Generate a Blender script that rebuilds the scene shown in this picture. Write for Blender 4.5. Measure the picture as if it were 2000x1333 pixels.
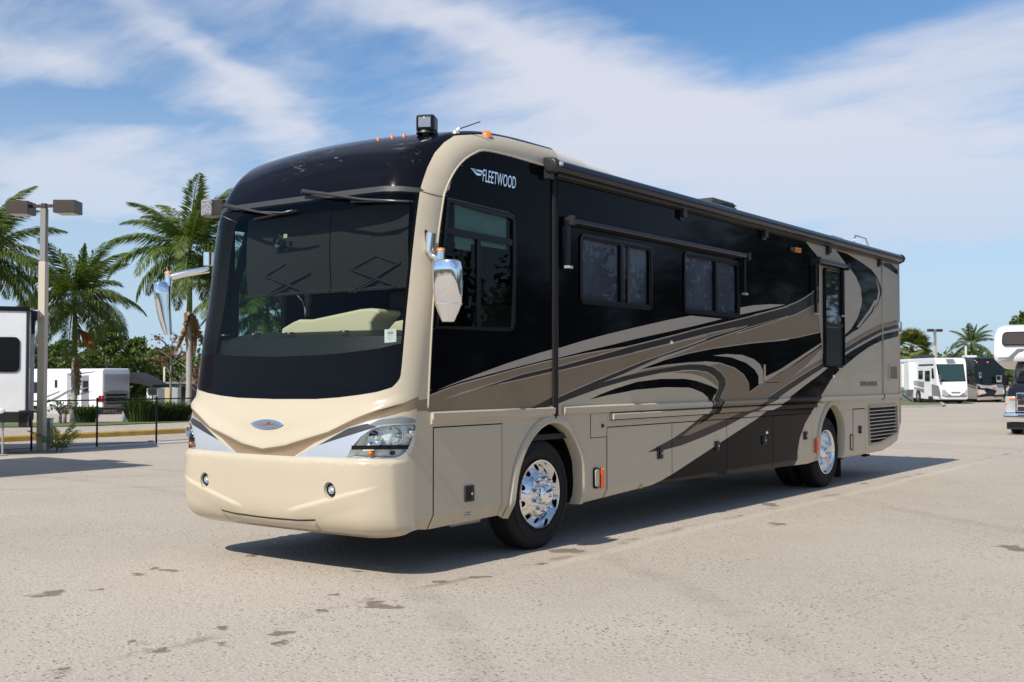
import bpy, bmesh, math, random
import numpy as np
from mathutils import Vector, Matrix, Euler
from mathutils.geometry import delaunay_2d_cdt
R=math.radians
for o in list(bpy.data.objects): bpy.data.objects.remove(o)
SC=bpy.context.scene; COL=SC.collection
random.seed(7); np.random.seed(7)

# ------------------------------------------------------------------ camera
F_PX=2205.68; CAM=np.array([7.14,-6.7575,1.581]); PITCH=.0312; YAW=.6318
cam=bpy.data.objects.new('camera',bpy.data.cameras.new('camera')); COL.objects.link(cam); SC.camera=cam
cam.location=CAM; cam.rotation_euler=(math.pi/2+PITCH,0,YAW)
cam.data.sensor_width=36; cam.data.lens=F_PX/2000*36; cam.data.clip_end=1500; cam.data.clip_start=.1
cam.data.dof.use_dof=True; cam.data.dof.focus_distance=11.5; cam.data.dof.aperture_fstop=6.3

# ------------------------------------------------------------------ world, sun, exposure
SUN_TRAVEL=Vector((-.03,1.0,-.98)).normalized()
sun=bpy.data.objects.new('sun',bpy.data.lights.new('sun','SUN')); COL.objects.link(sun)
sun.data.energy=5.0; sun.data.angle=R(.53); sun.data.color=(1,.945,.85)
sun.rotation_euler=SUN_TRAVEL.to_track_quat('-Z','Y').to_euler()
W=bpy.data.worlds.new('World'); SC.world=W; W.use_nodes=True
SC.view_settings.view_transform='Standard'; SC.view_settings.look='None'
SC.view_settings.gamma=1; SC.view_settings.use_curve_mapping=False
SC.view_settings.exposure=.03

class NT:
    def __init__(s,tree): s.t=tree; s.n=tree.nodes; s.l=tree.links
    def node(s,t,**k):
        n=s.n.new(t)
        for a,b in k.items(): setattr(n,a,b)
        return n
    def put(s,sock,v):
        if hasattr(v,'links'): s.l.new(v,sock)
        else: sock.default_value=v
    def m(s,op,a,b=None,c=None,clamp=False):
        n=s.node('ShaderNodeMath',operation=op,use_clamp=clamp); s.put(n.inputs[0],a)
        if b is not None: s.put(n.inputs[1],b)
        if c is not None: s.put(n.inputs[2],c)
        return n.outputs[0]
    def ss(s,x,a,b,lo=0.,hi=1.):
        n=s.node('ShaderNodeMapRange',interpolation_type='SMOOTHSTEP'); s.put(n.inputs[0],x)
        n.inputs[1].default_value=a;n.inputs[2].default_value=b;n.inputs[3].default_value=lo;n.inputs[4].default_value=hi
        return n.outputs[0]
    def noise(s,vec,scale,detail=4,rough=.55,dist=0.,out=0):
        n=s.node('ShaderNodeTexNoise'); 
        if vec is not None: s.l.new(vec,n.inputs['Vector'])
        n.inputs['Scale'].default_value=scale; n.inputs['Detail'].default_value=detail; n.inputs['Roughness'].default_value=rough; n.inputs['Distortion'].default_value=dist
        return n.outputs[out]
    def mapping(s,vec,loc=(0,0,0),rot=(0,0,0),sc=(1,1,1)):
        n=s.node('ShaderNodeMapping'); s.l.new(vec,n.inputs[0]); n.inputs[1].default_value=loc;n.inputs[2].default_value=rot;n.inputs[3].default_value=sc
        return n.outputs[0]
    def mix(s,f,a,b,mode='MIX'):
        n=s.node('ShaderNodeMix',data_type='RGBA',blend_type=mode); s.put(n.inputs[0],f)
        for i,v in((6,a),(7,b)):
            if hasattr(v,'links'): s.l.new(v,n.inputs[i])
            else: n.inputs[i].default_value=(*v[:3],1)
        return n.outputs[2]

def azel(px,py):
    d=ray(px,py); d=d/np.linalg.norm(d); return math.atan2(d[0],d[1]),math.asin(d[2])
_f=np.array([-math.sin(YAW)*math.cos(PITCH),math.cos(YAW)*math.cos(PITCH),math.sin(PITCH)])
_r=np.array([math.cos(YAW),math.sin(YAW),0.]); _u=np.cross(_r,_f)
def ray(px,py): return _f+_r*((px-1000)/F_PX)-_u*((py-666.5)/F_PX)
def on_z(px,py,z): d=ray(px,py);return CAM+d*(z-CAM[2])/d[2]
def on_x(px,py,x): d=ray(px,py);return CAM+d*(x-CAM[0])/d[0]
def on_y(px,py,y): d=ray(px,py);return CAM+d*(y-CAM[1])/d[1]
def at_depth(px,py,t): return CAM+ray(px,py)*t
def projn(X):
    D=X-CAM; z=D@_f; return 1000+F_PX*(D@_r)/z, 666.5-F_PX*(D@_u)/z

def make_world():
    t=NT(W.node_tree); W.node_tree.nodes.clear()
    out=t.node('ShaderNodeOutputWorld')
    sky=t.node('ShaderNodeTexSky',sky_type='NISHITA',sun_disc=False,sun_elevation=R(44.4),sun_rotation=math.atan2(.03,-1.0),air_density=1.15,dust_density=.45,ozone_density=1.9)
    bg=t.node('ShaderNodeBackground'); 
    tint=t.mix(1.0,sky.outputs[0],(.72,.98,1.24),'MULTIPLY'); t.l.new(tint,bg.inputs[0]); bg.inputs[1].default_value=.098
    tc=t.node('ShaderNodeTexCoord'); d=tc.outputs['Generated']
    sp=t.node('ShaderNodeSeparateXYZ'); t.l.new(d,sp.inputs[0]); x,y,z=sp.outputs
    zz=t.m('ADD',t.m('MAXIMUM',z,0.),.16)
    cv=t.node('ShaderNodeCombineXYZ'); t.l.new(t.m('DIVIDE',x,zz),cv.inputs[0]); t.l.new(t.m('DIVIDE',y,zz),cv.inputs[1])
    az=t.m('ARCTAN2',x,y); el=t.m('ARCSINE',z)
    pc=t.mapping(cv.outputs[0],rot=(0,0,R(28)),sc=(.75,1.55,1))
    n1=t.noise(pc,1.05,7,.57,.55); n2=t.noise(t.mapping(cv.outputs[0],rot=(0,0,R(34)),sc=(.8,1.7,1)),3.6,7,.62,.7)
    # broad banks of thin cloud (azimuth, elevation, half widths, tilt)
    wob=t.m('MULTIPLY',t.m('SUBTRACT',t.noise(cv.outputs[0],1.7,4,.6),.5),.16)
    tot=None
    for (px,py,rx,ry,rot,amp) in [(1230,150,330,85,14,.42),(1520,285,560,90,8,.42),(1850,130,260,75,-6,.32),(120,330,330,70,6,.34),
            (110,135,180,42,4,.30),(480,190,260,34,38,.26),(420,110,220,30,30,.14),(300,380,420,40,4,.22),(1250,330,420,60,6,.2),(900,60,240,36,20,.26),(1500,430,700,80,0,.40),(520,260,110,30,30,.12),
            (700,130,160,70,10,-.30),(640,235,150,40,10,-.16),(1330,5,330,40,4,-.30),(1640,215,160,30,4,-.12),(250,222,170,22,4,-.24),(280,20,260,30,10,-.1),(1550,60,260,45,-8,-.25),(450,330,120,30,0,-.05)]:
        a0,e0=azel(px,py); ca,sa=math.cos(R(rot)),math.sin(R(rot)); ra,re=rx/F_PX,ry/F_PX
        da=t.m('ADD',t.m('SUBTRACT',az,a0),wob); de=t.m('ADD',t.m('SUBTRACT',el,e0),t.m('MULTIPLY',wob,.5))
        # tilt: positive = going down to the right
        p=t.m('ADD',t.m('MULTIPLY',da,ca/ra),t.m('MULTIPLY',de,-sa/ra)); q=t.m('ADD',t.m('MULTIPLY',da,sa/re),t.m('MULTIPLY',de,ca/re))
        rr=t.m('ADD',t.m('MULTIPLY',p,p),t.m('MULTIPLY',q,q))
        g=t.m('MULTIPLY',t.m('EXPONENT',t.m('MULTIPLY',rr,-.8)),amp)
        tot=g if tot is None else t.m('ADD',tot,g)
    s=t.m('ADD',tot,t.m('ADD',t.m('MULTIPLY',n1,1.10),t.m('MULTIPLY',n2,.44)))
    mask=t.m('MULTIPLY',t.ss(s,.57,1.27),.93)
    low=t.ss(el,0.,.30,.78,0.)
    mask=t.m('MAXIMUM',mask,t.m('MULTIPLY',low,1.0))
    up=t.ss(z,-.05,.0)
    bg2=t.node('ShaderNodeBackground'); bg2.inputs[1].default_value=.93
    lowf=t.ss(el,.02,.24); t.l.new(t.mix(lowf,(.53,.69,.90),(.755,.785,.885)),bg2.inputs[0])
    ms=t.node('ShaderNodeMixShader'); t.l.new(t.m('MULTIPLY',mask,up),ms.inputs[0]); t.l.new(bg.outputs[0],ms.inputs[1]); t.l.new(bg2.outputs[0],ms.inputs[2])
    t.l.new(ms.outputs[0],out.inputs[0])
make_world()

# ------------------------------------------------------------------ helpers
MATS={}
def mat(name,col,rough=.5,metal=0.,coat=0.,spec=.5,bump=None,var=None,emit=None,coat_rough=.03):
    if name in MATS: return MATS[name]
    m=bpy.data.materials.new(name); m.use_nodes=True; t=NT(m.node_tree); b=m.node_tree.nodes['Principled BSDF']
    b.inputs['Base Color'].default_value=(*col,1); b.inputs['Roughness'].default_value=rough; b.inputs['Metallic'].default_value=metal
    b.inputs['Coat Weight'].default_value=coat; b.inputs['Coat Roughness'].default_value=coat_rough; b.inputs['Specular IOR Level'].default_value=spec
    tc=t.node('ShaderNodeTexCoord').outputs['Object']
    if var:   # (scale, amount) colour variation
        n=t.noise(tc,var[0],5,.6)
        t.l.new(t.mix(t.ss(n,.3,.7),tuple(c*(1-var[1]) for c in col),tuple(min(1,c*(1+var[1])) for c in col)),b.inputs['Base Color'])
    if bump:
        n=t.noise(tc,bump[0],4,.6); bp=t.node('ShaderNodeBump'); bp.inputs['Strength'].default_value=bump[1]; bp.inputs['Distance'].default_value=.01
        t.l.new(n,bp.inputs['Height']); t.l.new(bp.outputs[0],b.inputs['Normal'])
    if emit: b.inputs['Emission Color'].default_value=(*emit[:3],1); b.inputs['Emission Strength'].default_value=emit[3]
    MATS[name]=m; return m
def paint(name,col,rough=.22,coat=1.,var=(1.2,.02),flake=0.,spec=.5):
    m=mat(name,col,rough,flake,coat,spec=spec,var=var)
    if m.get('dirt'): return m
    m['dirt']=1; t=NT(m.node_tree); b=m.node_tree.nodes['Principled BSDF']
    tc=t.node('ShaderNodeTexCoord').outputs['Object']
    n=t.noise(tc,9,6,.65); t.l.new(t.ss(n,.35,.75,rough,rough+(.06 if rough>.1 else .02)),b.inputs['Roughness'])
    n2=t.noise(tc,1.3,3,.5); bp=t.node('ShaderNodeBump'); bp.inputs['Strength'].default_value=.02; bp.inputs['Distance'].default_value=.02
    t.l.new(n2,bp.inputs['Height']); t.l.new(bp.outputs[0],b.inputs['Coat Normal']); t.l.new(bp.outputs[0],b.inputs['Normal'])
    return m
def glass(name,tint=(.35,.5,.48),trans=.5,rough=.0):
    if name in MATS: return MATS[name]
    m=bpy.data.materials.new(name); m.use_nodes=True; nt=m.node_tree; nt.nodes.clear(); t=NT(nt)
    o=t.node('ShaderNodeOutputMaterial'); tr=t.node('ShaderNodeBsdfTransparent'); tr.inputs[0].default_value=(*[c*trans for c in tint],1)
    gl=t.node('ShaderNodeBsdfGlossy'); gl.inputs['Roughness'].default_value=rough; gl.inputs[0].default_value=(.9,.95,1,1)
    fr=t.node('ShaderNodeFresnel'); fr.inputs[0].default_value=1.22
    mx=t.node('ShaderNodeMixShader'); t.l.new(fr.outputs[0],mx.inputs[0]); t.l.new(tr.outputs[0],mx.inputs[1]); t.l.new(gl.outputs[0],mx.inputs[2]); t.l.new(mx.outputs[0],o.inputs[0])
    MATS[name]=m; return m

def link(name,me,m=None,parent=None,smooth=False,loc=None,rot=None):
    o=bpy.data.objects.new(name,me); COL.objects.link(o)
    if m is not None:
        for x in (m if isinstance(m,(list,tuple)) else [m]): me.materials.append(x)
    if smooth: me.polygons.foreach_set('use_smooth',[True]*len(me.polygons))
    if parent is not None: o.parent=parent
    if loc is not None: o.location=loc
    if rot is not None: o.rotation_euler=rot
    return o
def tag(o,label=None,cat=None,group=None,kind=None):
    if label: o['label']=label
    if cat: o['category']=cat
    if group: o['group']=group
    if kind: o['kind']=kind
    return o
def empty(name,loc=(0,0,0),rz=0.):
    o=bpy.data.objects.new(name,None); COL.objects.link(o); o.location=loc; o.rotation_euler=(0,0,rz); o.empty_display_size=.2; return o
class B:
    """collects shapes into one mesh"""
    def __init__(s): s.v=[];s.f=[];s.mi=[]
    def add(s,vs,fs,mi=0):
        k=len(s.v); s.v+= [tuple(map(float,v)) for v in vs]; s.f+=[tuple(i+k for i in f) for f in fs]; s.mi+=[mi]*len(fs); return s
    def box(s,c,size,rot=None,mi=0):
        M=Euler(rot).to_matrix() if rot is not None else None
        vs=[]
        for dx in(-.5,.5):
            for dy in(-.5,.5):
                for dz in(-.5,.5):
                    p=Vector((dx*size[0],dy*size[1],dz*size[2])); p=M@p if M else p; vs.append(p+Vector(c))
        return s.add(vs,[(0,1,3,2),(4,6,7,5),(0,4,5,1),(2,3,7,6),(0,2,6,4),(1,5,7,3)],mi)
    def tube(s,pts,r,n=10,mi=0,caps=True):
        pts=[Vector(p) for p in pts]; rs=r if isinstance(r,(list,tuple)) else [r]*len(pts); rings=[];prev=None
        for i,p in enumerate(pts):
            t=(pts[min(i+1,len(pts)-1)]-pts[max(i-1,0)]).normalized()
            a=prev if prev is not None else (Vector((0,0,1)) if abs(t.z)<.9 else Vector((1,0,0)))
            u=(a-t*a.dot(t)).normalized(); w=t.cross(u); prev=u
            rings.append([p+u*rs[i]*math.cos(2*math.pi*k/n)+w*rs[i]*math.sin(2*math.pi*k/n) for k in range(n)])
        vs=[v for q in rings for v in q]; fs=[]
        for i in range(len(pts)-1):
            for k in range(n): fs.append((i*n+k,i*n+(k+1)%n,(i+1)*n+(k+1)%n,(i+1)*n+k))
        if caps: fs.append(tuple(range(n))[::-1]); fs.append(tuple(range((len(pts)-1)*n,len(pts)*n)))
        return s.add(vs,fs,mi)
    def lathe(s,prof,origin=(0,0,0),axis='x',n=48,mi=0,sgn=1):
        vs=[];fs=[]
        for (a,r) in prof:
            for k in range(n):
                c,d=r*math.cos(2*math.pi*k/n),r*math.sin(2*math.pi*k/n)
                p=(a*sgn,c,d) if axis=='x' else ((c,a*sgn,d) if axis=='y' else (c,d,a*sgn))
                vs.append((p[0]+origin[0],p[1]+origin[1],p[2]+origin[2]))
        for i in range(len(prof)-1):
            for k in range(n):
                q=(i*n+k,i*n+(k+1)%n,(i+1)*n+(k+1)%n,(i+1)*n+k); fs.append(q if sgn>0 else q[::-1])
        return s.add(vs,fs,mi)
    def prism(s,pts,n,depth,mi=0):
        """pts: planar 3D outline; extruded by depth along n"""
        n=Vector(n)*depth; k=len(pts); a=[Vector(p) for p in pts]; b=[p+n for p in a]
        fs=[tuple(range(k)),tuple(range(k,2*k))[::-1]]+[(i,i+k,(i+1)%k+k,(i+1)%k) for i in range(k)]
        return s.add(a+b,fs,mi)
    def mesh(s,name,fix=True):
        me=bpy.data.meshes.new(name); me.from_pydata(s.v,[],s.f); 
        me.polygons.foreach_set('material_index',s.mi)
        if fix:
            bm=bmesh.new(); bm.from_mesh(me); bmesh.ops.recalc_face_normals(bm,faces=bm.faces); bm.to_mesh(me); bm.free()
        me.update(); return me
    def build(s,name,m,parent=None,smooth=False,bevel=0.,fix=True,**k):
        o=link(name,s.mesh(name,fix),m,parent,smooth,**k)
        if bevel:
            md=o.modifiers.new('bevel','BEVEL'); md.width=bevel; md.segments=2; md.limit_method='ANGLE'; md.angle_limit=R(40); 
            o.data.polygons.foreach_set('use_smooth',[True]*len(o.data.polygons)); w=o.modifiers.new('wn','WEIGHTED_NORMAL')
        return o
def autosmooth(o,ang=35):
    me=o.data; me.polygons.foreach_set('use_smooth',[True]*len(me.polygons))
    try: me.set_sharp_from_angle(angle=R(ang))
    except Exception: pass
    return o
def pip(P,poly):
    x,y=P[:,0],P[:,1]; r=np.zeros(len(P),bool); n=len(poly); j=n-1
    for i in range(n):
        xi,yi=poly[i];xj,yj=poly[j]
        c=(yi>y)!=(yj>y)
        with np.errstate(divide='ignore',invalid='ignore'): r^= c&(x<(xj-xi)*(y-yi)/(yj-yi)+xi)
        j=i
    return r
def smooth_line(pts,n=4,closed=False):
    P=np.array(pts,float); out=[]; N=len(P); rng=range(N if closed else N-1)
    for i in rng:
        g=lambda k:P[k%N] if closed else P[min(max(k,0),N-1)]
        p0,p1,p2,p3=g(i-1),g(i),g(i+1),g(i+2)
        for k in range(n):
            t=k/n; out.append(.5*((2*p1)+(-p0+p2)*t+(2*p0-5*p1+4*p2-p3)*t*t+(-p0+3*p1-3*p2+p3)*t**3))
    if not closed: out.append(P[-1])
    return np.array(out)
def dist_line(P,L):
    d=np.full(len(P),1e9)
    for a,b in zip(L[:-1],L[1:]):
        ab=b-a; l=ab@ab
        if l<1e-14: continue
        t=np.clip(((P-a)@ab)/l,0,1); q=a+t[:,None]*ab; d=np.minimum(d,np.hypot(*(P-q).T))
    return d
def offset_line(L,w):
    T=np.gradient(L,axis=0); T/=np.maximum(np.hypot(T[:,0],T[:,1]),1e-9)[:,None]; N=np.stack([-T[:,1],T[:,0]],1); return L+N*w,L-N*w
class Sheet:
    """a flat domain cut by a constrained triangulation; every triangle gets a paint and an owner (part)"""
    def __init__(s): s.V=[];s.E=[];s.paint=[];s.own=[]
    def line(s,pts,closed=False):
        k=len(s.V); pts=[tuple(p) for p in pts]; s.V+=pts; n=len(pts)
        s.E+=[(k+i,k+i+1) for i in range(n-1)]+([(k+n-1,k)] if closed else [])
    def points(s,pts): s.V+=[tuple(p) for p in pts]
    def poly(s,pts,val,layer='paint'): s.line(pts,True); getattr(s,layer).append(('p',np.array(pts,float),val))
    def stroke(s,pts,w,val,layer='paint'):
        L=np.array(pts,float); a,b=offset_line(L,w/2); s.line(np.vstack([a,b[::-1]]),True); getattr(s,layer).append(('s',L,w/2,val))
    def solve(s,base_paint,base_own):
        r=delaunay_2d_cdt([Vector(v) for v in s.V],s.E,[],0,1e-5,False)
        V=np.array([tuple(v) for v in r[0]]); T=np.array([tuple(f) for f in r[2]])
        C=V[T].mean(1)
        def cls(layers,base):
            out=np.array([base]*len(C),dtype=object)
            for L in layers:
                if L[0]=='p': out[pip(C,L[1])]=L[2]
                else: out[dist_line(C,L[1])<L[2]]=L[3]
            return out
        s.RV,s.RT=V,T; s.P=cls(s.paint,base_paint); s.O=cls(s.own,base_own)
        return s
    def build(s,owner,name,to3d,mats,parent,normal=None,disp=0.,bucket=None,flip=False):
        idx=[i for i in range(len(s.RT)) if s.O[i]==owner and s.P[i] is not None]
        if not idx: print('no faces for',owner); return None
        T=s.RT[idx]; used,inv=np.unique(T,return_inverse=True); inv=inv.reshape(T.shape)
        P3,N3=to3d(s.RV[used],disp)
        names=list(dict.fromkeys(s.P[i] for i in idx))
        faces=[tuple(int(q) for q in t) for t in inv]
        # orientation by normals
        fs=[]
        for t in faces:
            n=np.cross(P3[t[1]]-P3[t[0]],P3[t[2]]-P3[t[0]]); 
            fs.append(t if n@N3[t[0]]>=0 else t[::-1])
        me=bpy.data.meshes.new(name); me.from_pydata([tuple(p) for p in P3],[],fs)
        me.polygons.foreach_set('material_index',[names.index(s.P[i]) for i in idx]); me.update()
        o=link(name,me,[mats[n] for n in names],parent)
        if normal:
            me.polygons.foreach_set('use_smooth',[True]*len(me.polygons)); me.normals_split_custom_set_from_vertices([tuple(n) for n in N3])
        return o
def boundary_loops(s,owner):
    cnt={}
    for i in range(len(s.RT)):
        if s.O[i]!=owner: continue
        t=s.RT[i]
        for a,b in((t[0],t[1]),(t[1],t[2]),(t[2],t[0])):
            k=(min(a,b),max(a,b)); cnt[k]=cnt.get(k,0)+1
    return [k for k,c in cnt.items() if c==1]
# ------------------------------------------------------------------ ground
def sst(t): t=min(max(t,0.),1.); return t*t*(3-2*t)
def gz(x,y):
    """height of the lot: level near the coach, dipping gently far off"""
    dx,dy=x-CAM[0],y-CAM[1]; r=math.hypot(dx,dy); az=math.degrees(math.atan2(-dx,dy)); w=sst((az-25)/20)
    return -(.5+.3*w)*sst((r-(40-4*w))/(44-12*w))
def spot(px,depth):
    """ground point on the sight line of a column of the photograph, at a given distance"""
    p=at_depth(px,735.3,depth); return Vector((p[0],p[1],gz(p[0],p[1])))
def make_ground_material():
    m=bpy.data.materials.new('aged_asphalt'); m.use_nodes=True; t=NT(m.node_tree); b=m.node_tree.nodes['Principled BSDF']
    co=t.node('ShaderNodeTexCoord').outputs['Object']
    big=t.noise(co,.22,5,.6); mid=t.noise(co,1.6,5,.65); fine=t.noise(co,38,3,.7)
    c=t.mix(t.ss(big,.3,.7),(.420,.360,.292),(.490,.424,.348)); c=t.mix(t.ss(mid,.35,.7,0,.30),c,(.51,.455,.385))
    # aggregate: dark and pale stones of one to two centimetres
    v=t.node('ShaderNodeTexVoronoi',feature='F1'); t.l.new(co,v.inputs['Vector']); v.inputs['Scale'].default_value=46
    sep=t.node('ShaderNodeSeparateColor'); t.l.new(v.outputs['Color'],sep.inputs[0])
    dark=t.m('MULTIPLY',t.ss(sep.outputs[0],.80,.86),t.ss(v.outputs['Distance'],.55,.3)); lite=t.m('MULTIPLY',t.ss(sep.outputs[1],.80,.86),t.ss(v.outputs['Distance'],.6,.35))
    patch=t.ss(t.noise(co,.8,5,.7),.38,.62,.25,1.)
    c=t.mix(t.m('MULTIPLY',t.m('MULTIPLY',dark,patch),.95),c,(.055,.046,.04)); c=t.mix(t.m('MULTIPLY',lite,.5),c,(.62,.56,.49))
    c=t.mix(t.ss(fine,.35,.7,.0,.38),c,(.25,.205,.17))
    # long pale dusty strip beside the coach, and faint tyre arcs
    sp=t.node('ShaderNodeSeparateXYZ'); t.l.new(co,sp.inputs[0]); X,Y=sp.outputs[0],sp.outputs[1]
    wob=t.m('MULTIPLY',t.m('SUBTRACT',t.noise(co,.8,4,.6),.5),.35)
    line=t.m('SUBTRACT',t.m('ABSOLUTE',t.m('SUBTRACT',t.m('ADD',X,wob),1.78)),0.)
    c=t.mix(t.m('MULTIPLY',t.ss(line,.13,.02,0,.28),t.m('MULTIPLY',t.ss(Y,.2,1.5),t.ss(Y,19.,12.))),c,(.60,.52,.43))
    l2=t.m('ABSOLUTE',t.m('SUBTRACT',t.m('ADD',X,wob),1.62)); c=t.mix(t.m('MULTIPLY',t.ss(l2,.10,.0,0,.55),t.ss(t.noise(co,1.1,4,.7),.48,.62)),c,(.15,.115,.08))
    for cx,cy,r in((-22,16,20.),(-22,16,18.1),(-9,-14,19.2),(-9,-14,17.3),(10,42,26.),(10,42,24.),(24,22,19.),(22,30,30.)):
        dd=t.m('POWER',t.m('ADD',t.m('POWER',t.m('SUBTRACT',X,cx),2.),t.m('POWER',t.m('SUBTRACT',Y,cy),2.)),.5)
        w=t.m('ABSOLUTE',t.m('SUBTRACT',t.m('ADD',dd,t.m('MULTIPLY',wob,.6)),r)); c=t.mix(t.m('MULTIPLY',t.ss(w,.22,.04,0,.17),t.ss(mid,.35,.55)),c,(.16,.13,.11))
    # oil and water stains: (x, y, length, width, angle, strength)
    tot=None
    wn=t.node('ShaderNodeTexNoise'); t.l.new(co,wn.inputs['Vector']); wn.inputs['Scale'].default_value=5.5; wn.inputs['Detail'].default_value=4; wn.inputs['Roughness'].default_value=.65
    w1=t.node('ShaderNodeVectorMath',operation='MULTIPLY_ADD'); t.l.new(wn.outputs['Color'],w1.inputs[0]); w1.inputs[1].default_value=(.34,.34,0); w1.inputs[2].default_value=(-.17,-.17,0)
    w2=t.node('ShaderNodeVectorMath',operation='ADD'); t.l.new(co,w2.inputs[0]); t.l.new(w1.outputs[0],w2.inputs[1]); cow=w2.outputs[0]
    for (px,py,rx,ry,a) in STAINS:
        p=on_z(px,py,0); q=on_z(px+rx,py,0); e=on_z(px,py+ry,0)
        wx=np.linalg.norm(q-p); wy=np.linalg.norm(e-p)
        mp=cow; vm=t.node('ShaderNodeVectorMath',operation='SUBTRACT'); t.l.new(mp,vm.inputs[0]); vm.inputs[1].default_value=(p[0],p[1],0)
        r=t.mapping(vm.outputs[0],rot=(0,0,-(YAW+a)),sc=(1,1,0)); r=t.mapping(r,sc=(1/wx,1/wy,0))
        ln=t.node('ShaderNodeVectorMath',operation='LENGTH'); t.l.new(r,ln.inputs[0])
        g=t.ss(t.m('ADD',ln.outputs['Value'],t.m('MULTIPLY',t.m('SUBTRACT',STN,.5),1.5)) if False else ln.outputs['Value'],1.45,.2)
        tot=g if tot is None else t.m('MAXIMUM',tot,g)
    nz=t.noise(co,9.,6,.75,.4)
    st=t.ss(t.m('ADD',t.m('MULTIPLY',tot,.72),t.m('MULTIPLY',nz,.75)),.74,.98)
    c=t.mix(t.m('MULTIPLY',st,.72),c,(.115,.082,.055))
    n9=t.noise(co,2.6,5,.7); c=t.mix(t.ss(n9,.60,.80,0.,.20),c,(.33,.28,.225))
    t.l.new(c,b.inputs['Base Color']); b.inputs['Roughness'].default_value=.93; b.inputs['Specular IOR Level'].default_value=.25
    bp=t.node('ShaderNodeBump'); bp.inputs['Strength'].default_value=.75; bp.inputs['Distance'].default_value=.006
    h=t.m('ADD',t.m('MULTIPLY',v.outputs['Distance'],.8),fine); t.l.new(h,bp.inputs['Height']); t.l.new(bp.outputs[0],b.inputs['Normal'])
    return m
STAINS=[(95,1160,40,9,-.1),(195,1152,12,3,0),(300,1110,22,5,-.15),(335,1115,38,3,-.2),(265,1123,14,3,-.1),(312,1270,34,8,-.1),(435,1228,18,6,0),(440,1258,18,4,-.2),
 (555,1236,32,6,-.15),(545,1256,24,7,-.1),(632,1192,18,5,-.1),(655,1162,20,3,-.15),(745,1185,66,5,-.25),(730,1178,28,5,-.15),(860,1137,28,4,-.15),(942,1128,22,5,-.1),
 (120,1305,16,5,0),(120,1325,14,4,0),(490,1086,16,4,-.1),(700,1117,16,3,0),(1108,1076,42,7,-.1),(1058,1100,16,4,0),(1505,986,24,5,-.1),(1520,1024,20,4,-.15),(1445,1008,10,2,0),(1975,1070,30,9,0),(1690,945,12,2,0),(545,1218,10,3,0),(260,1256,12,4,0)]
M_ASPH=make_ground_material()
def make_ground():
    # polar grid around the camera foot, fine near, coarse far, to the horizon
    rs=[0,2,4,7,10,14,19,25,31,37,43,49,55,61,67,73,79,85,95,120,180,320,700]; n=96; vs=[(CAM[0],CAM[1],0)];fs=[]
    for r in rs[1:]:
        for k in range(n):
            a=2*math.pi*k/n; x,y=CAM[0]+r*math.cos(a),CAM[1]+r*math.sin(a); vs.append((x,y,gz(x,y)))
    for k in range(n): fs.append((0,1+k,1+(k+1)%n))
    for i in range(len(rs)-2):
        for k in range(n): fs.append((1+i*n+k,1+(i+1)*n+k,1+(i+1)*n+(k+1)%n,1+i*n+(k+1)%n))
    me=bpy.data.meshes.new('ground'); me.from_pydata(vs,[],fs); me.update()
    tag(link('ground',me,M_ASPH,smooth=True),'pale aged asphalt of the lot with speckled stones and oil spots',kind='structure')
make_ground()
def ground_patch(name,pts,m,lift,label,step=2.5,kind='structure'):
    """flat patch following the ground, lifted a little above it"""
    s=Sheet(); P=[]
    pts=[np.array(p[:2],float) for p in pts]
    for a,b in zip(pts,pts[1:]+pts[:1]):
        k=max(1,int(np.linalg.norm(b-a)/step)); P+=[a+(b-a)*i/k for i in range(k)]
    s.poly(P,'in','own'); A=np.array(P); lo,hi=A.min(0),A.max(0)
    g=np.array([(x,y) for x in np.arange(lo[0],hi[0],step) for y in np.arange(lo[1],hi[1],step)])
    if len(g): s.points(g[pip(g,A)])
    s.solve('p','out')
    f=lambda V,d:(np.array([(x,y,gz(x,y)+lift) for x,y in V]),np.tile([0,0,1.],(len(V),1)))
    o=s.build('in',name,f,{'p':m},None,normal=True); return tag(o,label,kind=kind)

# common materials
M_CREAM=paint('cream_paint',(.515,.445,.33),coat=.2,spec=.3); M_BLACK=paint('black_paint',(.004,.0042,.006),rough=.05,coat=0.,spec=.055); M_TAN=paint('tan_paint',(.25,.185,.12),coat=.1,spec=.25)
M_LIGHT=paint('champagne_paint',(.42,.365,.295),coat=.1,spec=.25,rough=.3); M_GREY=paint('charcoal_brown_paint',(.040,.033,.031),coat=0.,spec=.2)
M_CHROME=mat('chrome',(.88,.89,.9),.04,1.); M_POLISH=mat('polished_aluminium',(.82,.82,.83),.085,1.,bump=(14,.02)); M_SILVER=mat('satin_silver',(.62,.63,.65),.3,.55,.4)
M_RUBBER=mat('black_rubber',(.012,.012,.012),.75,bump=(60,.12),spec=.3); M_PLASTIC=mat('black_plastic',(.02,.02,.021),.42,bump=(90,.08)); M_GLOSSPL=mat('gloss_black_trim',(.009,.009,.011),.22,spec=.22)
M_TRIMGREY=mat('dark_grey_trim',(.045,.045,.047),.5,spec=.3); M_AMBER=mat('amber_lens',(.85,.20,.02),.12,coat=1.); M_RED=mat('red_lens',(.55,.02,.015),.15,coat=1.)
M_WHITE=mat('white_gelcoat',(.80,.80,.79),.28,coat=.5,var=(2,.03)); M_DARKIN=mat('dark_interior',(.02,.018,.016),.8); M_CHASSIS=mat('chassis_black',(.012,.012,.012),.8)
M_DGLASS=mat('dark_tinted_glass',(.012,.016,.018),.03,coat=1.,spec=.6); M_ROOFW=mat('roof_membrane',(.62,.60,.55),.6,var=(4,.08))
M_FABRIC=mat('shade_fabric',(.011,.0115,.011),.75,bump=(120,.1)); M_BEIGE=mat('cream_vinyl',(.64,.58,.40),.5)
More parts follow.
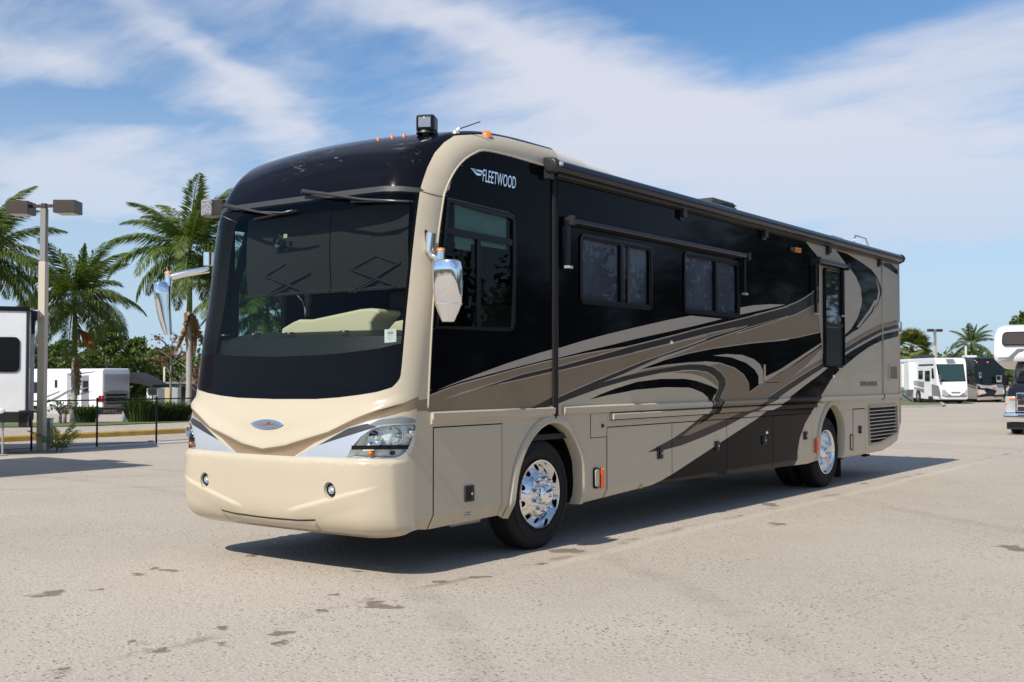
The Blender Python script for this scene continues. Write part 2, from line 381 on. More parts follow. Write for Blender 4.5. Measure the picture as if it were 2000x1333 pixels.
M_BRONZE=mat('bronze_metal',(.065,.045,.035),.45,.3); M_CONC=mat('pale_concrete',(.50,.47,.42),.9,bump=(25,.3),var=(1.2,.12)); M_GALV=mat('galvanised_grey',(.42,.43,.44),.5,.4,var=(5,.1))
# ------------------------------------------------------------------ the big motor coach
HW=1.275
PRO=np.array([(-.22,.335,.36,.05),(-.355,.39,.33,.06),(-.415,.49,.33,.06),(-.44,.70,.35,.06),(-.45,.93,.36,.06),(-.41,1.18,.32,.06),(-.33,1.42,.28,.06),(-.29,1.8,.31,.06),(-.24,2.3,.37,.06),(-.18,2.8,.38,.06),(-.12,3.08,.37,.07),(-.02,3.33,.36,.10),(.14,3.51,.31,.12),(.42,3.65,.22,.09),(.8,3.74,.175,.06),(1.3,3.785,.165,.055),(2.0,3.795,.165,.055)])
KD=np.r_[0,np.cumsum(np.hypot(*np.diff(PRO[:,:2],axis=0).T))]; VMAX=float(KD[-1]); SSC=1.45
def _curve(v):
    v=np.asarray(v,float); i=np.clip(np.searchsorted(KD,v)-1,0,len(KD)-2); P=PRO
    m=np.zeros_like(P); m[1:-1]=(P[2:]-P[:-2])/(KD[2:]-KD[:-2])[:,None]; m[0]=(P[1]-P[0])/(KD[1]-KD[0]); m[-1]=(P[-1]-P[-2])/(KD[-1]-KD[-2])
    h=(KD[i+1]-KD[i]); t=(v-KD[i])/h; t=t[...,None];h=h[...,None]
    a=P[i]*(2*t**3-3*t**2+1)+m[i]*h*(t**3-2*t**2+t)+P[i+1]*(-2*t**3+3*t**2)+m[i+1]*h*(t**3-t**2)
    b=(P[i]*(6*t**2-6*t)+P[i+1]*(6*t-6*t**2))/h+m[i]*(3*t**2-4*t+1)+m[i+1]*(3*t**2-2*t)
    return a,b
def front0(s,v):
    s=np.asarray(s,float);a,b=_curve(v); Y,Z,Rr,bow=[a[...,k] for k in range(4)]
    ty,tz=b[...,0],b[...,1];n=np.hypot(ty,tz);ny,nz=tz/n,-ty/n
    w=np.clip((Z-2.9)/.5,0,1);w=w*w*(3-2*w); ny=(1-w)+w*ny; nz=w*nz;n=np.hypot(ny,nz);ny=ny/n;nz=nz/n
    u=abs(s); th=np.clip((u-.7)/.3,0,1)*np.pi/2
    lw=np.clip((.62-Z)/.1,0,1); Y=Y*(1-lw)+lw*(-.415+(Y+.415)*np.cos(th))
    x=np.where(u<.7,u/.7*(HW-Rr),HW-Rr+Rr*np.sin(th)); de=bow*(x/HW)**2+Rr*(1-np.cos(th))
    return np.stack([np.sign(s)*x,Y+ny*de,Z+nz*de+.040*np.clip((.62-Z)/.28,0,1)*np.sin(th)**2],-1)
def _nrm(fn,s,v,e=.004):
    a=fn(s+e,v)-fn(s-e,v); vv0=np.clip(v-e,0,VMAX); vv1=np.clip(v+e,0,VMAX); b=fn(s,vv1)-fn(s,vv0); n=np.cross(a,b)   # x cross up = -y (outward)
    n/=np.maximum(np.linalg.norm(n,axis=-1,keepdims=True),1e-12); return n
# inverse map: photograph pixel -> (s,v) on the front shell
_S,_V=np.meshgrid(np.linspace(-1,1,401),np.linspace(0,VMAX,701)); _X=front0(_S,_V); _N=_nrm(front0,_S,_V)
_vis=((CAM-_X)*_N).sum(-1)>0; _px,_py=projn(_X)
def FR(px,py):
    d=(_px-px)**2+(_py-py)**2+np.where(_vis,0,1e6); i=np.unravel_index(np.argmin(d),d.shape); s,v=_S[i],_V[i]
    for _ in range(4):
        e=1e-3; p=np.array(projn(front0(s,v))); a=(np.array(projn(front0(s+e,v)))-p)/e; b=(np.array(projn(front0(s,v+e)))-p)/e
        J=np.array([a,b]).T
        if abs(np.linalg.det(J))<2e4: break
        ds,dv=np.linalg.solve(J,np.array([px,py])-p); ds=np.clip(ds,-.01,.01);dv=np.clip(dv,-.02,.02); s=min(max(s+ds,-1),1);v=min(max(v+dv,0),VMAX)
    return np.array([s,v])
def FRs(pts): return np.array([FR(*p) for p in pts])
def crop(ox,oy,k,pts): return [(ox+x*k,oy+y*k) for x,y in pts]
def xz(px,py): q=front0(*FR(px,py)); return abs(q[0]),q[2]
# relief curves of the nose, as height over |x|
_zu=sorted([xz(*p) for p in crop(360,680,.285,[(520,590),(800,555),(1100,470),(1300,390),(1480,320)])])
_zl=sorted([xz(*p) for p in crop(360,680,.285,[(540,692),(700,670),(1000,580),(1280,450),(1500,380),(1650,348)])])
_zw=sorted([xz(*p) for p in crop(360,680,.285,[(720,1105),(1000,1035),(1250,970),(1470,910)])])
_ip=lambda L,x:np.interp(x,[a for a,b in L],[b for a,b in L])
LEDGE=.925
def relief(s,v):
    q=front0(s,v); x=abs(q[...,0]); z=q[...,2]
    zu=_ip(_zu,x); zl=_ip(_zl,x); t=np.clip((zu-z)/np.maximum(zu-zl,.02),0,1); below=np.clip((zl-z)/.035,0,1)
    fade=np.clip((1.26-x)/.10,0,1)
    d=.030*t*(1-below)*fade
    d=d+.030*np.clip((LEDGE+.014-z)/.028,0,1)*np.clip((1.272-x)/.05,0,1)
    zw=_ip(_zw,x); f=np.clip((x-.26)/.12,0,1)*np.clip((1.16-x)/.2,0,1); up=np.clip((zw+.012-z)/.02,0,1)*np.clip(1-(zw-.01-z)/.12,0,1)
    d=d+.018*up*f*(z<zw+.02)
    return d
def front(s,v,d=0.):
    n=_nrm(front0,s,v); return front0(s,v)+n*(relief(s,v)+d)[...,None]
def front3(V,d=0.):
    s=V[:,0]/SSC; v=V[:,1]; f=lambda a,b:front(a,b,d); return f(s,v),_nrm(f,s,v,.006)

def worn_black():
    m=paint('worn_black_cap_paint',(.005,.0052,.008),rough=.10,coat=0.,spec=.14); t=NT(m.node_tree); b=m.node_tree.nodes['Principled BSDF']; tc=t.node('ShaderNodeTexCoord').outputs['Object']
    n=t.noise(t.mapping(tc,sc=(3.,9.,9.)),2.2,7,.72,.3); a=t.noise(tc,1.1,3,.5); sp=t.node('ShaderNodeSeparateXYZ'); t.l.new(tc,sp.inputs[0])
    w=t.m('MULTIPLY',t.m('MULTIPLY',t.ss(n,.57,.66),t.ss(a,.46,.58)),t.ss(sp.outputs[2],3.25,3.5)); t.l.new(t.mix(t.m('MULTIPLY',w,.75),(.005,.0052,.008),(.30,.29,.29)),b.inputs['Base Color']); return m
rv=empty('motor_coach',(0,0,0))
tag(rv,'large motor coach in black, cream and tan swooshes parked in the middle of the lot','motorhome')
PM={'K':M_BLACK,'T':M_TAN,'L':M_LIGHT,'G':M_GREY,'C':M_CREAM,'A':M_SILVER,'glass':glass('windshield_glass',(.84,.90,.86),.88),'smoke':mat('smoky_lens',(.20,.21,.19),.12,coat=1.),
    'M':mat('mask_gloss_black',(.004,.0045,.006),.03,spec=.11),'KC':worn_black(),
    'lens':glass('lamp_lens',(.95,.97,.95),.93),'trim':M_TRIMGREY,'gap':M_CHASSIS}
# ---- the front shell
fs=Sheet()
sc=lambda A:np.array([(a[0]*SSC,a[1]) for a in A])
F=lambda pts:sc(FRs(pts))
mir=lambda A:np.array([(-a[0],a[1]) for a in A])[::-1]
edge=[(-SSC,0),(SSC,0),(SSC,VMAX),(-SSC,VMAX)]
ks=np.r_[np.linspace(-1,-.7,13),np.linspace(-.66,.66,34),np.linspace(.7,1,13)]
vsg=np.r_[np.linspace(0,1.35,55),np.linspace(1.4,2.9,22),np.linspace(2.95,VMAX,44)]
fs.line(sc([(s,0) for s in ks])); fs.line(sc([(s,VMAX) for s in ks]))
fs.line([(-SSC,v) for v in vsg]); fs.line([(SSC,v) for v in vsg])

# upper black cap: everything above the seam inside the cream band
bR=FRs([(820,374),(826,353),(835,327),(849,299),(867,279),(887,266)])
vseam=lambda s: float(np.interp(abs(s),[0,.3,.6,.9],[SEAM0,SEAM0-.005,SEAM0-.02,SEAM0-.06]))
aR=FR(820,374); m1=FR(640,385); SEAM0=m1[1]
aL=FR(437,431); sb=(aR[0]+abs(aL[0]))/2
print('seam',aR,aL,m1,'band',bR)
sband=[(float(b[0]),float(b[1])) for b in bR]
seam=[(s,SEAM0+(aR[1]-SEAM0)*(s/aR[0])**2) for s in np.linspace(-aR[0],aR[0],25)]
capR=[(aR[0],aR[1])]+sband[1:]+[(min(.93,sband[-1][0]+.03),4.6) if sband[-1][1]<4.5 else (.9,VMAX-.3)]
capR=[p for p in capR if p[1]<VMAX-.2]; capR.append((capR[-1][0],VMAX))
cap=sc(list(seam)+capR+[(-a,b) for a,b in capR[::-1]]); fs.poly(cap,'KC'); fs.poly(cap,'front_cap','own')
# windshield and lower black mask
wr=FRs(smooth_line([(820,376),(814,420),(806,490),(799,560),(793,620),(788,680),(784,722),(780,741),(766,757)],3)); wb=FRs([(740,765),(700,772),(660,777),(616,780),(560,780),(530,779)])
wrr=[(float(a),float(b)) for a,b in wr]; half=wrr+[(float(a),float(b)) for a,b in wb if a>0.02]; vb=half[-1][1]
full=[(-a,b) for a,b in half]+[(0,vb)]+half[::-1]
full=sc([(s,v) for s,v in seam]+half+[(0,vb-.002)]+[(-a,b) for a,b in half[::-1]])
fs.poly(full,'M'); fs.poly(full,'windshield_mask','own')
gl=FRs([(788,671),(740,681),(700,686),(660,691),(620,694),(575,696)]); glh=[(float(a),float(b)) for a,b in gl if a>0.02]
glR=[p for p in wrr if p[1]>glh[0][1]+.02]
inset=.012
gR=[(a-inset,b-(.01 if i==0 else 0)) for i,(a,b) in enumerate(glR)]+[(glh[0][0]-inset,glh[0][1])]+glh[1:]
sm=[(s*.985,v-.035) for s,v in seam]
gpoly=sc(sm+gR[1:]+[(0,glh[-1][1]-.003)]+[(-a,b) for a,b in gR[1:][::-1]])
fs.poly(gpoly,'glass'); fs.poly(gpoly,'windshield','own')
fs.stroke(sc([(s*1.0,v+.012) for s,v in seam]),.05,'trim'); fs.stroke(sc([(s*1.0,v+.012) for s,v in seam]),.05,'windshield_trim','own')
# pillar joints
for sg in(1,-1):
    j=sc([(sg*aR[0],aR[1]),(sg*.9985,aR[1]-.01)]); fs.stroke(j,.007,None)
# tan chevron
tb=F([(838,778),(787,788),(725,808),(645,845),(560,871),(514,877)]); bb=F([(574,892),(616,865),(673,840),(730,820),(787,805),(838,802)])
cr=np.vstack([tb,bb]); cr[cr[:,0]<0,0]=0; 
R_=np.vstack([[(SSC,tb[0][1]+.01)],tb,[(0,tb[-1][1])],[(0,bb[0][1])],bb,[(SSC,bb[-1][1])]]); fs.poly(R_,'T'); fs.poly(mir(R_),'T')
# bumper ledge seam handled by relief; head lamps
HLc=lambda pts:crop(560,810,.15,pts)
sur=F(smooth_line(HLc([(100,548),(250,480),(400,400),(600,285),(800,170),(1000,105),(1200,55),(1400,30),(1600,25),(1700,45),(1785,110),(1760,200),(1700,330),(1620,500),(1550,565),(1450,578),(1100,574),(780,572),(400,560)]),1))
lens=F(HLc([(785,560),(830,460),(870,400),(960,290),(1100,190),(1250,148),(1450,134),(1670,128),(1694,150),(1690,200),(1600,400),(1540,490),(1490,535),(1430,560),(1300,568)]))
smok=F(HLc([(1060,135),(1200,70),(1400,42),(1600,38),(1690,60),(1700,112),(1450,120),(1250,134),(1170,152)]))
strp=F(HLc([(400,405),(600,290),(800,180),(1050,118),(1180,160),(980,222),(700,308)]))
bar=F(HLc([(872,404),(1598,396),(1565,455),(838,460)]))
low=F(HLc([(785,560),(830,466),(1560,462),(1540,490),(1490,535),(1430,560),(1300,568)]))
for mfn in(lambda a:a,mir):
    fs.poly(mfn(sur),'A'); fs.poly(mfn(sur),'headlight_surround' ,'own'); fs.poly(mfn(strp),'trim'); fs.poly(mfn(smok),'smoke')
    nm='lensR' if mfn is not mir else 'lensL'; fs.poly(mfn(lens),'lens'); fs.poly(mfn(lens),nm,'own')
# fog lamps: round wells
fogc=FR(649,957); fz=front0(*fogc)
def circ(c,r,n=18): return [(c[0]*SSC+r*math.cos(2*math.pi*k/n),c[1]+r*math.sin(2*math.pi*k/n)) for k in range(n)]
for sg in(1,-1):
    fs.poly(circ((sg*fogc[0],fogc[1]),.066),'C'); fs.poly(circ((sg*fogc[0],fogc[1]),.066),'fog%d'%sg,'own')
# shadow line over the grille lip, painted as a thin brown stroke
sl=F(crop(360,680,.285,[(540,1145),(700,1162),(890,1161)])); hs=[(a,b) for a,b in sl if a>0]; 
sx=.42; vs0=FR(560,1011)[1]; slot_shade=[(s*SSC,vs0+.022*(s/sx)**2) for s in np.linspace(-sx,sx,13)]
fs.stroke(slot_shade,.016,'G')
for sg in(1,-1): fs.stroke([(sg*sx*SSC,vs0+.022),(sg*(sx-.05)*SSC,0.0)],.006,None)
def sv_at(x,z):
    '''front-shell coordinates of a point given by half width and height'''
    s_,v_=x/1.5,(z-.3)*1.02
    for _ in range(12):
        q=front0(np.array(s_),np.array(v_)); e=1e-3; a=(front0(np.array(s_+e),np.array(v_))-q)/e; b_=(front0(np.array(s_),np.array(v_+e))-q)/e
        J=np.array([[a[0],b_[0]],[a[2],b_[2]]]); ds,dv=np.linalg.solve(J,np.array([x-q[0],z-q[2]])); s_=min(max(s_+np.clip(ds,-.2,.2),0),.998); v_=min(max(v_+np.clip(dv,-.2,.2),.001),VMAX-.001)
    return np.array([s_,v_])
def crease(L,x0,x1,dzs,n=26):
    for dz in dzs:
        pts=sc([sv_at(x,float(_ip(L,x))+dz) for x in np.linspace(x0,x1,n)]); fs.line(pts); fs.line(mir(pts))
crease(_zw,.262,1.16,(.020,.013,.005,-.003,-.011,-.03,-.05,-.07,-.09,-.112,-.13),44); crease(_zu,.0,1.25,(0,)); crease(_zl,.0,1.25,(0,-.012,-.035))
crease([(0,LEDGE),(2,LEDGE)],0,1.26,(.015,0,-.015))
g=np.array([(s*SSC,v+(.004 if i%2 else 0)) for i,s in enumerate(ks[1:-1]) for v in vsg[1:-1]]); q_=front0(g[:,0]/SSC,g[:,1]); xx_=abs(q_[:,0])
keep=np.ones(len(g),bool); dz_=q_[:,2]-_ip(_zw,xx_); keep&=~((dz_<.035)&(dz_>-.145)&(xx_>.24)&(xx_<1.18))
for L_,a_,b_ in((_zu,-.02,.02),(_zl,-.05,.02)): dz_=q_[:,2]-_ip(L_,xx_); keep&=~((dz_>a_)&(dz_<b_)&(xx_<1.26))
keep&=~(abs(q_[:,2]-LEDGE)<.022); fs.points(g[keep])
# outline of the bumper / nose seam
fs.solve('C','nose')
# split owners: bumper below ledge
CV=fs.RV[fs.RT].mean(1); Z=front0(CV[:,0]/SSC,CV[:,1])[:,2]; X=front0(CV[:,0]/SSC,CV[:,1])[:,0]
m=(fs.O=='nose')&(Z<LEDGE); fs.O[m]='bumper'
m=(fs.O=='nose')&((abs(CV[:,0]/SSC)>aR[0]-.12))&(CV[:,1]>half[-1][1]+.18); fs.O[m&(CV[:,0]>0)]='pillarR'; fs.O[m&(CV[:,0]<0)]='pillarL'
fs.O[(fs.O=='headlight_surround')&(CV[:,0]<0)]='surL'; fs.O[(fs.O=='headlight_surround')]='surR'
for own,nm in(('nose','nose_panel'),('bumper','front_bumper'),('front_cap','front_cap'),('windshield_mask','lower_windshield_mask'),('windshield','windshield'),('windshield_trim','windshield_trim'),('pillarR','corner_pillar'),('pillarL','corner_pillar')):
    fs.build(own,nm,front3,PM,rv,normal=True)
M_LAMPIN=mat('lamp_reflector',(.90,.91,.88),.35,.45,bump=(38,.8))
def bucket(own,name,depth,m,parent,taper=.9):
    """a recessed well behind an opening of the front shell"""
    idx=[i for i in range(len(fs.RT)) if fs.O[i]==own]; T=fs.RT[idx]; used,inv=np.unique(T,return_inverse=True); inv=inv.reshape(T.shape)
    Pf,_=front3(fs.RV[used],-.002); Pb,_=front3(fs.RV[used],-.002); c=Pb.mean(0); Pb=c+(Pb-c)*taper; Pb[:,1]+=depth; n=len(used); mp={int(u):i for i,u in enumerate(used)}
    fc=[tuple(int(q)+n for q in t) for t in inv]
    for a,b in boundary_loops(fs,own): fc.append((mp[a],mp[b],mp[b]+n,mp[a]+n))
    me=bpy.data.meshes.new(name); me.from_pydata([tuple(p) for p in np.vstack([Pf,Pb])],[],fc); me.update(); return link(name,me,m,parent),c
for sd,sg in(('R',1),('L',-1)):
    sur_o=fs.build('sur'+sd,'headlight_surround',front3,PM,rv,normal=True)
    bo,c=bucket('lens'+sd,'headlight',.07,M_LAMPIN,rv)
    fs.build('lens'+sd,'headlight_lens',front3,PM,bo,normal=True)
    def HP(x,y,dy):
        q=front0(*FR(*HLc([(x,y)])[0])); return (sg*q[0],q[1]+dy,q[2])
    for (x,y,r) in((1130,320,.062),(1400,275,.072),(1575,240,.040)):
        cx,cy,cz=HP(x,y,.012); b=B(); b.lathe([(.055,.012),(.05,r*.45),(.035,r*.75),(.0,r),(-.004,r*1.04),(.003,r*1.06)],(cx,cy,cz),'y',28)
        autosmooth(b.build('lamp_reflector',M_CHROME,bo)); b=B(); b.lathe([(-.012,.001),(-.01,.012),(.0,.018),(.04,.018)],(cx,cy+.018,cz),'y',14); b.build('lamp_bulb',mat('bulb_glass',(.7,.78,.82),.05,.6),bo,smooth=True)
    q=[HP(x,y,-.002) for x,y in((845,432),(980,430),(1120,428),(1260,427),(1400,426),(1500,426),(1585,424))]
    b=B(); 
    for i in range(len(q)-1):
        a,e=Vector(q[i]),Vector(q[i+1]); hh=.016; up=Vector((0,0,hh)); bk=Vector((0,.03,0)); b.add([a-up,e-up,e+up,a+up,a-up+bk,e-up+bk,e+up+bk,a+up+bk],[(0,1,2,3),(4,5,6,7),(3,2,6,7),(0,1,5,4)])
    b.build('lamp_divider',M_GLOSSPL,bo)
    cx,cy,cz=HP(1055,510,.03); b=B(); b.lathe([(-.02,.001),(-.016,.016),(0,.022),(.02,.022)],(cx,cy,cz),'y',16); b.build('indicator_bulb',M_AMBER,bo,smooth=True)
    cx,cy,cz=HP(1335,505,.03); b=B(); b.lathe([(-.015,.001),(-.01,.014),(0,.017),(.02,.017)],(cx,cy,cz),'y',14); b.build('position_bulb',M_TRIMGREY,bo,smooth=True)
    # fog lamp well
    fo,c=bucket('fog%d'%sg,'fog_lamp_well',.035,M_CREAM,rv,.8); 
    p=front0(sg*fogc[0],fogc[1]); x0,y0,z0=p[0],p[1]+.0,p[2]; b=B(); b.lathe([(.03,.050),(-.012,.050),(-.018,.043),(-.008,.037),(.01,.037)],(x0,y0,z0),'y',28)
    fl=autosmooth(b.build('fog_lamp',M_GLOSSPL,fo)); b=B(); b.lathe([(-.012,.034),(-.014,.030),(-.004,.028),(.006,.014),(.008,.001)],(x0,y0,z0),'y',24); autosmooth(b.build('fog_reflector',M_CHROME,fo)); b=B(); b.lathe([(-.016,.001),(-.013,.008),(.01,.009)],(x0,y0,z0),'y',12); b.build('fog_bulb',M_WHITE,fo,smooth=True)
# nose emblem
eb=B(); ec=FR(522,829); pts=[]
for k in range(24):
    a=2*math.pi*k/24; w,h=.19*math.cos(a),.042*math.sin(a)*abs(math.sin(a))**.4; pts.append(front(np.array(ec[0]+w/1.275/1.05),np.array(ec[1]+h),.004))
eb.prism(pts,(0,-1,0),.006); em=eb.build('nose_emblem',M_CHROME,rv)
eb=B(); eb.prism([tuple(np.array(p)*1+np.array([(ec[0]*0),-.0075,0])) for p in [pts[0]+(q-pts[0])*.0+ (np.mean(pts,0)-pts[0]) + (q-np.mean(pts,0))*.80 for q in pts]],(0,-1,0),.002); eb.build('emblem_plate',mat('emblem_grey',(.30,.29,.31),.3,.6),em)
for (x0,z0,x1,z1,w) in((-.09,-.012,.10,.006,.006),(-.04,-.022,.09,-.014,.005),(.0,.0,.04,.02,.006)):
    c0=np.mean(pts,0); eb=B(); eb.tube([(c0[0]+x0,c0[1]-.011+.03*x0*x0,c0[2]+z0),(c0[0]+x1,c0[1]-.011+.03*x1*x1,c0[2]+z1)],w*.6,6); eb.build('emblem_stroke',mat('emblem_red',(.45,.10,.09),.35,.4),em)

# ---- the driver's side
SX=HW
def S(px,py): q=on_x(px,py,SX); return np.array([q[1],q[2]])
def Sp(pts): return np.array([S(*p) for p in pts])
ss=Sheet(); A_=lambda p:crop(840,640,.15,p); B_=lambda p:crop(1080,640,.15,p); C_=lambda p:crop(1240,600,.15,p); D_=lambda p:crop(1380,640,.15,p); E_=lambda p:crop(1440,560,.165,p); F_=lambda p:crop(1540,450,.12,p); G_=lambda p:crop(1240,760,.15,p); H_=lambda p:crop(1520,760,.13,p)
LEN=12.13
vv=vsg[::1]; fe=front0(np.ones(len(vv)),vv)[:,1:]          # front edge curve (y,z), bottom to top
topz=float(fe[-1][1]); relE=relief(np.ones(len(vv)),vv)
bot=Sp([(1752,852),(1735,866),(1690,886),(1650,889)]); 
archF=smooth_line([(1001,1014),(1003,985),(1006,957),(1012.5,917),(1027,876),(1047,844),(1071,826.5),(1096,829.5),(1116,852),(1132,892),(1136,925),(1138,986)],3)
archR=smooth_line(H_([(612,1075),(613,900),(618,760),(640,560),(700,380),(760,270),(820,225),(870,260),(930,360),(970,480),(985,640),(982,800),(980,1040)]),3)
aF=Sp(archF); aR_=Sp(archR)
bl=[(fe[0][0],fe[0][1])]+[tuple(S(*p)) for p in((845,1036),(980,1008))]
outline=[tuple(p) for p in fe[::-1]]+[tuple(S(846,1036)),tuple(S(980,1008))]+[tuple(p) for p in aF]+[tuple(S(1290,944)),tuple(S(1585,906))]+[tuple(p) for p in aR_]+[tuple(S(*H_([(1270,992)])[0])),tuple(S(*H_([(1600,930)])[0])),tuple(S(*H_([(1790,770)])[0])),(LEN,.80),(LEN,topz)]
for y in np.arange(11.5,2.0,-.8): outline.append((y,topz))
ss.line(outline,True); OUT=np.array(outline)
P=lambda pts,v,l='paint':ss.poly(Sp(pts),v,l)
# paint, bottom layer first: everything black above the belt moulding, cream below
BELT=1.302; BELTB=1.218
TOPLINE=A_([(-10,888),(200,805),(400,735),(800,630),(1100,548),(1400,470),(1600,425)])+B_([(100,410),(400,345),(650,300),(950,255),(1200,195),(1600,95)])+C_([(800,290),(1000,243),(1250,185),(1500,122),(1750,55),(2000,-5)])+E_([(200,335),(400,285),(550,245),(700,185),(800,130),(880,75),(950,5)])
P([(828,795)]+TOPLINE+E_([(1010,60),(1010,720)])+D_([(1515,468),(1530,520),(1580,525),(1300,740),(1070,925)])+[(1500,815),(1300,860)]+[(1286,948),(1270,960),(1200,1000),(830,1060)],'T')
cream_low=[(830,808),(1000,803),(1400,783)]+[]
ss.poly([(-.3,.1),(-.3,1.296),(3.2,1.296),(3.2,.1)],'C'); 
# L zones under the grey bands (cream body colour rises behind the swooshes)
P(B_([(-40,1015),(50,1000),(200,940),(600,797),(1000,680),(1400,595),(1700,560),(2000,575)])+C_([(950,852),(1040,910),(1085,980),(1088,1060),(1060,1150),(1000,1262)])+G_([(900,340),(800,420),(640,550),(500,640)])+G_([(500,660),(850,640),(1190,490)])+[(1500,830),(1300,960),(1200,1020),(1120,1020),(1090,830)],'C')
# first light band and the piece behind the windows
LT=A_([(80,822),(300,730),(600,615),(1000,468),(1400,338),(1600,283)])+B_([(100,262),(400,170),(700,90),(1070,0)])+C_([(200,222),(450,165),(730,112),(900,130),(1140,155)])
LB=C_([(800,240),(400,330),(0,418)])+B_([(800,218),(400,312),(60,398)])+A_([(1600,398),(1200,497),(800,602),(400,707)])
P(LT+LB,'L'); P(E_([(25,250),(200,222),(400,210),(570,215),(400,255),(25,335)]),'L')
# narrow light wedges
P(A_([(160,942),(400,850),(600,790),(900,700),(1200,605),(1590,515),(1590,532),(1200,625),(900,715),(600,808),(400,870)]),'L')
P(B_([(50,500),(400,412),(650,345),(950,262),(1000,262),(650,318),(300,395),(50,480)]),'T')
# grey band 1
P(A_([(600,806),(900,712),(1200,614),(1590,524),(1600,520)])+B_([(50,520),(400,424),(950,268),(1200,208),(1600,108)])+C_([(800,302),(1000,254),(1250,196),(1500,134),(1750,67),(2000,8)])+E_([(200,345),(400,297),(550,257),(700,198),(800,143),(880,90),(960,20),(1010,10),(1010,190),(940,200),(700,322),(400,424),(0,548)])+C_([(1500,255),(1000,420),(600,565),(300,664),(0,798)])+B_([(900,612),(615,727),(600,795),(200,940),(50,1000)])+A_([(1500,1040),(1310,1052),(1590,906)])+B_([(50,912),(100,882),(600,667),(1200,422),(2000,148)])+C_([(500,562),(1000,372),(1300,288),(1480,238),(1250,275),(1000,328),(500,458)])+B_([(2000,96),(1500,214),(1000,338),(500,458),(50,568)])+A_([(1590,574),(1200,667),(900,732)]),'G')
# light wedge between the grey bands
P(B_([(615,727),(900,612),(1200,485),(1500,355),(2000,212)])+C_([(500,612),(800,520),(620,590),(400,672),(50,812)])+B_([(1130,550),(1130,575),(900,640)]),'L')
# big black swoosh
K2T=C_([(50,818),(200,755),(400,682),(700,602),(1000,542),(1500,472),(2000,425)])+E_([(400,650),(700,605),(900,560),(1010,535)])
K2B=D_([(1510,225),(1300,345),(970,575),(820,660),(555,845)]); K2L=C_([(1488,1080),(1480,990),(1420,885),(1300,795),(1100,728),(900,712),(700,720),(400,752)])
P(C_([(50,822),(400,745),(700,712),(900,704),(1100,718),(1300,785),(1430,880),(1490,985),(1500,1125),(1470,1130),(1180,1090),(1120,850),(900,750),(700,748),(300,790)])+B_([(1130,572)]),'T')
P(C_([(50,822),(400,746),(700,713),(900,705),(1100,740),(950,765),(900,748),(700,745),(300,788)])+B_([(1130,572)]),'L')
P(K2T+K2B+K2L,'K')
# grey band 3: loop and its tail
G3o=B_([(620,722),(900,642),(1200,575),(1600,505),(1800,483),(2000,490)])+C_([(750,748),(900,752),(1020,785),(1120,855),(1175,930),(1185,1000),(1160,1080),(1110,1180),(1060,1290)])+G_([(1160,0),(1100,160),(1040,245),(950,345),(870,412),(570,650)])
G3i=G_([(480,660),(500,640),(640,545),(800,415),(900,335),(970,255),(1020,160),(1075,0)])+C_([(1060,1145),(1090,1060),(1090,980),(1040,905),(950,848),(800,818),(600,820)])+B_([(2000,575),(1700,558),(1400,593),(1000,678),(600,793)])
# cream crescent inside, black crescent, tan crescent
K3=B_([(470,942),(620,870),(800,800),(1100,707),(1400,670),(1700,665)])+C_([(400,938),(650,935),(800,962),(1000,1030),(1095,1080),(1080,1130),(1040,1210)])+G_([(1040,60),(985,215)])+G_([(950,110),(880,50),(750,-5)])+C_([(700,1050),(400,1045),(0,1080)])+B_([(900,848),(700,885)])
P(K3,'K'); P(C_([(480,852),(700,832),(850,838),(980,872),(1060,935),(1095,1010),(1090,1060),(1000,975),(900,915),(750,872)]),'T')
P(G3o+G3i,'G')
# second tan area right of the loop
T2=D_([(555,862),(970,592),(1300,360),(1510,238),(1512,465),(1300,590),(1000,780),(820,905)])+G_([(1500,260),(1380,310),(1205,385),(780,565),(860,480),(960,390),(1110,270),(1140,160)])+C_([(1190,1020),(1190,930)])
ss.poly(Sp(C_([(1120,855),(1190,930),(1190,1020),(1140,1160)])+G_([(1140,160),(1110,270),(1000,350),(900,440),(780,565),(1205,385),(1380,310)])+D_([(820,905),(1000,780),(1300,590),(1512,465),(1510,238),(1300,360),(970,592),(555,862)])+C_([(1485,1100)])),'T')
P(D_([(1100,660),(1300,490),(1510,262),(1512,400),(1300,520)]),'L')
P(G_([(1120,100),(1133,180),(1050,320),(960,390),(810,477),(880,405),(950,342),(1040,240)]),'K')
# L stripe and crescent over the black swoosh
P(D_([(735,655),(960,545),(1510,188),(1510,214),(1200,430),(960,592),(680,745),(685,690),(735,690)]),'L'); P(D_([(735,718),(960,597),(1200,437),(1510,222),(1510,236),(1200,452),(970,580),(740,722)]),'K')
P(smooth_line(C_([(1015,632),(1200,612),(1400,625),(1550,680),(1630,745),(1668,830),(1675,940),(1670,985),(1610,1003),(1610,900),(1560,815),(1450,728),(1250,655)]),1),'L')
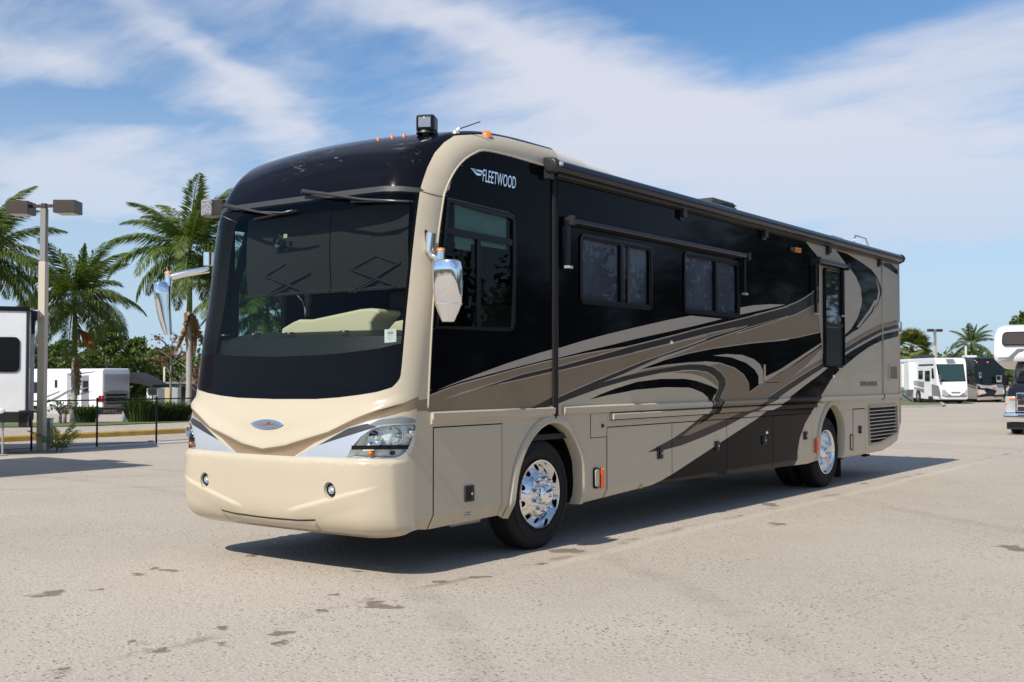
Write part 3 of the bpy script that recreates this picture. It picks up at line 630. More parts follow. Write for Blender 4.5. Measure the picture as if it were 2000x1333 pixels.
# grey band 4, light band and the large black field
P(G_([(160,825),(500,640),(570,652),(780,567),(1205,387),(1380,312)])+[(1500,806-1),(1500,806)]+D_([(650,1032),(820,907),(1000,782),(1300,592),(1512,466),(1530,518),(1400,600),(1100,800),(930,920)])+G_([(1650,232),(1420,362),(1200,482),(900,620),(600,737),(370,797)]),'G')
K5L=G_([(1870,215),(1700,300),(1600,380),(1200,640),(850,870),(500,1100),(100,1333),(-60,1420)])
P(D_([(1580,525),(1440,640),(1300,740),(1070,920),(940,1010)])+K5L+[(1250,1010),(1560,1010)]+H_([(283,1300),(285,1165),(290,930),(320,740),(400,520),(500,350),(620,170),(730,0)])+D_([(1500,880),(1560,780),(1620,680),(1690,600),(1750,530),(1800,480)]),'K')
P(D_([(1530,520),(1582,525),(1440,640),(1300,740),(1070,920),(940,1010)])+G_([(1870,215),(1700,300),(1600,380),(1200,640),(850,870),(500,1100),(100,1333),(-60,1420)])+G_([(-400,1420),(160,825),(370,799),(600,739),(900,622),(1200,484),(1420,364),(1650,234)])+D_([(932,922),(1100,802),(1400,602)]),'C')
P(G_([(160,825),(500,640),(570,652),(780,567),(1205,387),(1380,312)])+D_([(650,1032),(820,907),(1000,782),(1300,592),(1512,466),(1530,518),(1400,600),(1100,800),(930,920)])+G_([(1650,232),(1420,362),(1200,482),(900,620),(600,737),(370,797)]),'G')
# rear quarter
REAR='L'
P([(1571,470),(1600,505)]+[(1600,620),(1606,690),(1640,722)]+E_([(1250,960),(1400,830),(1550,718),(1700,643),(1900,590),(1960,585)])+[(1775,470),(1700,440),(1571,440)],'L')
P(D_([(1800,480),(1750,530),(1690,600),(1620,680),(1560,780),(1500,880),(1430,965)])+H_([(620,170),(500,350),(400,520),(320,740),(290,930),(285,1165),(285,1300),(1900,1300),(2000,0),(1900,-130)])+E_([(1960,585),(1900,590),(1700,643),(1550,718),(1400,830)]),'C')
P(E_([(1230,700),(1250,686),(1500,540),(1700,438),(1870,400),(1960,395),(1960,440),(1900,442),(1700,492),(1500,592),(1250,742),(1230,755)]),'T')
P(E_([(1230,755),(1250,742),(1500,592),(1700,492),(1900,442),(1960,436),(1960,490),(1870,500),(1700,543),(1500,647),(1250,798),(1230,815)]),'G')
P(E_([(1150,960),(1250,832),(1350,765),(1500,678),(1700,572),(1870,530),(1960,520),(1960,582),(1900,592),(1700,645),(1550,720),(1400,832),(1240,965)]),'K')
P(F_([(770,325),(950,380),(1180,520),(1350,640),(1440,760),(1500,900),(1522,1000),(1500,1085),(1440,1220),(1400,1333)])+E_([(1690,150),(1600,310),(1440,497),(1350,550),(1230,640),(1230,612),(1350,500),(1430,360),(1475,200),(1472,100),(1455,0)])+F_([(1198,1150),(1180,960),(1100,760),(1000,620),(970,590),(880,480)]),'K')
P(F_([(1420,765),(1470,900),(1490,1015),(1470,1130),(1375,1333)])+E_([(1640,190),(1580,300),(1440,487),(1410,480),(1560,280),(1620,170)])+F_([(1440,1130),(1462,1000),(1445,870)]),'L')
P(F_([(1540,530),(1670,545),(1770,640),(1820,700),(1820,760),(1790,742),(1540,572)]),'K')
# front cream return beside the windshield corner
TR=[(866,388),(857,450),(852,500),(848,560),(843,640),(839,720),(836,790),(836,797)]
trimU=smooth_line([(1075,327),(1059,323),(1025,313),(997,305),(969,298),(943,294),(928,299),(907,312),(889.6,332),(877,355),(869,375.5)]+TR,2)
trimS=Sp(trimU); lo=[(float(trimS[-1][0]),1.0),(-.6,1.0),(-.6,4.2),(2.6,4.2),(2.6,float(trimS[0][1]))]
ss.poly(list(map(tuple,trimS))+lo,'C'); 
PM['P']=M_LIGHT
for L,w in((TOPLINE,.010),(K2T[0:7],.010),(K2T[6:],.010),(list(K2B)[1:],.010),(K2L[:6],.010),(C_([(750,742),(900,746),(1030,780),(1125,850),(1182,925),(1192,1000),(1166,1085),(1116,1185),(1066,1290)]),.009),(C_([(600,826),(800,826),(950,856),(1034,912),(1082,985),(1082,1060),(1052,1150),(1000,1262)]),.009),
    (B_([(50,925),(100,890),(600,674),(1200,430),(2000,155)]),.010),(C_([(500,570),(1000,382),(1470,245)]),.009),(B_([(50,510),(400,416),(950,260)]),.009),(B_([(50,574),(500,466),(1000,345),(1500,222),(2000,102)]),.010),(A_([(900,738),(1200,673),(1590,580)]),.009),(C_([(0,590),(500,466),(1000,337),(1300,275)]),.009),(C_([(300,670),(600,574),(1000,430),(1500,262),(2000,118)]),.009),
    (E_([(0,553),(400,430),(700,328),(940,206)]),.012),(E_([(1250,742),(1500,592),(1700,492),(1900,442)]),.010),(D_([(820,900),(1000,775),(1300,585),(1510,460)]),.010)):
    ss.stroke(Sp(L),w,'P')
# a real sheet edge at the belt so that below it the cream/black areas stay as traced
ss.poly(Sp([(795,786),(846,777),(846,803),(795,804)]),'T')
# ---- openings
def rrect(px0,py0,px1,py1,py2=None,py3=None,r=.05,pad=0.):
    """rounded window outline from four photographed corners"""
    c=[S(px0,py0),S(px1,py1),S(px1,py2),S(px0,py3)]; y0=(c[0][0]+c[3][0])/2-pad; y1=(c[1][0]+c[2][0])/2+pad; z1=(c[0][1]+c[1][1])/2+pad; z0=(c[2][1]+c[3][1])/2-pad
    return rr(y0,z0,y1,z1,r+pad)
def rr(y0,z0,y1,z1,r=.05,n=5):
    o=[]
    for cy,cz,a0 in((y1-r,z1-r,0),(y0+r,z1-r,90),(y0+r,z0+r,180),(y1-r,z0+r,270)):
        for k in range(n+1): a=R(a0+90*k/n); o.append((cy+r*math.cos(a),cz+r*math.sin(a)))
    return o
# driver window: slanted front edge
dwO=smooth_line([(872,389),(960,411),(992,418),(1005,430),(1006,520),(1005,630),(1001,645),(990,648),(850,642)],1); dw=Sp(dwO); dwi=Sp([(875,403),(955,420),(990,428),(1000,437),(1001,520),(1000,630),(995,640),(985,643),(856,634)])
ss.poly(dw,None); ss.poly(dw,'hole','own')
W1=rrect(1131,455,1272,482,597,593,.07); W2=rrect(1334,490,1443,510,622,605,.07); W1=rr(2.36,1.86+.02,3.75,2.955,.08); 
y0,z1=S(1131,455); y1,_=S(1272,480); _,z0=S(1135,594); W1=rr(y0,z0,y1,z1,.08)
y0,z1=S(1334,490); y1,_=S(1443,512); _,z0=S(1338,612); W2=rr(y0,z0,y1,z1,.08)
for w in(W1,W2): ss.poly(w,None); ss.poly(w,'hole','own')
y0,z1=S(1605,520); y1,_=S(1644,529); _,z0=S(1612,718); W3=rr(y0,z0,y1,z1,.08)
# ---- owners and gaps
def own(poly,name): ss.poly(poly,name,'own')
ys=lambda px,py:float(S(px,py)[0]); zs=lambda px,py:float(S(px,py)[1])
yD0=ys(846,900); yD1=ys(980,900); yP=ys(1083,600)
own([(yP,BELTB-.005),(LEN-.9,BELTB-.005),(LEN-.9,topz-.12),(yP,topz-.12)],'slideout_panel')
own([(-.5,BELTB),(-.5,.2),(yP+.4,.2),(yP+.4,BELTB)],'lower_front_panel')
own([(yP+.4,BELTB-.005),(yP+.4,.2),(LEN+.1,.2),(LEN+.1,BELTB-.005)],'lower_skirt_panel')
y_m0=ys(841,810);
own([(y_m0,1.196),(yP-.03,1.196),(yP-.03,1.300),(y_m0,1.300)],'belt_moulding')
own([(ys(1098,800),BELTB),(ys(1722,760),BELTB),(ys(1722,760),BELT),(ys(1098,800),BELT)],'belt_moulding2')
own([(ys(1724,760),BELTB),(LEN-.02,BELTB),(LEN-.02,BELT),(ys(1724,760),BELT)],'belt_moulding3')
yr0=ys(1191,815); yr1=ys(1590,790); own([(yr0,1.150),(yr1,1.150),(yr1,1.212),(yr0,1.212)],'slide_rail')
GZ=1.075
own(rr(yD0,.30,yD1,1.165,.01),'door_a')
doors=[ys(1185,880),ys(1312,870),ys(1419,850),ys(1509,850),ys(1586,850)]
dl=[]
for i in range(4): own([(doors[i],.2),(doors[i+1],.2),(doors[i+1],GZ),(doors[i],GZ)],'bay%d'%i); dl.append(('bay%d'%i,doors[i],doors[i+1]))
yb0=ys(1153,830);own([(yb0,zs(1153,856)),(doors[0],zs(1153,856)),(doors[0],1.212),(yb0,1.212)],'hatch')
yr_0,yr_1=ys(*H_([(1120,300)])[0]),ys(*H_([(1298,300)])[0]); zrt=zs(*H_([(1120,305)])[0]); own([(yr_0,.2),(yr_1,.2),(yr_1,zrt),(yr_0,zrt)],'rear_door')
# radiator grille opening
gr=Sp(H_([(1350,240),(1778,218),(1790,672),(1540,822),(1368,848)])); ss.poly(gr,None); ss.poly(gr,'hole','own')
# fuel door
yf0,zf1=S(*D_([(742,440)])[0]); yf1,_=S(*D_([(948,440)])[0]); _,zf0=S(*D_([(850,715)])[0]); FD=rr(float(yf0),float(zf0),float(yf1),float(zf1),.05); own(FD,'filler_door')
def gap(a,b,w=.010): ss.stroke([a,b],w,None)
for y in doors: gap((y,.2),(y,GZ)); 
gap((doors[0],GZ),(doors[4],GZ)); gap((yb0,zs(1153,856)),(doors[0],zs(1153,856)),.007); gap((yb0,zs(1153,856)),(yb0,1.212),.007); gap((doors[0],GZ),(doors[0],1.212),.007)
for a,b in(((yD0,.2),(yD0,1.17)),((yD1,.2),(yD1,1.17)),((yD0,1.17),(yD1,1.17))): gap(a,b,.010)
for a,b in(((yr_0,.5),(yr_0,zrt)),((yr_1,.2),(yr_1,zrt)),((yr_0,zrt),(yr_1,zrt))): gap(a,b,.014)
gap((ys(1722,600),BELTB),(ys(1722,600),topz-.1),.012); gap((yr0,1.215),(yr1+.4,1.215),.007); gap((yr0,1.146),(yr1,1.146),.012)
ss.stroke(FD+[FD[0]],.008,None)
ss.line([(-.5,1.296),(LEN,1.296)]); ss.line([(-.5,.47),(LEN,.47)])
for z in(1.286,1.25,1.245,1.228): ss.line([(-.1,z),(LEN,z)])
for z in(1.203,1.158): ss.line([(yr0,z),(yr1,z)])
ss.line([(-.1,1.236),(2.0,1.236)])
ss.solve('K','side_panel')
# outside the outline -> drop
CC=ss.RV[ss.RT].mean(1); ins=pip(CC,OUT); ss.O[~ins]='out'
# black only above the belt at the nose; keep cream below belt in front
mm=(CC[:,1]<1.19)&(CC[:,0]<2.9)&np.array([p is not None for p in ss.P]); ss.P[mm]='C'
def prof_main(z,dz=0):
    return np.interp(z,[BELTB,BELTB+.004,1.245,1.250,1.286,BELT],[0,.030,.030,.036,.038,0.004])
def prof_front(z): return np.interp(z,[1.196,1.200,1.234,1.238,1.286,1.300],[0,.018,.018,.032,.034,0.002])
def prof_rail(z): return np.interp(z,[1.150,1.152,1.203,1.212],[.012,.05,.052,.03])
def side_map(kind):
    def f(V,d=0.):
        y,z=V[:,0],V[:,1]; x=np.full(len(V),SX)
        if kind=='main': x=x+prof_main(z)
        elif kind=='front': x=x+prof_front(z)
        elif kind=='rail': x=x+prof_rail(z)
        x=x-np.clip((.47-z),0,1)*.55                     # skirt turns under at the bottom
        x=x+d; X=np.stack([x,y,z],1)
        # follow the front shell's edge relief near the corner
        n=np.tile([1.,0,0],(len(V),1)); return X,n
    return f
for o_,nm,k in(('side_panel','side_panel',''),('slideout_panel','slideout_panel',''),('lower_front_panel','lower_side_panel',''),('lower_skirt_panel','lower_side_panel',''),('belt_moulding','belt_moulding','front'),('belt_moulding2','belt_moulding','main'),('belt_moulding3','belt_moulding','main'),('slide_rail','slide_rail','rail'),
    ('door_a','baggage_door',''),('bay0','baggage_door',''),('bay1','baggage_door',''),('bay2','baggage_door',''),('bay3','baggage_door',''),('hatch','service_hatch',''),('rear_door','baggage_door',''),('filler_door','filler_door','')):
    ss.build(o_,nm,side_map(k),PM,rv,disp=.003 if nm in('baggage_door','service_hatch','filler_door') else 0.)
# square end caps for the mouldings
b=B()
def cap_end(y,prof,zsamp,m,nm):
    b=B(); pts=[(SX-.005,y,z) for z in(zsamp[0],zsamp[-1])]; o=[(SX+float(prof(z)),y,z) for z in zsamp]; b.add([(SX-.01,y,zsamp[0])]+o+[(SX-.01,y,zsamp[-1])],[tuple(range(len(zsamp)+2))]); b.build(nm,m,rv)
cap_end(yr0,prof_rail,[1.150,1.152,1.203,1.212],M_CREAM,'rail_end'); cap_end(ys(1098,800),prof_main,[BELTB,BELTB+.004,1.245,1.25,1.286,BELT],M_CREAM,'moulding_end'); cap_end(y_m0,prof_front,[1.196,1.2,1.234,1.238,1.286,1.3],M_CREAM,'moulding_end')
# dark backing wall behind gaps, with openings cut where windows are
bs=Sheet(); bo=[(max(y,.25) if z<3 else y,z) for y,z in outline]; 
for w in(dw,W1,W2): bs.poly(w,'hole','own')
bs.poly(list(aF)+[tuple(S(1138,1010)),tuple(S(1001,1040))],'hole','own'); bs.poly(list(aR_),'hole','own')
inn=[(.35,.42),(.35,2.9),(.9,3.3),(LEN-.1,3.35),(LEN-.1,.85),(10.2,.45)]; bs.poly(inn,'x','own')
bs.own=[bs.own[-1]]+bs.own[:-1]; bs.solve('b','out')
bs.build('x','inner_wall',lambda V,d=0.:(np.stack([np.full(len(V),SX-.03),V[:,0],V[:,1]],1),np.tile([1.,0,0],(len(V),1))),{'b':M_CHASSIS},rv)
# trim bead along the cream corner band
b=B(); b.tube([(SX+.002,y,z) for y,z in trimS],.009,6); b.build('corner_trim',M_CREAM,rv,smooth=True)
# screws on the bead
for k in range(3,len(trimS)-2,3):
    b=B(); b.lathe([(.012,.001),(.010,.005),(.0,.006)],(SX+.006,trimS[k][0]+.012,trimS[k][1]-.012),'x',8); b.build('trim_screw',M_TRIMGREY,rv)
# wheel arch lips
def arch(pts,m):
    b=B(); L=np.array(pts); c=L.mean(0); T=np.gradient(L,axis=0);T/=np.hypot(T[:,0],T[:,1])[:,None]; N=np.stack([-T[:,1],T[:,0]],1)
    if ((L+N*.05-c)**2).sum()<((L-c)**2).sum(): N=-N
    prof=[(.075,.004),(.060,.020),(.012,.026),(-.006,.018),(-.016,-.02),(-.016,-.09)]; k=len(prof); vs=[];f=[]
    for i in range(len(L)):
        for o,x in prof: q=L[i]+N[i]*o; xx=SX+x-np.clip(.47-q[1],0,1)*.5; vs.append((xx,q[0],q[1]))
    for i in range(len(L)-1):
        for j in range(k-1): f.append((i*k+j,i*k+j+1,(i+1)*k+j+1,(i+1)*k+j))
    b.add(vs,f); return autosmooth(b.build('wheel_arch_trim',m,rv),28)
arch(aF,M_CREAM); arch(aR_,M_CREAM)
# slide-out corner post with the black seal
b=B(); b.box((SX+.012,yP-.012,(topz-.15+BELTB-.02)/2),(.03,.020,topz-.15-BELTB+.03)); b.build('slideout_seal',M_RUBBER,rv)
b=B(); b.box((SX+.010,yP-.034,(topz-.15+BELTB)/2),(.022,.012,topz-.15-BELTB)); b.build('slideout_flange',mat('dark_satin_metal',(.05,.047,.045),.35,.6),rv)
b=B(); b.tube([(SX+.004,yP+.03,BELTB-.01),(SX+.004,yP+.03,topz-.15)],.016,10); b.build('slideout_edge',mat('edge_trim_dark',(.022,.021,.02),.35,.2,spec=.3),rv,smooth=True)
yq=ys(1722,600); b=B(); b.tube([(SX+.0,yq+.02,BELTB-.02),(SX+.0,yq+.02,2.2)],.02,10); b.tube([(SX+.0,yq+.02,2.2),(SX+.0,yq+.02,topz-.12)],.014,10); b.build('slideout_edge',M_LIGHT,rv,smooth=True)
# ---- roof, far side, rear, floor
def roof():
    s=np.linspace(-1,1,41); ys_=np.r_[front0(np.array(0.),np.array(VMAX))[1],np.arange(2.6,12.0,.8),LEN-.12,LEN-.03,LEN]
    base=front0(s,np.full(41,VMAX)); vs=[];f=[]
    for i,y in enumerate(ys_):
        k=0 if i<len(ys_)-3 else (.0,.03,.09)[i-(len(ys_)-3)]
        kk=1-.62*sst((y-2.0)/1.3)
        for q in base: vs.append((q[0]*(1-k*.25),q[1]+(y-base[20][1]) ,topz+(q[2]-topz)*kk-k))
    n=41
    for i in range(len(ys_)-1):
        for j in range(n-1): f.append((i*n+j,(i+1)*n+j,(i+1)*n+j+1,i*n+j+1))
    b=B(); b.add(vs,f); o=autosmooth(b.build('roof',M_ROOFW,rv),50); return base
rb=roof()
b=B(); y0=.35   # far side wall with window openings: built from strips
WZ0,WZ1=1.62,2.95
WY0,WY1=.30,.88
def wall_strip(a,c,z0,z1): b.add([(-HW,a,z0),(-HW,c,z0),(-HW,c,z1),(-HW,a,z1)],[(0,1,2,3)])
wall_strip(.20,LEN,.40,WZ0); wall_strip(2.0,LEN,WZ1,topz); wall_strip(WY1,LEN,WZ0,WZ1)
_fw=[(float(y),float(z)) for y,z in fe]
for (a_,c_),(e_,g_) in zip(_fw[:-1],_fw[1:]):
    if c_<.4: continue
    lim=.20 if c_<WZ0 else (WY0 if c_<WZ1 else 2.0)
    if g_>c_ and max(a_,e_)<lim: b.add([(-HW,a_,c_),(-HW,lim,c_),(-HW,lim,g_),(-HW,e_,g_)],[(0,1,2,3)])
b.build('far_side_panel',M_BLACK,rv,fix=False)
b=B(); b.box((0,LEN-.01,(topz+.95)/2+.0),(2*HW-.06,.05,topz-.95)); b.box((0,LEN-.02,.75),(2*HW-.14,.10,.5)); b.build('rear_panel',M_LIGHT,rv,bevel=.02)
b=B(); b.tube([(SX-.035,LEN-.005,.80),(SX-.035,LEN-.005,topz-.02)],.045,12); b.build('rear_corner',M_LIGHT,rv,smooth=True)
b=B(); b.tube([(SX-.002,LEN-.055,1.3),(SX-.002,LEN-.055,topz-.05)],.010,8); b.build('corner_trim',M_CREAM,rv,smooth=True)
# rear marker strip seen at the corner (tail lamp edge and mirror-like lamp)
q=S(1758,640); b=B(); b.box((SX+.005,LEN-.01,float(q[1])-.0),(.06,.10,.20)); b.build('rear_clearance_lamp',M_CHROME,rv,bevel=.02)
b=B(); b.box((SX-.03,LEN+.035,.98),(.06,.05,.30)); b.build('tail_lamp',M_RED,rv,bevel=.015)
# chassis, with wide low slabs added to block light under the coach
b=B(); b.box((0,6.2,.72),(1.9,11.4,.30)); b.box((0,6.2,.50),(1.0,11.0,.25)); b.box((0,5.3,.46),(2.42,5.6,.10)); b.box((0,.75,.44),(2.3,1.0,.10)); b.box((0,10.9,.50),(2.4,1.9,.12)); b.box((0,.6,.55),(2.0,.9,.2)); b.box((0,10.9,.62),(2.2,1.9,.3)); b.build('chassis',M_CHASSIS,rv)
for c,w in((1.767,.72),(8.935,.72)):
    for sg in(1,-1):
        b=B(); b.add([(sg*1.2,c-w,.35),(sg*1.2,c-w,1.25),(sg*1.2,c+w,1.25),(sg*1.2,c+w,.35),(sg*.55,c-w,.35),(sg*.55,c-w,1.25),(sg*.55,c+w,1.25),(sg*.55,c+w,.35)],[(0,1,5,4),(1,2,6,5),(2,3,7,6),(4,5,6,7)]); b.build('wheel_well',M_CHASSIS,rv)
b=B(); b.tube([(1.0,.75,.33),(1.0,1.12,.33)],.035,12); b.build('levelling_jack',M_GALV,rv); b=B(); b.tube([(1.0,.9,.33),(1.0,.9,.6)],.05,12); b.build('jack_cylinder',M_CHASSIS,rv)
b=B(); b.box((.9,9.62,.40),(.55,.012,.62)); b.build('mud_flap',M_RUBBER,rv)
b=B(); b.box((.8,11.75,.38),(.05,.05,.25)); b.box((.8,11.8,.28),(.10,.14,.03)); b.build('rear_jack',M_CHASSIS,rv)

# ---- windows of the side
M_SIDEG=glass('side_glass',(.50,.68,.66),.85); M_REARG=glass('bedroom_glass',(.5,.55,.62),.75); M_FR=M_GLOSSPL
def ring(name,outer,inner_scale_pts,x0,x1,m,parent):
    """frame between two outlines of equal count"""
    o=np.array(outer);i=np.array(inner_scale_pts);n=len(o); vs=[(x1,a,c) for a,c in o]+[(x1,a,c) for a,c in i]+[(x0,a,c) for a,c in o]+[(x0,a,c) for a,c in i]; f=[]
    for k in range(n):
        j=(k+1)%n; f+=[(k,j,n+j,n+k),(k,2*n+k,2*n+j,j),(n+k,n+j,3*n+j,3*n+k)]
    b=B(); b.add(vs,f); return b.build(name,m,parent)
def flatpoly(name,pts,x,m,parent):
    b=B(); b.add([(x,a,c) for a,c in pts],[tuple(range(len(pts)))]); o=link(name,b.mesh(name,False),m,parent); 
    if o.data.polygons[0].normal.x<0: o.data.flip_normals()
    return o
def inset_pts(pts,w):
    L=np.array(pts); T=np.roll(L,-1,0)-np.roll(L,1,0); T/=np.maximum(np.hypot(T[:,0],T[:,1]),1e-9)[:,None]; N=np.stack([-T[:,1],T[:,0]],1); c=L.mean(0)
    if (((L+N*w-c)**2).sum())>((L-c)**2).sum(): N=-N
    return L+N*w
def barbox(name,a,c,w,x0,x1,m,parent):
    a,c=np.array(a,float),np.array(c,float); t=(c-a)/np.linalg.norm(c-a); n=np.array([-t[1],t[0]])*w/2; b=B(); q=[a-n,c-n,c+n,a+n]
    b.prism([(x0,p[0],p[1]) for p in q],(1,0,0),x1-x0); return b.build(name,m,parent)
# driver window
wf=ring('driver_window',dw,inset_pts(dw,.035),SX-.02,SX+.012,M_FR,rv)
flatpoly('window_pane',inset_pts(dw,.03),SX-.008,M_SIDEG,wf)
barbox('window_bar',S(868,449.5),S(1002,475),.055,SX-.02,SX+.006,M_FR,wf); barbox('window_bar',S(935,468),S(935,640),.05,SX-.02,SX+.004,M_FR,wf)
b=B(); b.tube([(SX+.016,y,z) for y,z in Sp([(872,388),(915,398),(960,409),(990,416),(1002,424)])],.006,6); b.build('drip_edge',M_TRIMGREY,wf)
# slide-out windows with blinds behind
for W_,bx,nm in((W1,.56,'a'),(W2,.56,'b')):
    A=np.array(W_); y0,y1=A[:,0].min(),A[:,0].max(); z0,z1=A[:,1].min(),A[:,1].max()
    wf=ring('side_window',A,inset_pts(A,.03),SX-.03,SX+.016,M_FR,rv); flatpoly('window_pane',inset_pts(A,.026),SX-.012,M_REARG,wf)
    ym=y0+(y1-y0)*bx; b=B(); b.box((SX-.004,ym,(z0+z1)/2),(.03,.05,z1-z0-.03)); b.build('window_bar',M_FR,wf)
    ring('window_seal',inset_pts(A,-.055),A,SX-.001,SX+.008,M_RUBBER,wf)
    M_BLIND=mat('grey_blind',(.55,.56,.60),.7,var=(1.5,.25)); n=30; zz=z0+.03
    for k in range(n):
        z=z0+.02+(z1-z0-.04)*(k+.5)/n; 
        if nm=='b' and k%1==0 and False: continue
        b=B(); b.box((SX-.040,(y0+y1)/2,z),(.004,y1-y0-.02,(z1-z0)/n*.93),rot=(0,R(14),0)); b.build('blind_slat',M_BLIND,wf)
# tall bedroom window, a proud black frame
wf=ring('tall_window',inset_pts(W3,-.02),inset_pts(W3,.035),SX+.0,SX+.05,M_FR,rv); A=np.array(W3); y0,y1=A[:,0].min(),A[:,0].max(); z0,z1=A[:,1].min(),A[:,1].max(); zm=zs(1625,637)
b=B(); b.box((SX+.018,(y0+y1)/2,(z0+zm)/2),(.02,y1-y0-.08,zm-z0-.06)); b.build('lower_panel',mat('dark_window_panel',(.006,.007,.011),.35,spec=.2),wf,bevel=.01)
b=B(); b.box((SX+.024,(y0+y1)/2,zm+.01),(.03,y1-y0-.05,.05)); b.build('window_bar',M_FR,wf)
b=B(); b.add([(SX+.02,y0+.05,zm+.03),(SX+.02,y1-.05,zm+.03),(SX+.02,y1-.05,z1-.05),(SX+.02,y0+.05,z1-.05)],[(0,1,2,3)]); b.build('window_pane',mat('mirror_tint_glass',(.16,.18,.21),.03,.9),wf,fix=False)

# ---- awnings
def roller(name,p0,p1,r,m,parent,flat=True):
    b=B(); d=np.array(p1)-np.array(p0); b.tube([p0,p1],r,20); o=autosmooth(b.build(name,m,parent),40); return o
za=3.50; ya0=float(on_x(1082,322,SX+.09)[1]); zA0=float(on_x(1082,322,SX+.09)[2]); zA1=float(on_x(1750,505,SX+.09)[2]); print('awning z',zA0,zA1)
AWM=mat('awning_blueblack',(.007,.010,.020),.22,spec=.35,bump=(1.2,.12)); 
aw=roller('main_awning',(SX+.085,ya0,zA0-.01),(SX+.085,LEN-.16,zA0-.01),.060,AWM,rv)
b=B(); b.prism([(SX-.01,ya0,zA0+.058),(SX+.085,ya0,zA0+.055),(SX+.12,ya0,zA0+.038),(SX+.085,ya0,zA0+.034),(SX-.01,ya0,zA0+.015)],(0,1,0),LEN-.16-ya0); b.build('awning_rail',M_GLOSSPL,aw)
b=B(); b.prism([(SX-.02,ya0+.1,zA0-.075),(SX+.07,ya0+.1,zA0-.068),(SX+.07,ya0+.1,zA0-.088),(SX-.02,ya0+.1,zA0-.10)],(0,1,0),LEN-.2-ya0); b.build('awning_back_bar',mat('awning_underside',(.085,.072,.06),.4,.5),aw)
b=B(); b.lathe([(-.045,.001),(-.045,.060),(-.03,.074),(.03,.074),(.03,.001)],(SX+.085,ya0-.02,zA0-.01),'y',20); b.box((SX+.02,ya0-.0,zA0-.03),(.10,.08,.20)); b.build('awning_end_cap',M_PLASTIC,aw,bevel=.008)
b=B(); b.lathe([(-.005,.001),(-.02,.02),(0,.026)],(SX+.155,ya0+.01,zA0+.0),'x',10,sgn=-1); b.build('cap_bolt',M_CHROME,aw)
b=B(); b.lathe([(-.03,.072),(.03,.062),(.04,.001)],(SX+.085,LEN-.14,zA0-.01),'y',20); b.build('awning_end_cap',M_LIGHT,aw,smooth=True)
for (px,py) in((1330,425),(1490,462),(1615,497),(1715,525)):
    q=S(px,py); b=B(); b.box((SX+.03,float(q[0]),zA0-.125),(.06,.09,.12)); b.box((SX+.012,float(q[0]),zA0-.19),(.024,.11,.04)); b.build('awning_bracket',M_PLASTIC,aw,bevel=.008)
def window_awning(p0,p1,r,arms,zoff=.07):
    a=on_x(*p0,SX+zoff); c=on_x(*p1,SX+zoff); z=(a[2]+c[2])/2
    o=roller('window_awning',(SX+zoff,a[1],z),(SX+zoff,c[1],z),r,AWM,rv)
    b=B(); b.box((SX+.025,(a[1]+c[1])/2,z-.02),(.05,c[1]-a[1],r*1.1)); b.build('awning_back_bar',M_GLOSSPL,o)
    for y,s_ in((a[1],-1),(c[1],1)):
        b=B(); b.box((SX+zoff*.55,y+s_*.01,z-.005),(zoff+.07,.05,r*2+.035)); b.build('awning_end_cap',M_PLASTIC,o,bevel=.008)
    for y,l in arms:
        b=B(); b.box((SX+.045,y,z-l/2),(.035,.05,l)); b.build('awning_arm',M_GLOSSPL,o,bevel=.005)
        b=B(); b.box((SX+.055,y,z-l-.01),(.04,.09,.025)); b.lathe([(-.02,.001),(-.01,.014),(.01,.014)],(SX+.075,y-.03,z-l-.012),'x',8,sgn=-1); b.build('arm_clip',M_SILVER,o)
    return o
ay0=float(on_x(1113,430,SX+.07)[1]); ay1=float(on_x(1459,499,SX+.07)[1]); window_awning((1116,432),(1459,499),.029,[(ay0-.0,zs(1113,430)-zs(1113,519)),(ay1-.03,zs(1459,500)-zs(1459,572))])
a0=float(on_x(1599,509,SX+.10)[1]); a1=float(on_x(1654,521,SX+.10)[1]); la=(zs(1599,509)-zs(1599,610)); window_awning((1599,509),(1654,521),.034,[(a0+.02,la),(a1-.02,la*.98)],.10)
# amber lamp, small side lamps, latches
def side_box(name,px0,py0,px1,py1,depth,m,parent=rv,bevel=.006,x=None):
    a,c=S(px0,py0),S(px1,py1); x=SX if x is None else x; b=B(); b.box((x+depth/2,(a[0]+c[0])/2,(a[1]+c[1])/2),(depth,abs(c[0]-a[0]),abs(a[1]-c[1]))); return b.build(name,m,parent,bevel=bevel)
o=side_box('side_lamp',1541,482,1549,492,.03,M_PLASTIC); side_box('amber_lens',1549,483,1560,495,.04,M_AMBER,o)
def vbox(name,pxc,pyt,pyb,w,depth,m,parent=rv,bevel=.006,dx=0.):
    t,bt=S(pxc,pyt),S(pxc,pyb); b=B(); b.box((SX+dx+depth/2,float(t[0]),float(t[1]+bt[1])/2),(depth,w,float(t[1]-bt[1]))); return b.build(name,m,parent,bevel=bevel)
for (px,y0_,y1_,w) in((915,948,980,.125),(1288,873,897,.12),(1399,862,880,.12),(1491,852,868,.11),(1572,843,859,.13),(1679,832,847,.13)):
    zb=zs(px,(y0_+y1_)/2); o=vbox('door_latch',px,y0_,y1_,w,.016,M_PLASTIC,bevel=.012,dx=.003); t=S(px,(y0_+y1_)/2)
    b=B(); b.box((SX+.022,float(t[0])-.012,float(t[1])),(.012,w*.45,.11)); b.build('latch_handle',M_GLOSSPL,o,bevel=.004)
    b=B(); b.lathe([(-.004,.001),(-.003,.012),(.01,.013)],(SX+.028,float(t[0])+.012,float(t[1])),'x',10,sgn=-1); b.build('key_lock',M_CHROME,o)
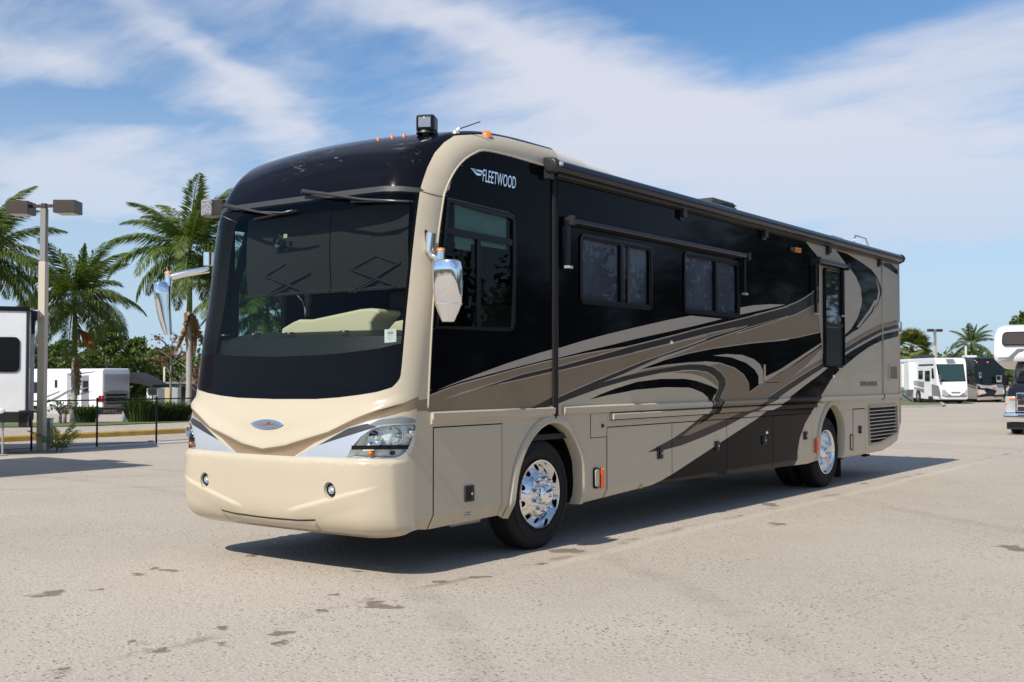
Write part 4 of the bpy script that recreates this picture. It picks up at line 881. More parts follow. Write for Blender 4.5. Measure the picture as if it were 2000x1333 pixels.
for px,py in((1176,832),(1311,669),(1628,735),(1497,845),(1250,700)):
    t=S(px,py)
    if px==1250: continue
    b=B(); b.lathe([(.022,.001),(.018,.014),(.004,.020),(.0,.024)],(SX+.002,float(t[0]),float(t[1])),'x',12); b.build('lock_cylinder',M_CHROME if px!=1176 else M_TRIMGREY,rv,smooth=True)
# docking light and amber reflectors
t=S(1163,934); b=B(); pts=[]
for k in range(24): a=2*math.pi*k/24; pts.append((SX,float(t[0])+.048*math.cos(a),float(t[1])+.028*math.sin(a)+.075*(1 if math.sin(a)>0 else -1)))
b.prism(pts,(1,0,0),.014); o=b.build('docking_light',M_RUBBER,rv); b=B(); b.prism([(SX+.014,t[0]+(p[1]-t[0])*.75,t[1]+(p[2]-t[1])*.84) for p in pts],(1,0,0),.012); b.build('light_lens',mat('clear_lens_cream',(.42,.42,.32),.15,coat=1.),o,bevel=.004)
for k,dy in enumerate((.0,.030)): 
    t=S(1172,934); b=B(); b.box((SX+.016,float(t[0])+dy,float(t[1])),(.028,.026,.20 if k==0 else .19)); b.build('side_marker',M_AMBER if k else mat('orange_lens',(.8,.10,.01),.15,coat=1.),rv,bevel=.008)
t=S(*H_([(562,855)])[0]); b=B(); b.box((SX+.02,float(t[0]),float(t[1])),(.035,.085,.20)); b.box((SX+.035,float(t[0]),float(t[1])),(.02,.04,.14)); b.build('side_marker',mat('orange_lens',(.8,.10,.01),.15,coat=1.),rv,bevel=.008)
t=S(*H_([(1097,800)])[0]); b=B(); pts=[(SX+.006,float(t[0])+.05*math.cos(a),float(t[1])+.03*math.sin(a)+.085*(1 if math.sin(a)>0 else -1)) for a in [2*math.pi*k/20 for k in range(21)]]; b.tube(pts,.007,6,caps=False); o=b.build('rear_docking_light',M_RUBBER,rv)
b=B(); b.prism([(SX+.002,t[0]+(p[1]-t[0])*.85,t[1]+(p[2]-t[1])*.9) for p in pts[:-1]],(1,0,0),.005); b.build('light_lens',M_CREAM,o)
# outlet vent at the rear quarter
q0=S(*E_([(1785,920)])[0]); q1=S(*E_([(1888,1115)])[0]); A=np.array(rr(float(q0[0]),float(q1[1]),float(q1[0]),float(q0[1]),.03)); o=ring('side_vent',A,inset_pts(A,.035),SX,SX+.022,M_CREAM,rv)
b=B(); b.box((SX+.004,(q0[0]+q1[0])/2,(q0[1]+q1[1])/2),(.01,q1[0]-q0[0]-.05,q0[1]-q1[1]-.05)); vb=b.build('vent_screen',mat('vent_tan',(.20,.155,.09),.5,bump=(30,.3)),o)
# radiator grille: slats
GA=np.array(gr); z0,z1=GA[:,1].min(),GA[:,1].max(); y0,y1=GA[:,0].min(),GA[:,0].max()
gi=ring('radiator_grille',inset_pts(GA,-.035),GA,SX-.05,SX+.014,M_LIGHT,rv)
b=B(); b.add([(SX-.10,y0-.05,z0-.05),(SX-.10,y1+.05,z0-.05),(SX-.10,y1+.05,z1+.05),(SX-.10,y0-.05,z1+.05)],[(0,1,2,3)]); b.build('grille_backing',M_CHASSIS,gi)
for k in range(11):
    z=z1-(k+.75)*(z1-z0)/11.3
    xs_=[]; n=len(GA)
    for i in range(n):
        p,q=GA[i],GA[(i+1)%n]
        if (p[1]>z)!=(q[1]>z): xs_.append(p[0]+(q[0]-p[0])*(z-p[1])/(q[1]-p[1]))
    if len(xs_)<2: continue
    a,c=min(xs_),max(xs_); b=B(); b.box((SX-.012,(a+c)/2,z),(.030,c-a,.012),rot=(0,R(8),0)); b.build('grille_slat',mat('slat_metal',(.50,.47,.42),.35,.4),gi)
# lettering
def text(name,body,size,loc,rotm,m,parent,ext=.004,xs=1.,shear=0.,space=1.):
    cu=bpy.data.curves.new(name,'FONT'); cu.body=body; cu.size=size; cu.extrude=ext; cu.bevel_depth=0; cu.shear=shear; cu.space_character=space; cu.align_x='LEFT'; cu.resolution_u=3
    t=bpy.data.objects.new(name,cu); COL.objects.link(t); dg=bpy.context.evaluated_depsgraph_get(); me=bpy.data.meshes.new_from_object(t.evaluated_get(dg)); bpy.data.objects.remove(t)
    me.transform(Matrix.Diagonal((xs,1,1,1))); o=link(name,me,m,parent); o.matrix_local=Matrix.Translation(loc)@rotm; return o
SIDE=Matrix(((0,0,1,0),(1,0,0,0),(0,1,0,0),(0,0,0,1)))     # text x -> +y, text y -> +z, normal -> +x
p0,p1=S(940,350),S(1005,361); t_=text('maker_lettering','FLEETWOOD',.155,(SX+.006,float(p0[0]),float(p0[1])-.02),SIDE,M_CHROME,rv,.004,1.,.18)
wd=max(v.co.x for v in t_.data.vertices)-min(v.co.x for v in t_.data.vertices); t_.data.transform(Matrix.Diagonal((float(p1[0]-p0[0])/wd,1,1,1)))
print('lettering width',wd,float(p1[0]-p0[0]),p0,p1)
wing=Sp([(918,329),(941,334),(941,339),(937,344),(930,343)]); b=B(); b.prism([(SX,float(a),float(c)) for a,c in wing],(1,0,0),.008); wo=b.build('wing_badge',M_CHROME,rv)
for (a_,c_) in(((922,331),(938,340)),((927,331.5),(939,338))):
    s0,s1=S(*a_),S(*c_); b=B(); b.tube([(SX+.009,*map(float,s0)),(SX+.009,*map(float,(s0+s1)/2-np.array([0,.008]))),(SX+.009,*map(float,s1))],.004,5); b.build('badge_groove',M_TRIMGREY,wo)
p0,p1=S(1680,752),S(1713,752.5); t_=text('model_lettering','REVOLUTION LE',.10,(SX+.004,float(p0[0]),float(p0[1])-.02),SIDE,mat('badge_champagne',(.30,.26,.22),.3,.7),rv,.004,1.,.2)
wd=max(v.co.x for v in t_.data.vertices)-min(v.co.x for v in t_.data.vertices); t_.data.transform(Matrix.Diagonal((float(p1[0]-p0[0])/wd,1,1,1)))
# small service labels by the doors
for px,py,c in((916,1001,(.5,.5,.45)),(1253,947,(.55,.5,.2))):
    t=S(px,py); b=B(); b.box((SX+.0045-max(0,.47-float(t[1]))*.55,float(t[0]),float(t[1])),(.002,.07,.075)); o=b.build('service_label',mat('label_%d'%px,c,.5),rv)
    for k in range(3): b=B(); b.box((SX+.0062-max(0,.47-float(t[1]))*.55,float(t[0]),float(t[1])+.02-.02*k),(.001,.055,.006)); b.build('label_line',M_TRIMGREY,o)
# filler door hardware: little hinge plate catching the sun
t=S(*D_([(742,585)])[0]); b=B(); b.box((SX+.01,float(t[0])+.01,float(t[1])),(.02,.03,.20)); b.build('filler_hinge',M_CREAM,rv,bevel=.004)

# ---- wheels
def wheel(y,dish):
    """dish: False steer wheel (bulging), True rear wheel (hollow)"""
    sg=1; X0=1.205
    b=B(); tp=[(-.27,.30),(-.275,.37),(-.27,.44),(-.245,.485),(-.22,.503),(-.03,.503),(-.008,.487),(.012,.455),(.020,.41),(.016,.36),(.002,.318),(-.02,.30)]
    # tyre with circumferential grooves
    tread=[(-.22,.503)]; 
    for gx in(-.18,-.125,-.07): tread+=[(gx-.008,.505),(gx-.006,.492),(gx+.006,.492),(gx+.008,.505)]
    tp2=tp[:4]+tread+tp[5:]; b.lathe(tp2,(X0,y,.503),'x',72); tyre=b.build('wheel',M_RUBBER,rv); autosmooth(tyre,40)
    b=B(); b.lathe([(.0235,.425),(.0245,.42),(.0245,.405),(.0235,.40)],(X0,y,.503),'x',72); b.lathe([(.0135,.347),(.0150,.344),(.0150,.338),(.0125,.335)],(X0,y,.503),'x',72); autosmooth(b.build('sidewall_ring',M_RUBBER,tyre))
    # rim
    prof_out=[(.010,.318),(.018,.312),(.016,.302),(-.006,.294)]
    holes=10; rh=.262; hr=.030
    if not dish:
        cone=lambda r: np.interp(r,[.0,.16,.185,.20,.285,.295],[.035,.035,.03,.005,-.055,-.05]) 
    else:
        cone=lambda r: np.interp(r,[.0,.15,.175,.20,.24,.262],[-.125,-.125,-.12,-.135,-.15,-.145])
    rmax=.292 if not dish else .255; rh=.243 if not dish else .222; hr=.029 if not dish else .024
    w=Sheet(); w.poly([(rmax*math.cos(2*math.pi*k/60),rmax*math.sin(2*math.pi*k/60)) for k in range(60)],'in','own')
    for rr_ in(.06,.12,.16,.172,.185,.20,.215,.23,.245,.262,.28):
        if rr_<rmax-.006: w.points([(rr_*math.cos(2*math.pi*(k+.5)/60),rr_*math.sin(2*math.pi*(k+.5)/60)) for k in range(60)])
    for k in range(holes):
        a=2*math.pi*(k+.5)/holes; w.poly([(rh*math.cos(a)+hr*math.cos(2*math.pi*j/16),rh*math.sin(a)+hr*math.sin(2*math.pi*j/16)) for j in range(16)],None)
    w.solve('p','out')
    def f(V,d=0.):
        r=np.hypot(V[:,0],V[:,1]); x=cone(r); dr=(cone(r+.002)-cone(r-.002))/.004; n=np.stack([np.ones(len(V)),-dr*V[:,0]/np.maximum(r,1e-6),-dr*V[:,1]/np.maximum(r,1e-6)],1); n/=np.linalg.norm(n,axis=1)[:,None]
        return np.stack([X0+x,V[:,0]+y,V[:,1]+.503],1),n
    rim=w.build('in','rim_disc',f,{'p':M_POLISH},tyre,normal=True)
    b=B()
    if dish: b.lathe([(.010,.318),(.018,.312),(.017,.303),(.0,.290),(-.02,.284),(-.07,.280),(-.13,.268),(-.15,.25)],(X0,y,.503),'x',64)
    else: b.lathe([(.010,.318),(.020,.313),(.018,.302),(-.004,.297),(-.03,.294),(-.056,.288)],(X0,y,.503),'x',64)
    autosmooth(b.build('rim_barrel',M_POLISH,tyre),60)
    b=B(); b.lathe([(-.10 if not dish else -.2,.001),(-.10 if not dish else -.2,.29)],(X0,y,.503),'x',40); b.build('brake_drum',M_CHASSIS,tyre)
    base=.035 if not dish else -.125; 
    for k in range(holes):
        a=2*math.pi*(k+.5)/holes; c=(X0+base,y+.143*math.cos(a),.503+.143*math.sin(a)); b=B(); b.lathe([(0,.024),(.012,.023),(.022,.018),(.045,.017),(.055,.012),(.060,.001)],c,'x',12); autosmooth(b.build('lug_nut',M_CHROME,tyre),50)
    b=B()
    if not dish: b.lathe([(0,.10),(.02,.098),(.045,.094),(.065,.088),(.078,.075),(.085,.055),(.086,.001)],(X0+base,y,.503),'x',36)
    else: b.lathe([(0,.115),(.05,.112),(.09,.10),(.118,.08),(.125,.06),(.127,.001)],(X0+base,y,.503),'x',36)
    autosmooth(b.build('hub_cap',M_CHROME,tyre),50)
    e=.086 if not dish else .127; b=B(); b.lathe([(e,.030),(e+.008,.027),(e+.006,.020),(e+.004,.001)],(X0+base,y,.503),'x',20); b.lathe([(e+.004,.010),(e+.014,.008),(e+.015,.001)],(X0+base,y,.503),'x',10); autosmooth(b.build('hub_boss',M_POLISH,tyre),40)
    return tyre
wheel(1.767,False); wheel(8.935,True)
for y in(1.767,8.935):
    b=B(); b.lathe([(-.27,.30),(-.275,.44),(-.22,.503),(-.03,.503),(.012,.455),(.016,.36),(-.02,.25),(-.05,.001)],(-1.205,y,.503),'x',48,sgn=-1); autosmooth(b.build('wheel',M_RUBBER,rv),40)
b=B(); b.lathe([(-.27,.30),(-.275,.44),(-.22,.503),(-.03,.503),(.012,.455),(.016,.36),(-.02,.25)],(.86,8.935,.503),'x',48); autosmooth(b.build('wheel',M_RUBBER,rv),40)
b=B(); b.tube([(-1.0,1.767,.503),(1.0,1.767,.503)],.07,10); b.tube([(-1.0,8.935,.503),(1.0,8.935,.503)],.12,10); b.build('axle',M_CHASSIS,rv)

# ---- mirrors
def mirror_near():
    X=SX+.30; D=1.0
    P_=lambda px,py,x=X: on_x(px,py,x)
    # base pod on the corner
    pod=on_x(838,478,SX+.02); 
    yb=.02
    def Q(px,py,dep): return at_depth(px,py,dep)
    dep=float((np.array(front0(*FR(836,478)))-CAM)@_f)-.03
    top,bot=Q(842,456,dep),Q(839,491,dep); b=B(); b.tube([top,bot],.040,20); b.tube([bot,Q(839,494,dep)],[.041,.036],20); o=autosmooth(b.build('side_mirror',M_CHROME,rv),40)
    b=B(); b.box(tuple(np.array((top+bot)/2)+np.array([-.055,.03,0])),(.03,.09,.21)); b.build('mirror_base_gasket',M_RUBBER,o,bevel=.01)
    j=Q(861,502,dep-.04); b=B(); b.tube([Q(838,490,dep),Q(843,499,dep-.01),Q(852,504,dep-.03),j],.024,16); autosmooth(b.build('mirror_arm',M_CHROME,o),60)
    t0=Q(861,490,dep-.04); b=B(); b.tube([t0,Q(861,512,dep-.04)],.032,18); autosmooth(b.build('arm_pivot',M_CHROME,o),40)
    b=B(); t0=np.array(t0); b.lathe([(.0,.036),(.012,.034),(.022,.022),(.026,.001)],tuple(t0),'z',18); b.build('marker_lens',M_AMBER,o,smooth=True)
    # housing: built from horizontal sections, back (rounded) side towards the front of the coach
    secs=[(509,849,900,.9),(513,847.5,903,1),(530,847,905,1),(555,847,906,.97),(575,848,905,.90),(595,851,903,.78),(610,856,897,.62),(622,861,891,.48),(630,864,887,.36)]
    dz=dep-.06; b=B(); vs=[];f=[]; n=24; rdir=_r; 
    for i,(py,l,r_,k) in enumerate(secs):
        c=Q((l+r_)/2,py,dz); hw=(r_-l)/2*dz/F_PX
        # local axes: width mostly across the view; glass faces rearwards (+y)
        ax=np.array([.95,.30,0]); ax/=np.linalg.norm(ax); ay=np.array([-.30,.95,0])
        wv=hw/abs(ax@_r)*.93; dp=.115*k
        for j in range(n):
            a=2*math.pi*j/n; ca,sa=math.cos(a),math.sin(a); e=.55 if sa<0 else .25
            px_=math.copysign(abs(ca)**.55,ca)*wv; py_=math.copysign(abs(sa)**e,sa)*(dp if sa<0 else .03)
            vs.append(c+ax*px_+ay*py_)
    m=len(secs)
    for i in range(m-1):
        for j in range(n): f.append((i*n+j,i*n+(j+1)%n,(i+1)*n+(j+1)%n,(i+1)*n+j))
    f.append(tuple(range(n))); f.append(tuple(range((m-1)*n,m*n))[::-1]); b.add(vs,f); h=b.build('mirror_housing',M_CHROME,o); md=h.modifiers.new('b','BEVEL'); md.width=.012; md.segments=3; md.limit_method='ANGLE'; md.angle_limit=R(50); autosmooth(h,50)
    c0=Q(853,593.5,dz-.105); c1=Q(903,594.5,dz-.09); b=B(); b.tube([c0,Q(878,592.5,dz-.135),c1],.004,6); b.build('housing_seam',M_SILVER,o)
mirror_near()
def mirror_far():
    yf=-.30; Q=lambda px,py,y=yf: on_y(px,py,y)
    p0=Q(407,494,-.0); p1=Q(407,519,-.0); b=B(); b.tube([p0,p1],.045,18); o=autosmooth(b.build('side_mirror',M_CHROME,rv),40)
    b=B(); b.tube([Q(408,527,0),Q(395,529,-.05),Q(360,535,-.15),Q(336,541,-.22)],.031,16); autosmooth(b.build('mirror_arm',M_CHROME,o),60)
    b=B(); b.tube([Q(329,534,-.24),Q(329,560,-.24)],.032,16); autosmooth(b.build('arm_pivot',M_CHROME,o),40)
    b=B(); c=Q(329,535,-.24); b.lathe([(.0,.038),(.012,.036),(.022,.024),(.026,.001)],tuple(c),'z',18); b.build('marker_lens',M_AMBER,o,smooth=True)
    secs=[(552,309,338,.9),(556,308,341,1),(575,308,341,.98),(600,309,340,.86),(625,313.5,339,.66),(645,318,337.5,.45),(655,322,336.5,.32)]
    vs=[];f=[];n=24
    for (py,l,r_,k) in secs:
        c=Q((l+r_)/2,py,-.24); hw=(r_-l)/2*(c-CAM)@_f/F_PX
        ax=np.array([.93,-.36,0]);ay=np.array([.36,.93,0]); wv=hw*.80; dp=.11*k
        for j in range(n):
            a=2*math.pi*j/n; ca,sa=math.cos(a),math.sin(a); e=.7 if sa<0 else .25
            vs.append(c+ax*math.copysign(abs(ca)**.6,ca)*wv+ay*math.copysign(abs(sa)**e,sa)*(dp if sa<0 else .035))
    m=len(secs)
    for i in range(m-1):
        for j in range(n): f.append((i*n+j,i*n+(j+1)%n,(i+1)*n+(j+1)%n,(i+1)*n+j))
    f.append(tuple(range(n))); f.append(tuple(range((m-1)*n,m*n))[::-1]); b=B(); b.add(vs,f); h=b.build('mirror_housing',M_CHROME,o); autosmooth(h,50)
mirror_far()

# ---- things on the front and the roof
def wiper(px0,py0,px1,py1,bx0,by0,bx1,by1):
    g=lambda px,py,d: tuple(front(*[np.array(t) for t in FR(px,py)],d))
    b=B(); b.tube([g(px0,py0,.03),g(px0,py0,.055)],.022,10); o=b.build('wiper',M_PLASTIC,rv)
    b=B(); b.tube([g(px0,py0,.05),g(px1*.55+px0*.45,py1*.55+py0*.45,.06),g(px1,py1,.05),g(bx0*.5+bx1*.5,by0*.5+by1*.5,.035)],[.018,.014,.010,.008],8); b.build('wiper_arm',M_TRIMGREY,o,smooth=True)
    k=[g(bx0+(bx1-bx0)*t,by0+(by1-by0)*t,.028) for t in(0,.25,.5,.75,1)]; b=B(); b.tube(k,.009,6); b.build('wiper_blade',M_RUBBER,o)
    b=B(); b.tube([g(px1,py1,.048),g(bx0*.3+bx1*.7,by0*.3+by1*.7,.045),g(bx1-8,by1,.036)],.0075,6); b.build('blade_bridge',mat('worn_grey_metal',(.16,.16,.165),.35,.6),o,smooth=True)
wiper(600,379,705,393,690,397,806,396); wiper(447,406,512,418,500,431,585,414)
b=B(); q=on_x(420,409,-1.40); 
o=B().tube([(-1.32,q[1]-.02,q[2]),(-1.32,q[1]+2.2,q[2])],.001,3)
p=at_depth(412,408,float((np.array([-1.4,.35,3.1])-CAM)@_f)); b=B(); b.box(tuple(p),(.13,.16,.165),rot=(0,0,.25)); o=b.build('door_awning',mat('speckled_grey',(.22,.22,.23),.5,bump=(60,.4),var=(60,.8)),rv,bevel=.02); b=B(); b.box((p[0]+.10,p[1]+.02,p[2]-.0),(.14,.10,.15),rot=(0,0,.25)); b.build('awning_end_cap',mat('brown_black_cap',(.03,.02,.018),.4),o,bevel=.010)
b=B(); b.tube([(p[0]+.02,p[1]+.08,p[2]),(p[0]+.02,p[1]+2.5,p[2])],.06,14); b.build('awning_tube',M_PLASTIC,o,smooth=True)
def roof_pt(px,py): # point of the roof skin under a photographed spot
    s,v=FR(px,py); return np.array(front0(s,v)),s,v
# spotlight
def spotlight():
    p,_,_=roof_pt(831,264); c=at_depth(831,243,float((p-CAM)@_f)); b=B(); b.lathe([(0,.085),(.02,.08),(.03,.05),(.05,.045)],tuple(at_depth(832,262.5,float((p-CAM)@_f))),'z',20); o=autosmooth(b.build('spotlight',M_PLASTIC,rv),40)
    rz=R(28); b=B(); b.box(tuple(c+np.array([.0,.02,0])),(.16,.17,.145),rot=(0,0,rz)); b.build('spotlight_body',M_PLASTIC,o,bevel=.022)
    d=np.array([math.sin(rz),-math.cos(rz),0]); f0=c+np.array([0,.02,0])+d*.085
    b=B(); b.box(tuple(f0+d*.004),(.135,.02,.12),rot=(0,0,rz)); b.build('spotlight_rim',M_GLOSSPL,o,bevel=.008)
    b=B(); b.box(tuple(f0+d*.015),(.105,.006,.085),rot=(0,0,rz)); b.build('spotlight_lens',mat('spot_reflector',(.30,.33,.36),.2,.5,bump=(22,.5)),o,bevel=.002)
    for k in range(4): b=B(); b.box(tuple(c+np.array([0,.02,0])-d*.075+np.array([0,0,-.05+.033*k])),(.14,.03,.01),rot=(0,0,rz)); b.build('cooling_fin',M_PLASTIC,o)
    b=B(); b.box(tuple(c+np.array([0,.02,-.085])),(.06,.07,.06),rot=(0,0,rz)); b.build('spotlight_neck',M_PLASTIC,o,bevel=.01)
spotlight()
def marker(px,py,w):
    p,_,_=roof_pt(px,py); c=at_depth(px,py,float((p-CAM)@_f)); b=B(); b.lathe([(-.03,w*1.05),(0,w),(.018,w*.85),(.034,w*.45),(.038,.001)],tuple(c-np.array([0,0,.01])),'z',18); b.build('roof_marker_lamp',M_AMBER,rv,smooth=True)
marker(950,262,.050); marker(789,267,.018); marker(766,269.5,.018); marker(739,273.5,.018)
p,_,_=roof_pt(893,262); dd=float((p-CAM)@_f); b=B(); b.lathe([(-.01,.035),(.012,.03),(.03,.012)],tuple(at_depth(890,260,dd)),'z',12); o=b.build('antenna',M_SILVER,rv,smooth=True); b=B(); b.tube([at_depth(892,254,dd),at_depth(938,238,dd+.1)],.005,6); b.build('antenna_rod',M_TRIMGREY,o); b=B(); b.tube([at_depth(889,258,dd),at_depth(897,252,dd)],.012,8); b.build('antenna_base',M_SILVER,o)
# thin dark cover lying along the roof edge
zr=topz+(float(rb[20][2])-topz)*.38; c0_=on_x(1004,271,1.12); c1_=on_x(1074,292,1.12)
b=B(); b.prism([(1.02,c0_[1],c0_[2]-.012),(1.18,c0_[1],c0_[2]-.03),(1.18,c0_[1],c0_[2]-.055),(1.02,c0_[1],c0_[2]-.04)],tuple((c1_-c0_)/np.linalg.norm(c1_-c0_)),float(np.linalg.norm(c1_-c0_))); b.build('roof_edge_cover',M_PLASTIC,rv,bevel=.006)
def ac(px,py,l,h,x=.25):
    q=on_x(px,py,x); h=h*1.0; b=B(); zc=zr; b.prism([(x-.35,q[1]-l/2,zc-.02),(x-.35,q[1]-l/2+.22,zc+h),(x-.35,q[1]+l/2-.1,zc+h),(x-.35,q[1]+l/2,zc-.02)],(1,0,0),.8); o=b.build('air_conditioner',mat('ac_dark_shroud',(.045,.042,.04),.5,bump=(40,.1)),rv,bevel=.03)
    for k in range(4): b=B(); b.box((x+.46,q[1]+l/2-.30,zc+h*.25+k*h*.18),(.02,.40,.014)); b.build('cooling_slat',M_TRIMGREY,o)
ac(1350,378,.95,.21,.30)
ac(1662,478,.6,.03,.5) if False else None
# ladder rails over the rear roof edge
for xx,px in((.35,1668),(.75,1708)):
    b=B(); y=LEN-.02; zt=float(on_y(px,466,y)[2]); 
    b.tube([(xx,y-.62,zr-.05),(xx,y-.62,zt-.06),(xx,y-.54,zt),(xx,y-.05,zt-.0),(xx,y+.06,zt-.10),(xx,y+.08,2.0)],.016,8); b.build('ladder_rail',M_POLISH,rv,smooth=True)
b=B(); b.tube([(SX-.01,float(ya0)+.05,zA0+.06),(SX-.01,LEN-.06,zA0+.06)],.016,8); b.build('roof_gutter',M_ROOFW,rv,smooth=True)

# ---- cab interior, seen through the glass
IN=M_DARKIN
b=B(); b.box((0,1.75,1.02),(2.45,3.2,.05)); b.build('cab_floor',IN,rv)
b=B(); b.box((.12,3.3,2.25),(2.3,.05,2.5)); b.build('cab_bulkhead',mat('dark_wood',(.035,.022,.015),.5),rv)
b=B(); b.box((0,1.75,3.42),(2.35,2.7,.05)); b.build('cab_ceiling',IN,rv)
b=B(); b.box((0,.95,3.12),(2.1,.75,.42)); b.build('overhead_cabinet',IN,rv)
# passenger-side window frame
pw=ring('passenger_window',[(WY0-.05,WZ0),(WY1+.02,WZ0),(WY1+.02,WZ1),(WY0+.1,WZ1),(WY0-.05,2.41)],[(.30,1.66),(.875,1.66),(.875,2.87),(.47,2.87),(.30,2.41)],-HW+.01,-HW+.06,IN,rv)
b=B(); b.add([(-HW+.01,WY0,WZ0),(-HW+.01,WY1,WZ0),(-HW+.01,WY1,WZ1),(-HW+.01,WY0,WZ1)],[(0,1,2,3)]); b.build('window_pane',glass('far_glass',(.55,.75,.70),.9),pw,fix=False)
# dashboard: dark sill behind the screen, cream cowl humps
def FP(px,py,dy): q=front0(*FR(px,py)); return np.array([q[0],q[1]+dy,q[2]])
dl_=[FP(px,py,.06) for px,py in((425,654),(480,652),(560,648),(640,643),(720,638),(790,632))]
zd=float(np.mean([q[2] for q in dl_])); print('dash z',zd)
b=B(); xs_=np.linspace(-1.2,1.2,13); vs=[];f=[]
for x in xs_:
    yb=-.24+.22*(x/1.2)**4; vs+=[(x,yb+.03,1.60),(x,yb+.10,zd-.06),(x,yb+.34,zd-.0),(x,yb+.36,zd-.02),(x,.75,zd-.10),(x,.75,1.0)]
for i in range(12):
    for j in range(5): f.append((i*6+j,(i+1)*6+j,(i+1)*6+j+1,i*6+j+1))
b.add(vs,f); dash=autosmooth(b.build('dashboard',mat('dash_teal_black',(.007,.011,.012),.6,bump=(50,.3)),rv),30)
for k,x in enumerate((-.95,-.55,-.10,.55)):
    b=B(); b.lathe([(.0,.045),(.012,.04),(.014,.02),(.004,.001)],(x,-.08,zd-.02),'z',14); b.build('dash_knob',M_PLASTIC,dash)
hp=[(548,642),(570,629),(582,624),(607,624),(640,617),(668,611),(700,604),(722,602),(736,604),(741,611),(730,622),(722,633)]
hy=.16; b=B(); pts=[on_y(px,py,hy) for px,py in hp]; pts=[p for p in pts]+[(pts[-1][0],hy,zd-.15),(pts[0][0],hy,zd-.15)]; b.prism(pts,(0,1,0),.30); b.build('dash_cowl',M_BEIGE,dash,bevel=.03)
hp=[(755,634),(770,628),(790,624),(812,622),(812,640)]; b=B(); pts=[on_y(px,py,hy) for px,py in hp]; b.prism([p-np.array([0,0,.05])*(i in(0,4)) for i,p in enumerate(pts)],(0,1,0),.28); b.build('dash_cowl',M_BEIGE,dash,bevel=.02)
b=B(); b.tube([on_y(582,577,.5),on_y(592,588,.5),on_y(596,600,.5),on_y(597,620,.5)],.010,8); b.build('grab_handle',M_POLISH,rv,smooth=True)
b=B(); pts=[on_y(px,py,.55) for px,py in((594,575),(602,575),(605,586),(601,597),(600,618),(597,618),(596,597))]; b.prism(pts,(0,1,0),.03); b.build('grab_bracket',mat('olive_bracket',(.16,.16,.12),.5),rv)
# sun shades with scissor arms
def shade(px0,px1,bl,br,top):
    y=.12; n=10; P0=on_y(px0,bl,y); P1=on_y(px1,br,y); b=B(); vs=[];f=[]
    for i in range(n+1):
        for j in range(7):
            t=i/n; q=P0+(P1-P0)*t; h=(top-q[2])*j/6; vs.append((q[0],y-.02*math.sin(math.pi*j/6)+.10*(j/6)**1.5*0,q[2]+h))
    for i in range(n):
        for j in range(6): f.append((i*7+j,(i+1)*7+j,(i+1)*7+j+1,i*7+j+1))
    b.add(vs,f); o=b.build('sun_shade',M_FABRIC,rv,smooth=True); b=B(); b.tube([P0-np.array([0,.01,0]),P1-np.array([0,.01,0])],.014,8); b.build('shade_bar',M_PLASTIC,o); return o
s1=shade(484,646,581,569,3.0); s2=shade(648,800,569,560,3.0)
def sarm(a,c,o,w=.009,y=.098): b=B(); b.tube([on_y(*a,y),on_y(*c,y)],w,6); b.build('scissor_arm',M_PLASTIC,o)
K=lambda x,y:(440+x*.195,460+y*.195)
for a,c in(((395,405),(840,580)),((850,380),(600,500)),((600,480),(400,610)),((640,510),(440,610)),((600,290),(395,405))): sarm(K(*a),K(*c),s1)
for a,c in(((1255,340),(1760,525)),((1755,270),(1480,440)),((1500,430),(1240,570)),((1530,440),(1290,570)),((1750,285),(1500,200)),((1255,340),(1500,210))): sarm(K(*a),K(*c),s2)
b=B(); c_=on_y(*K(520,60),.05); b.lathe([(0,.055),(.02,.06),(.03,.03)],tuple(c_),'y',16); b.build('dash_fan',mat('fan_blue_grey',(.05,.07,.09),.4),rv)
b=B(); c_=on_y(*K(605,8),.04); b.box(tuple(c_),(.045,.01,.035)); b.build('fan_grille',mat('pale_grille',(.5,.48,.4),.4),rv)
# paper notice inside the screen
q=[FP(px,py,.012) for px,py in((749,644),(772,642),(772,668),(749,670))]; b=B(); b.add(q,[(0,1,2,3)]); nt_=b.build('paper_notice',mat('white_paper',(.80,.80,.80),.8),rv)
e1=q[1]-q[0]; e2=q[3]-q[0]
for k,(w0,w1,hh) in enumerate(((.28,.72,.02),(.25,.78,.07),(.28,.72,.02),(.22,.8,.015),(.22,.75,.015),(.25,.7,.015),(.42,.58,.015))):
    t0=.12+.12*k; b=B(); off=np.array([0,-.003,0]); b.add([q[0]+e1*w0+e2*t0+off,q[0]+e1*w1+e2*t0+off,q[0]+e1*w1+e2*(t0+hh)+off,q[0]+e1*w0+e2*(t0+hh)+off],[(0,1,2,3)]); b.build('print_line',mat('print_grey',(.25,.22,.24),.8),nt_)
# seats and inner driver side, glimpsed through the driver window
for x in(.62,-.62):
    b=B(); b.box((x,1.55,1.45),(.52,.55,.16)); b.box((x,1.85,1.88),(.50,.16,.80),rot=(R(-12),0,0)); b.box((x,1.93,2.36),(.30,.11,.20),rot=(R(-12),0,0)); b.build('cab_seat',mat('taupe_leather',(.17,.14,.10),.6),rv,bevel=.05)
b=B(); b.box((SX-.04,(ys(895,430)+ys(995,430))/2,zs(940,440)),(.01,ys(995,430)-ys(895,430),.34)); b.build('side_blind',mat('pale_blind',(.42,.48,.45),.7),rv)
b=B(); b.box((SX-.045,ys(912,480),zs(912,476)),(.01,.20,.10)); b.build('side_blind',mat('pale_blind',(.42,.48,.45),.7),rv)
b=B(); cst=(.42,.72,1.75); pts=[(cst[0]+.2*math.cos(a),cst[1]+.08*math.sin(a),cst[2]+.2*math.sin(a)) for a in [2*math.pi*k/24 for k in range(25)]]; b.tube(pts,.015,6,caps=False); b.build('steering_wheel',M_PLASTIC,rv,smooth=True)
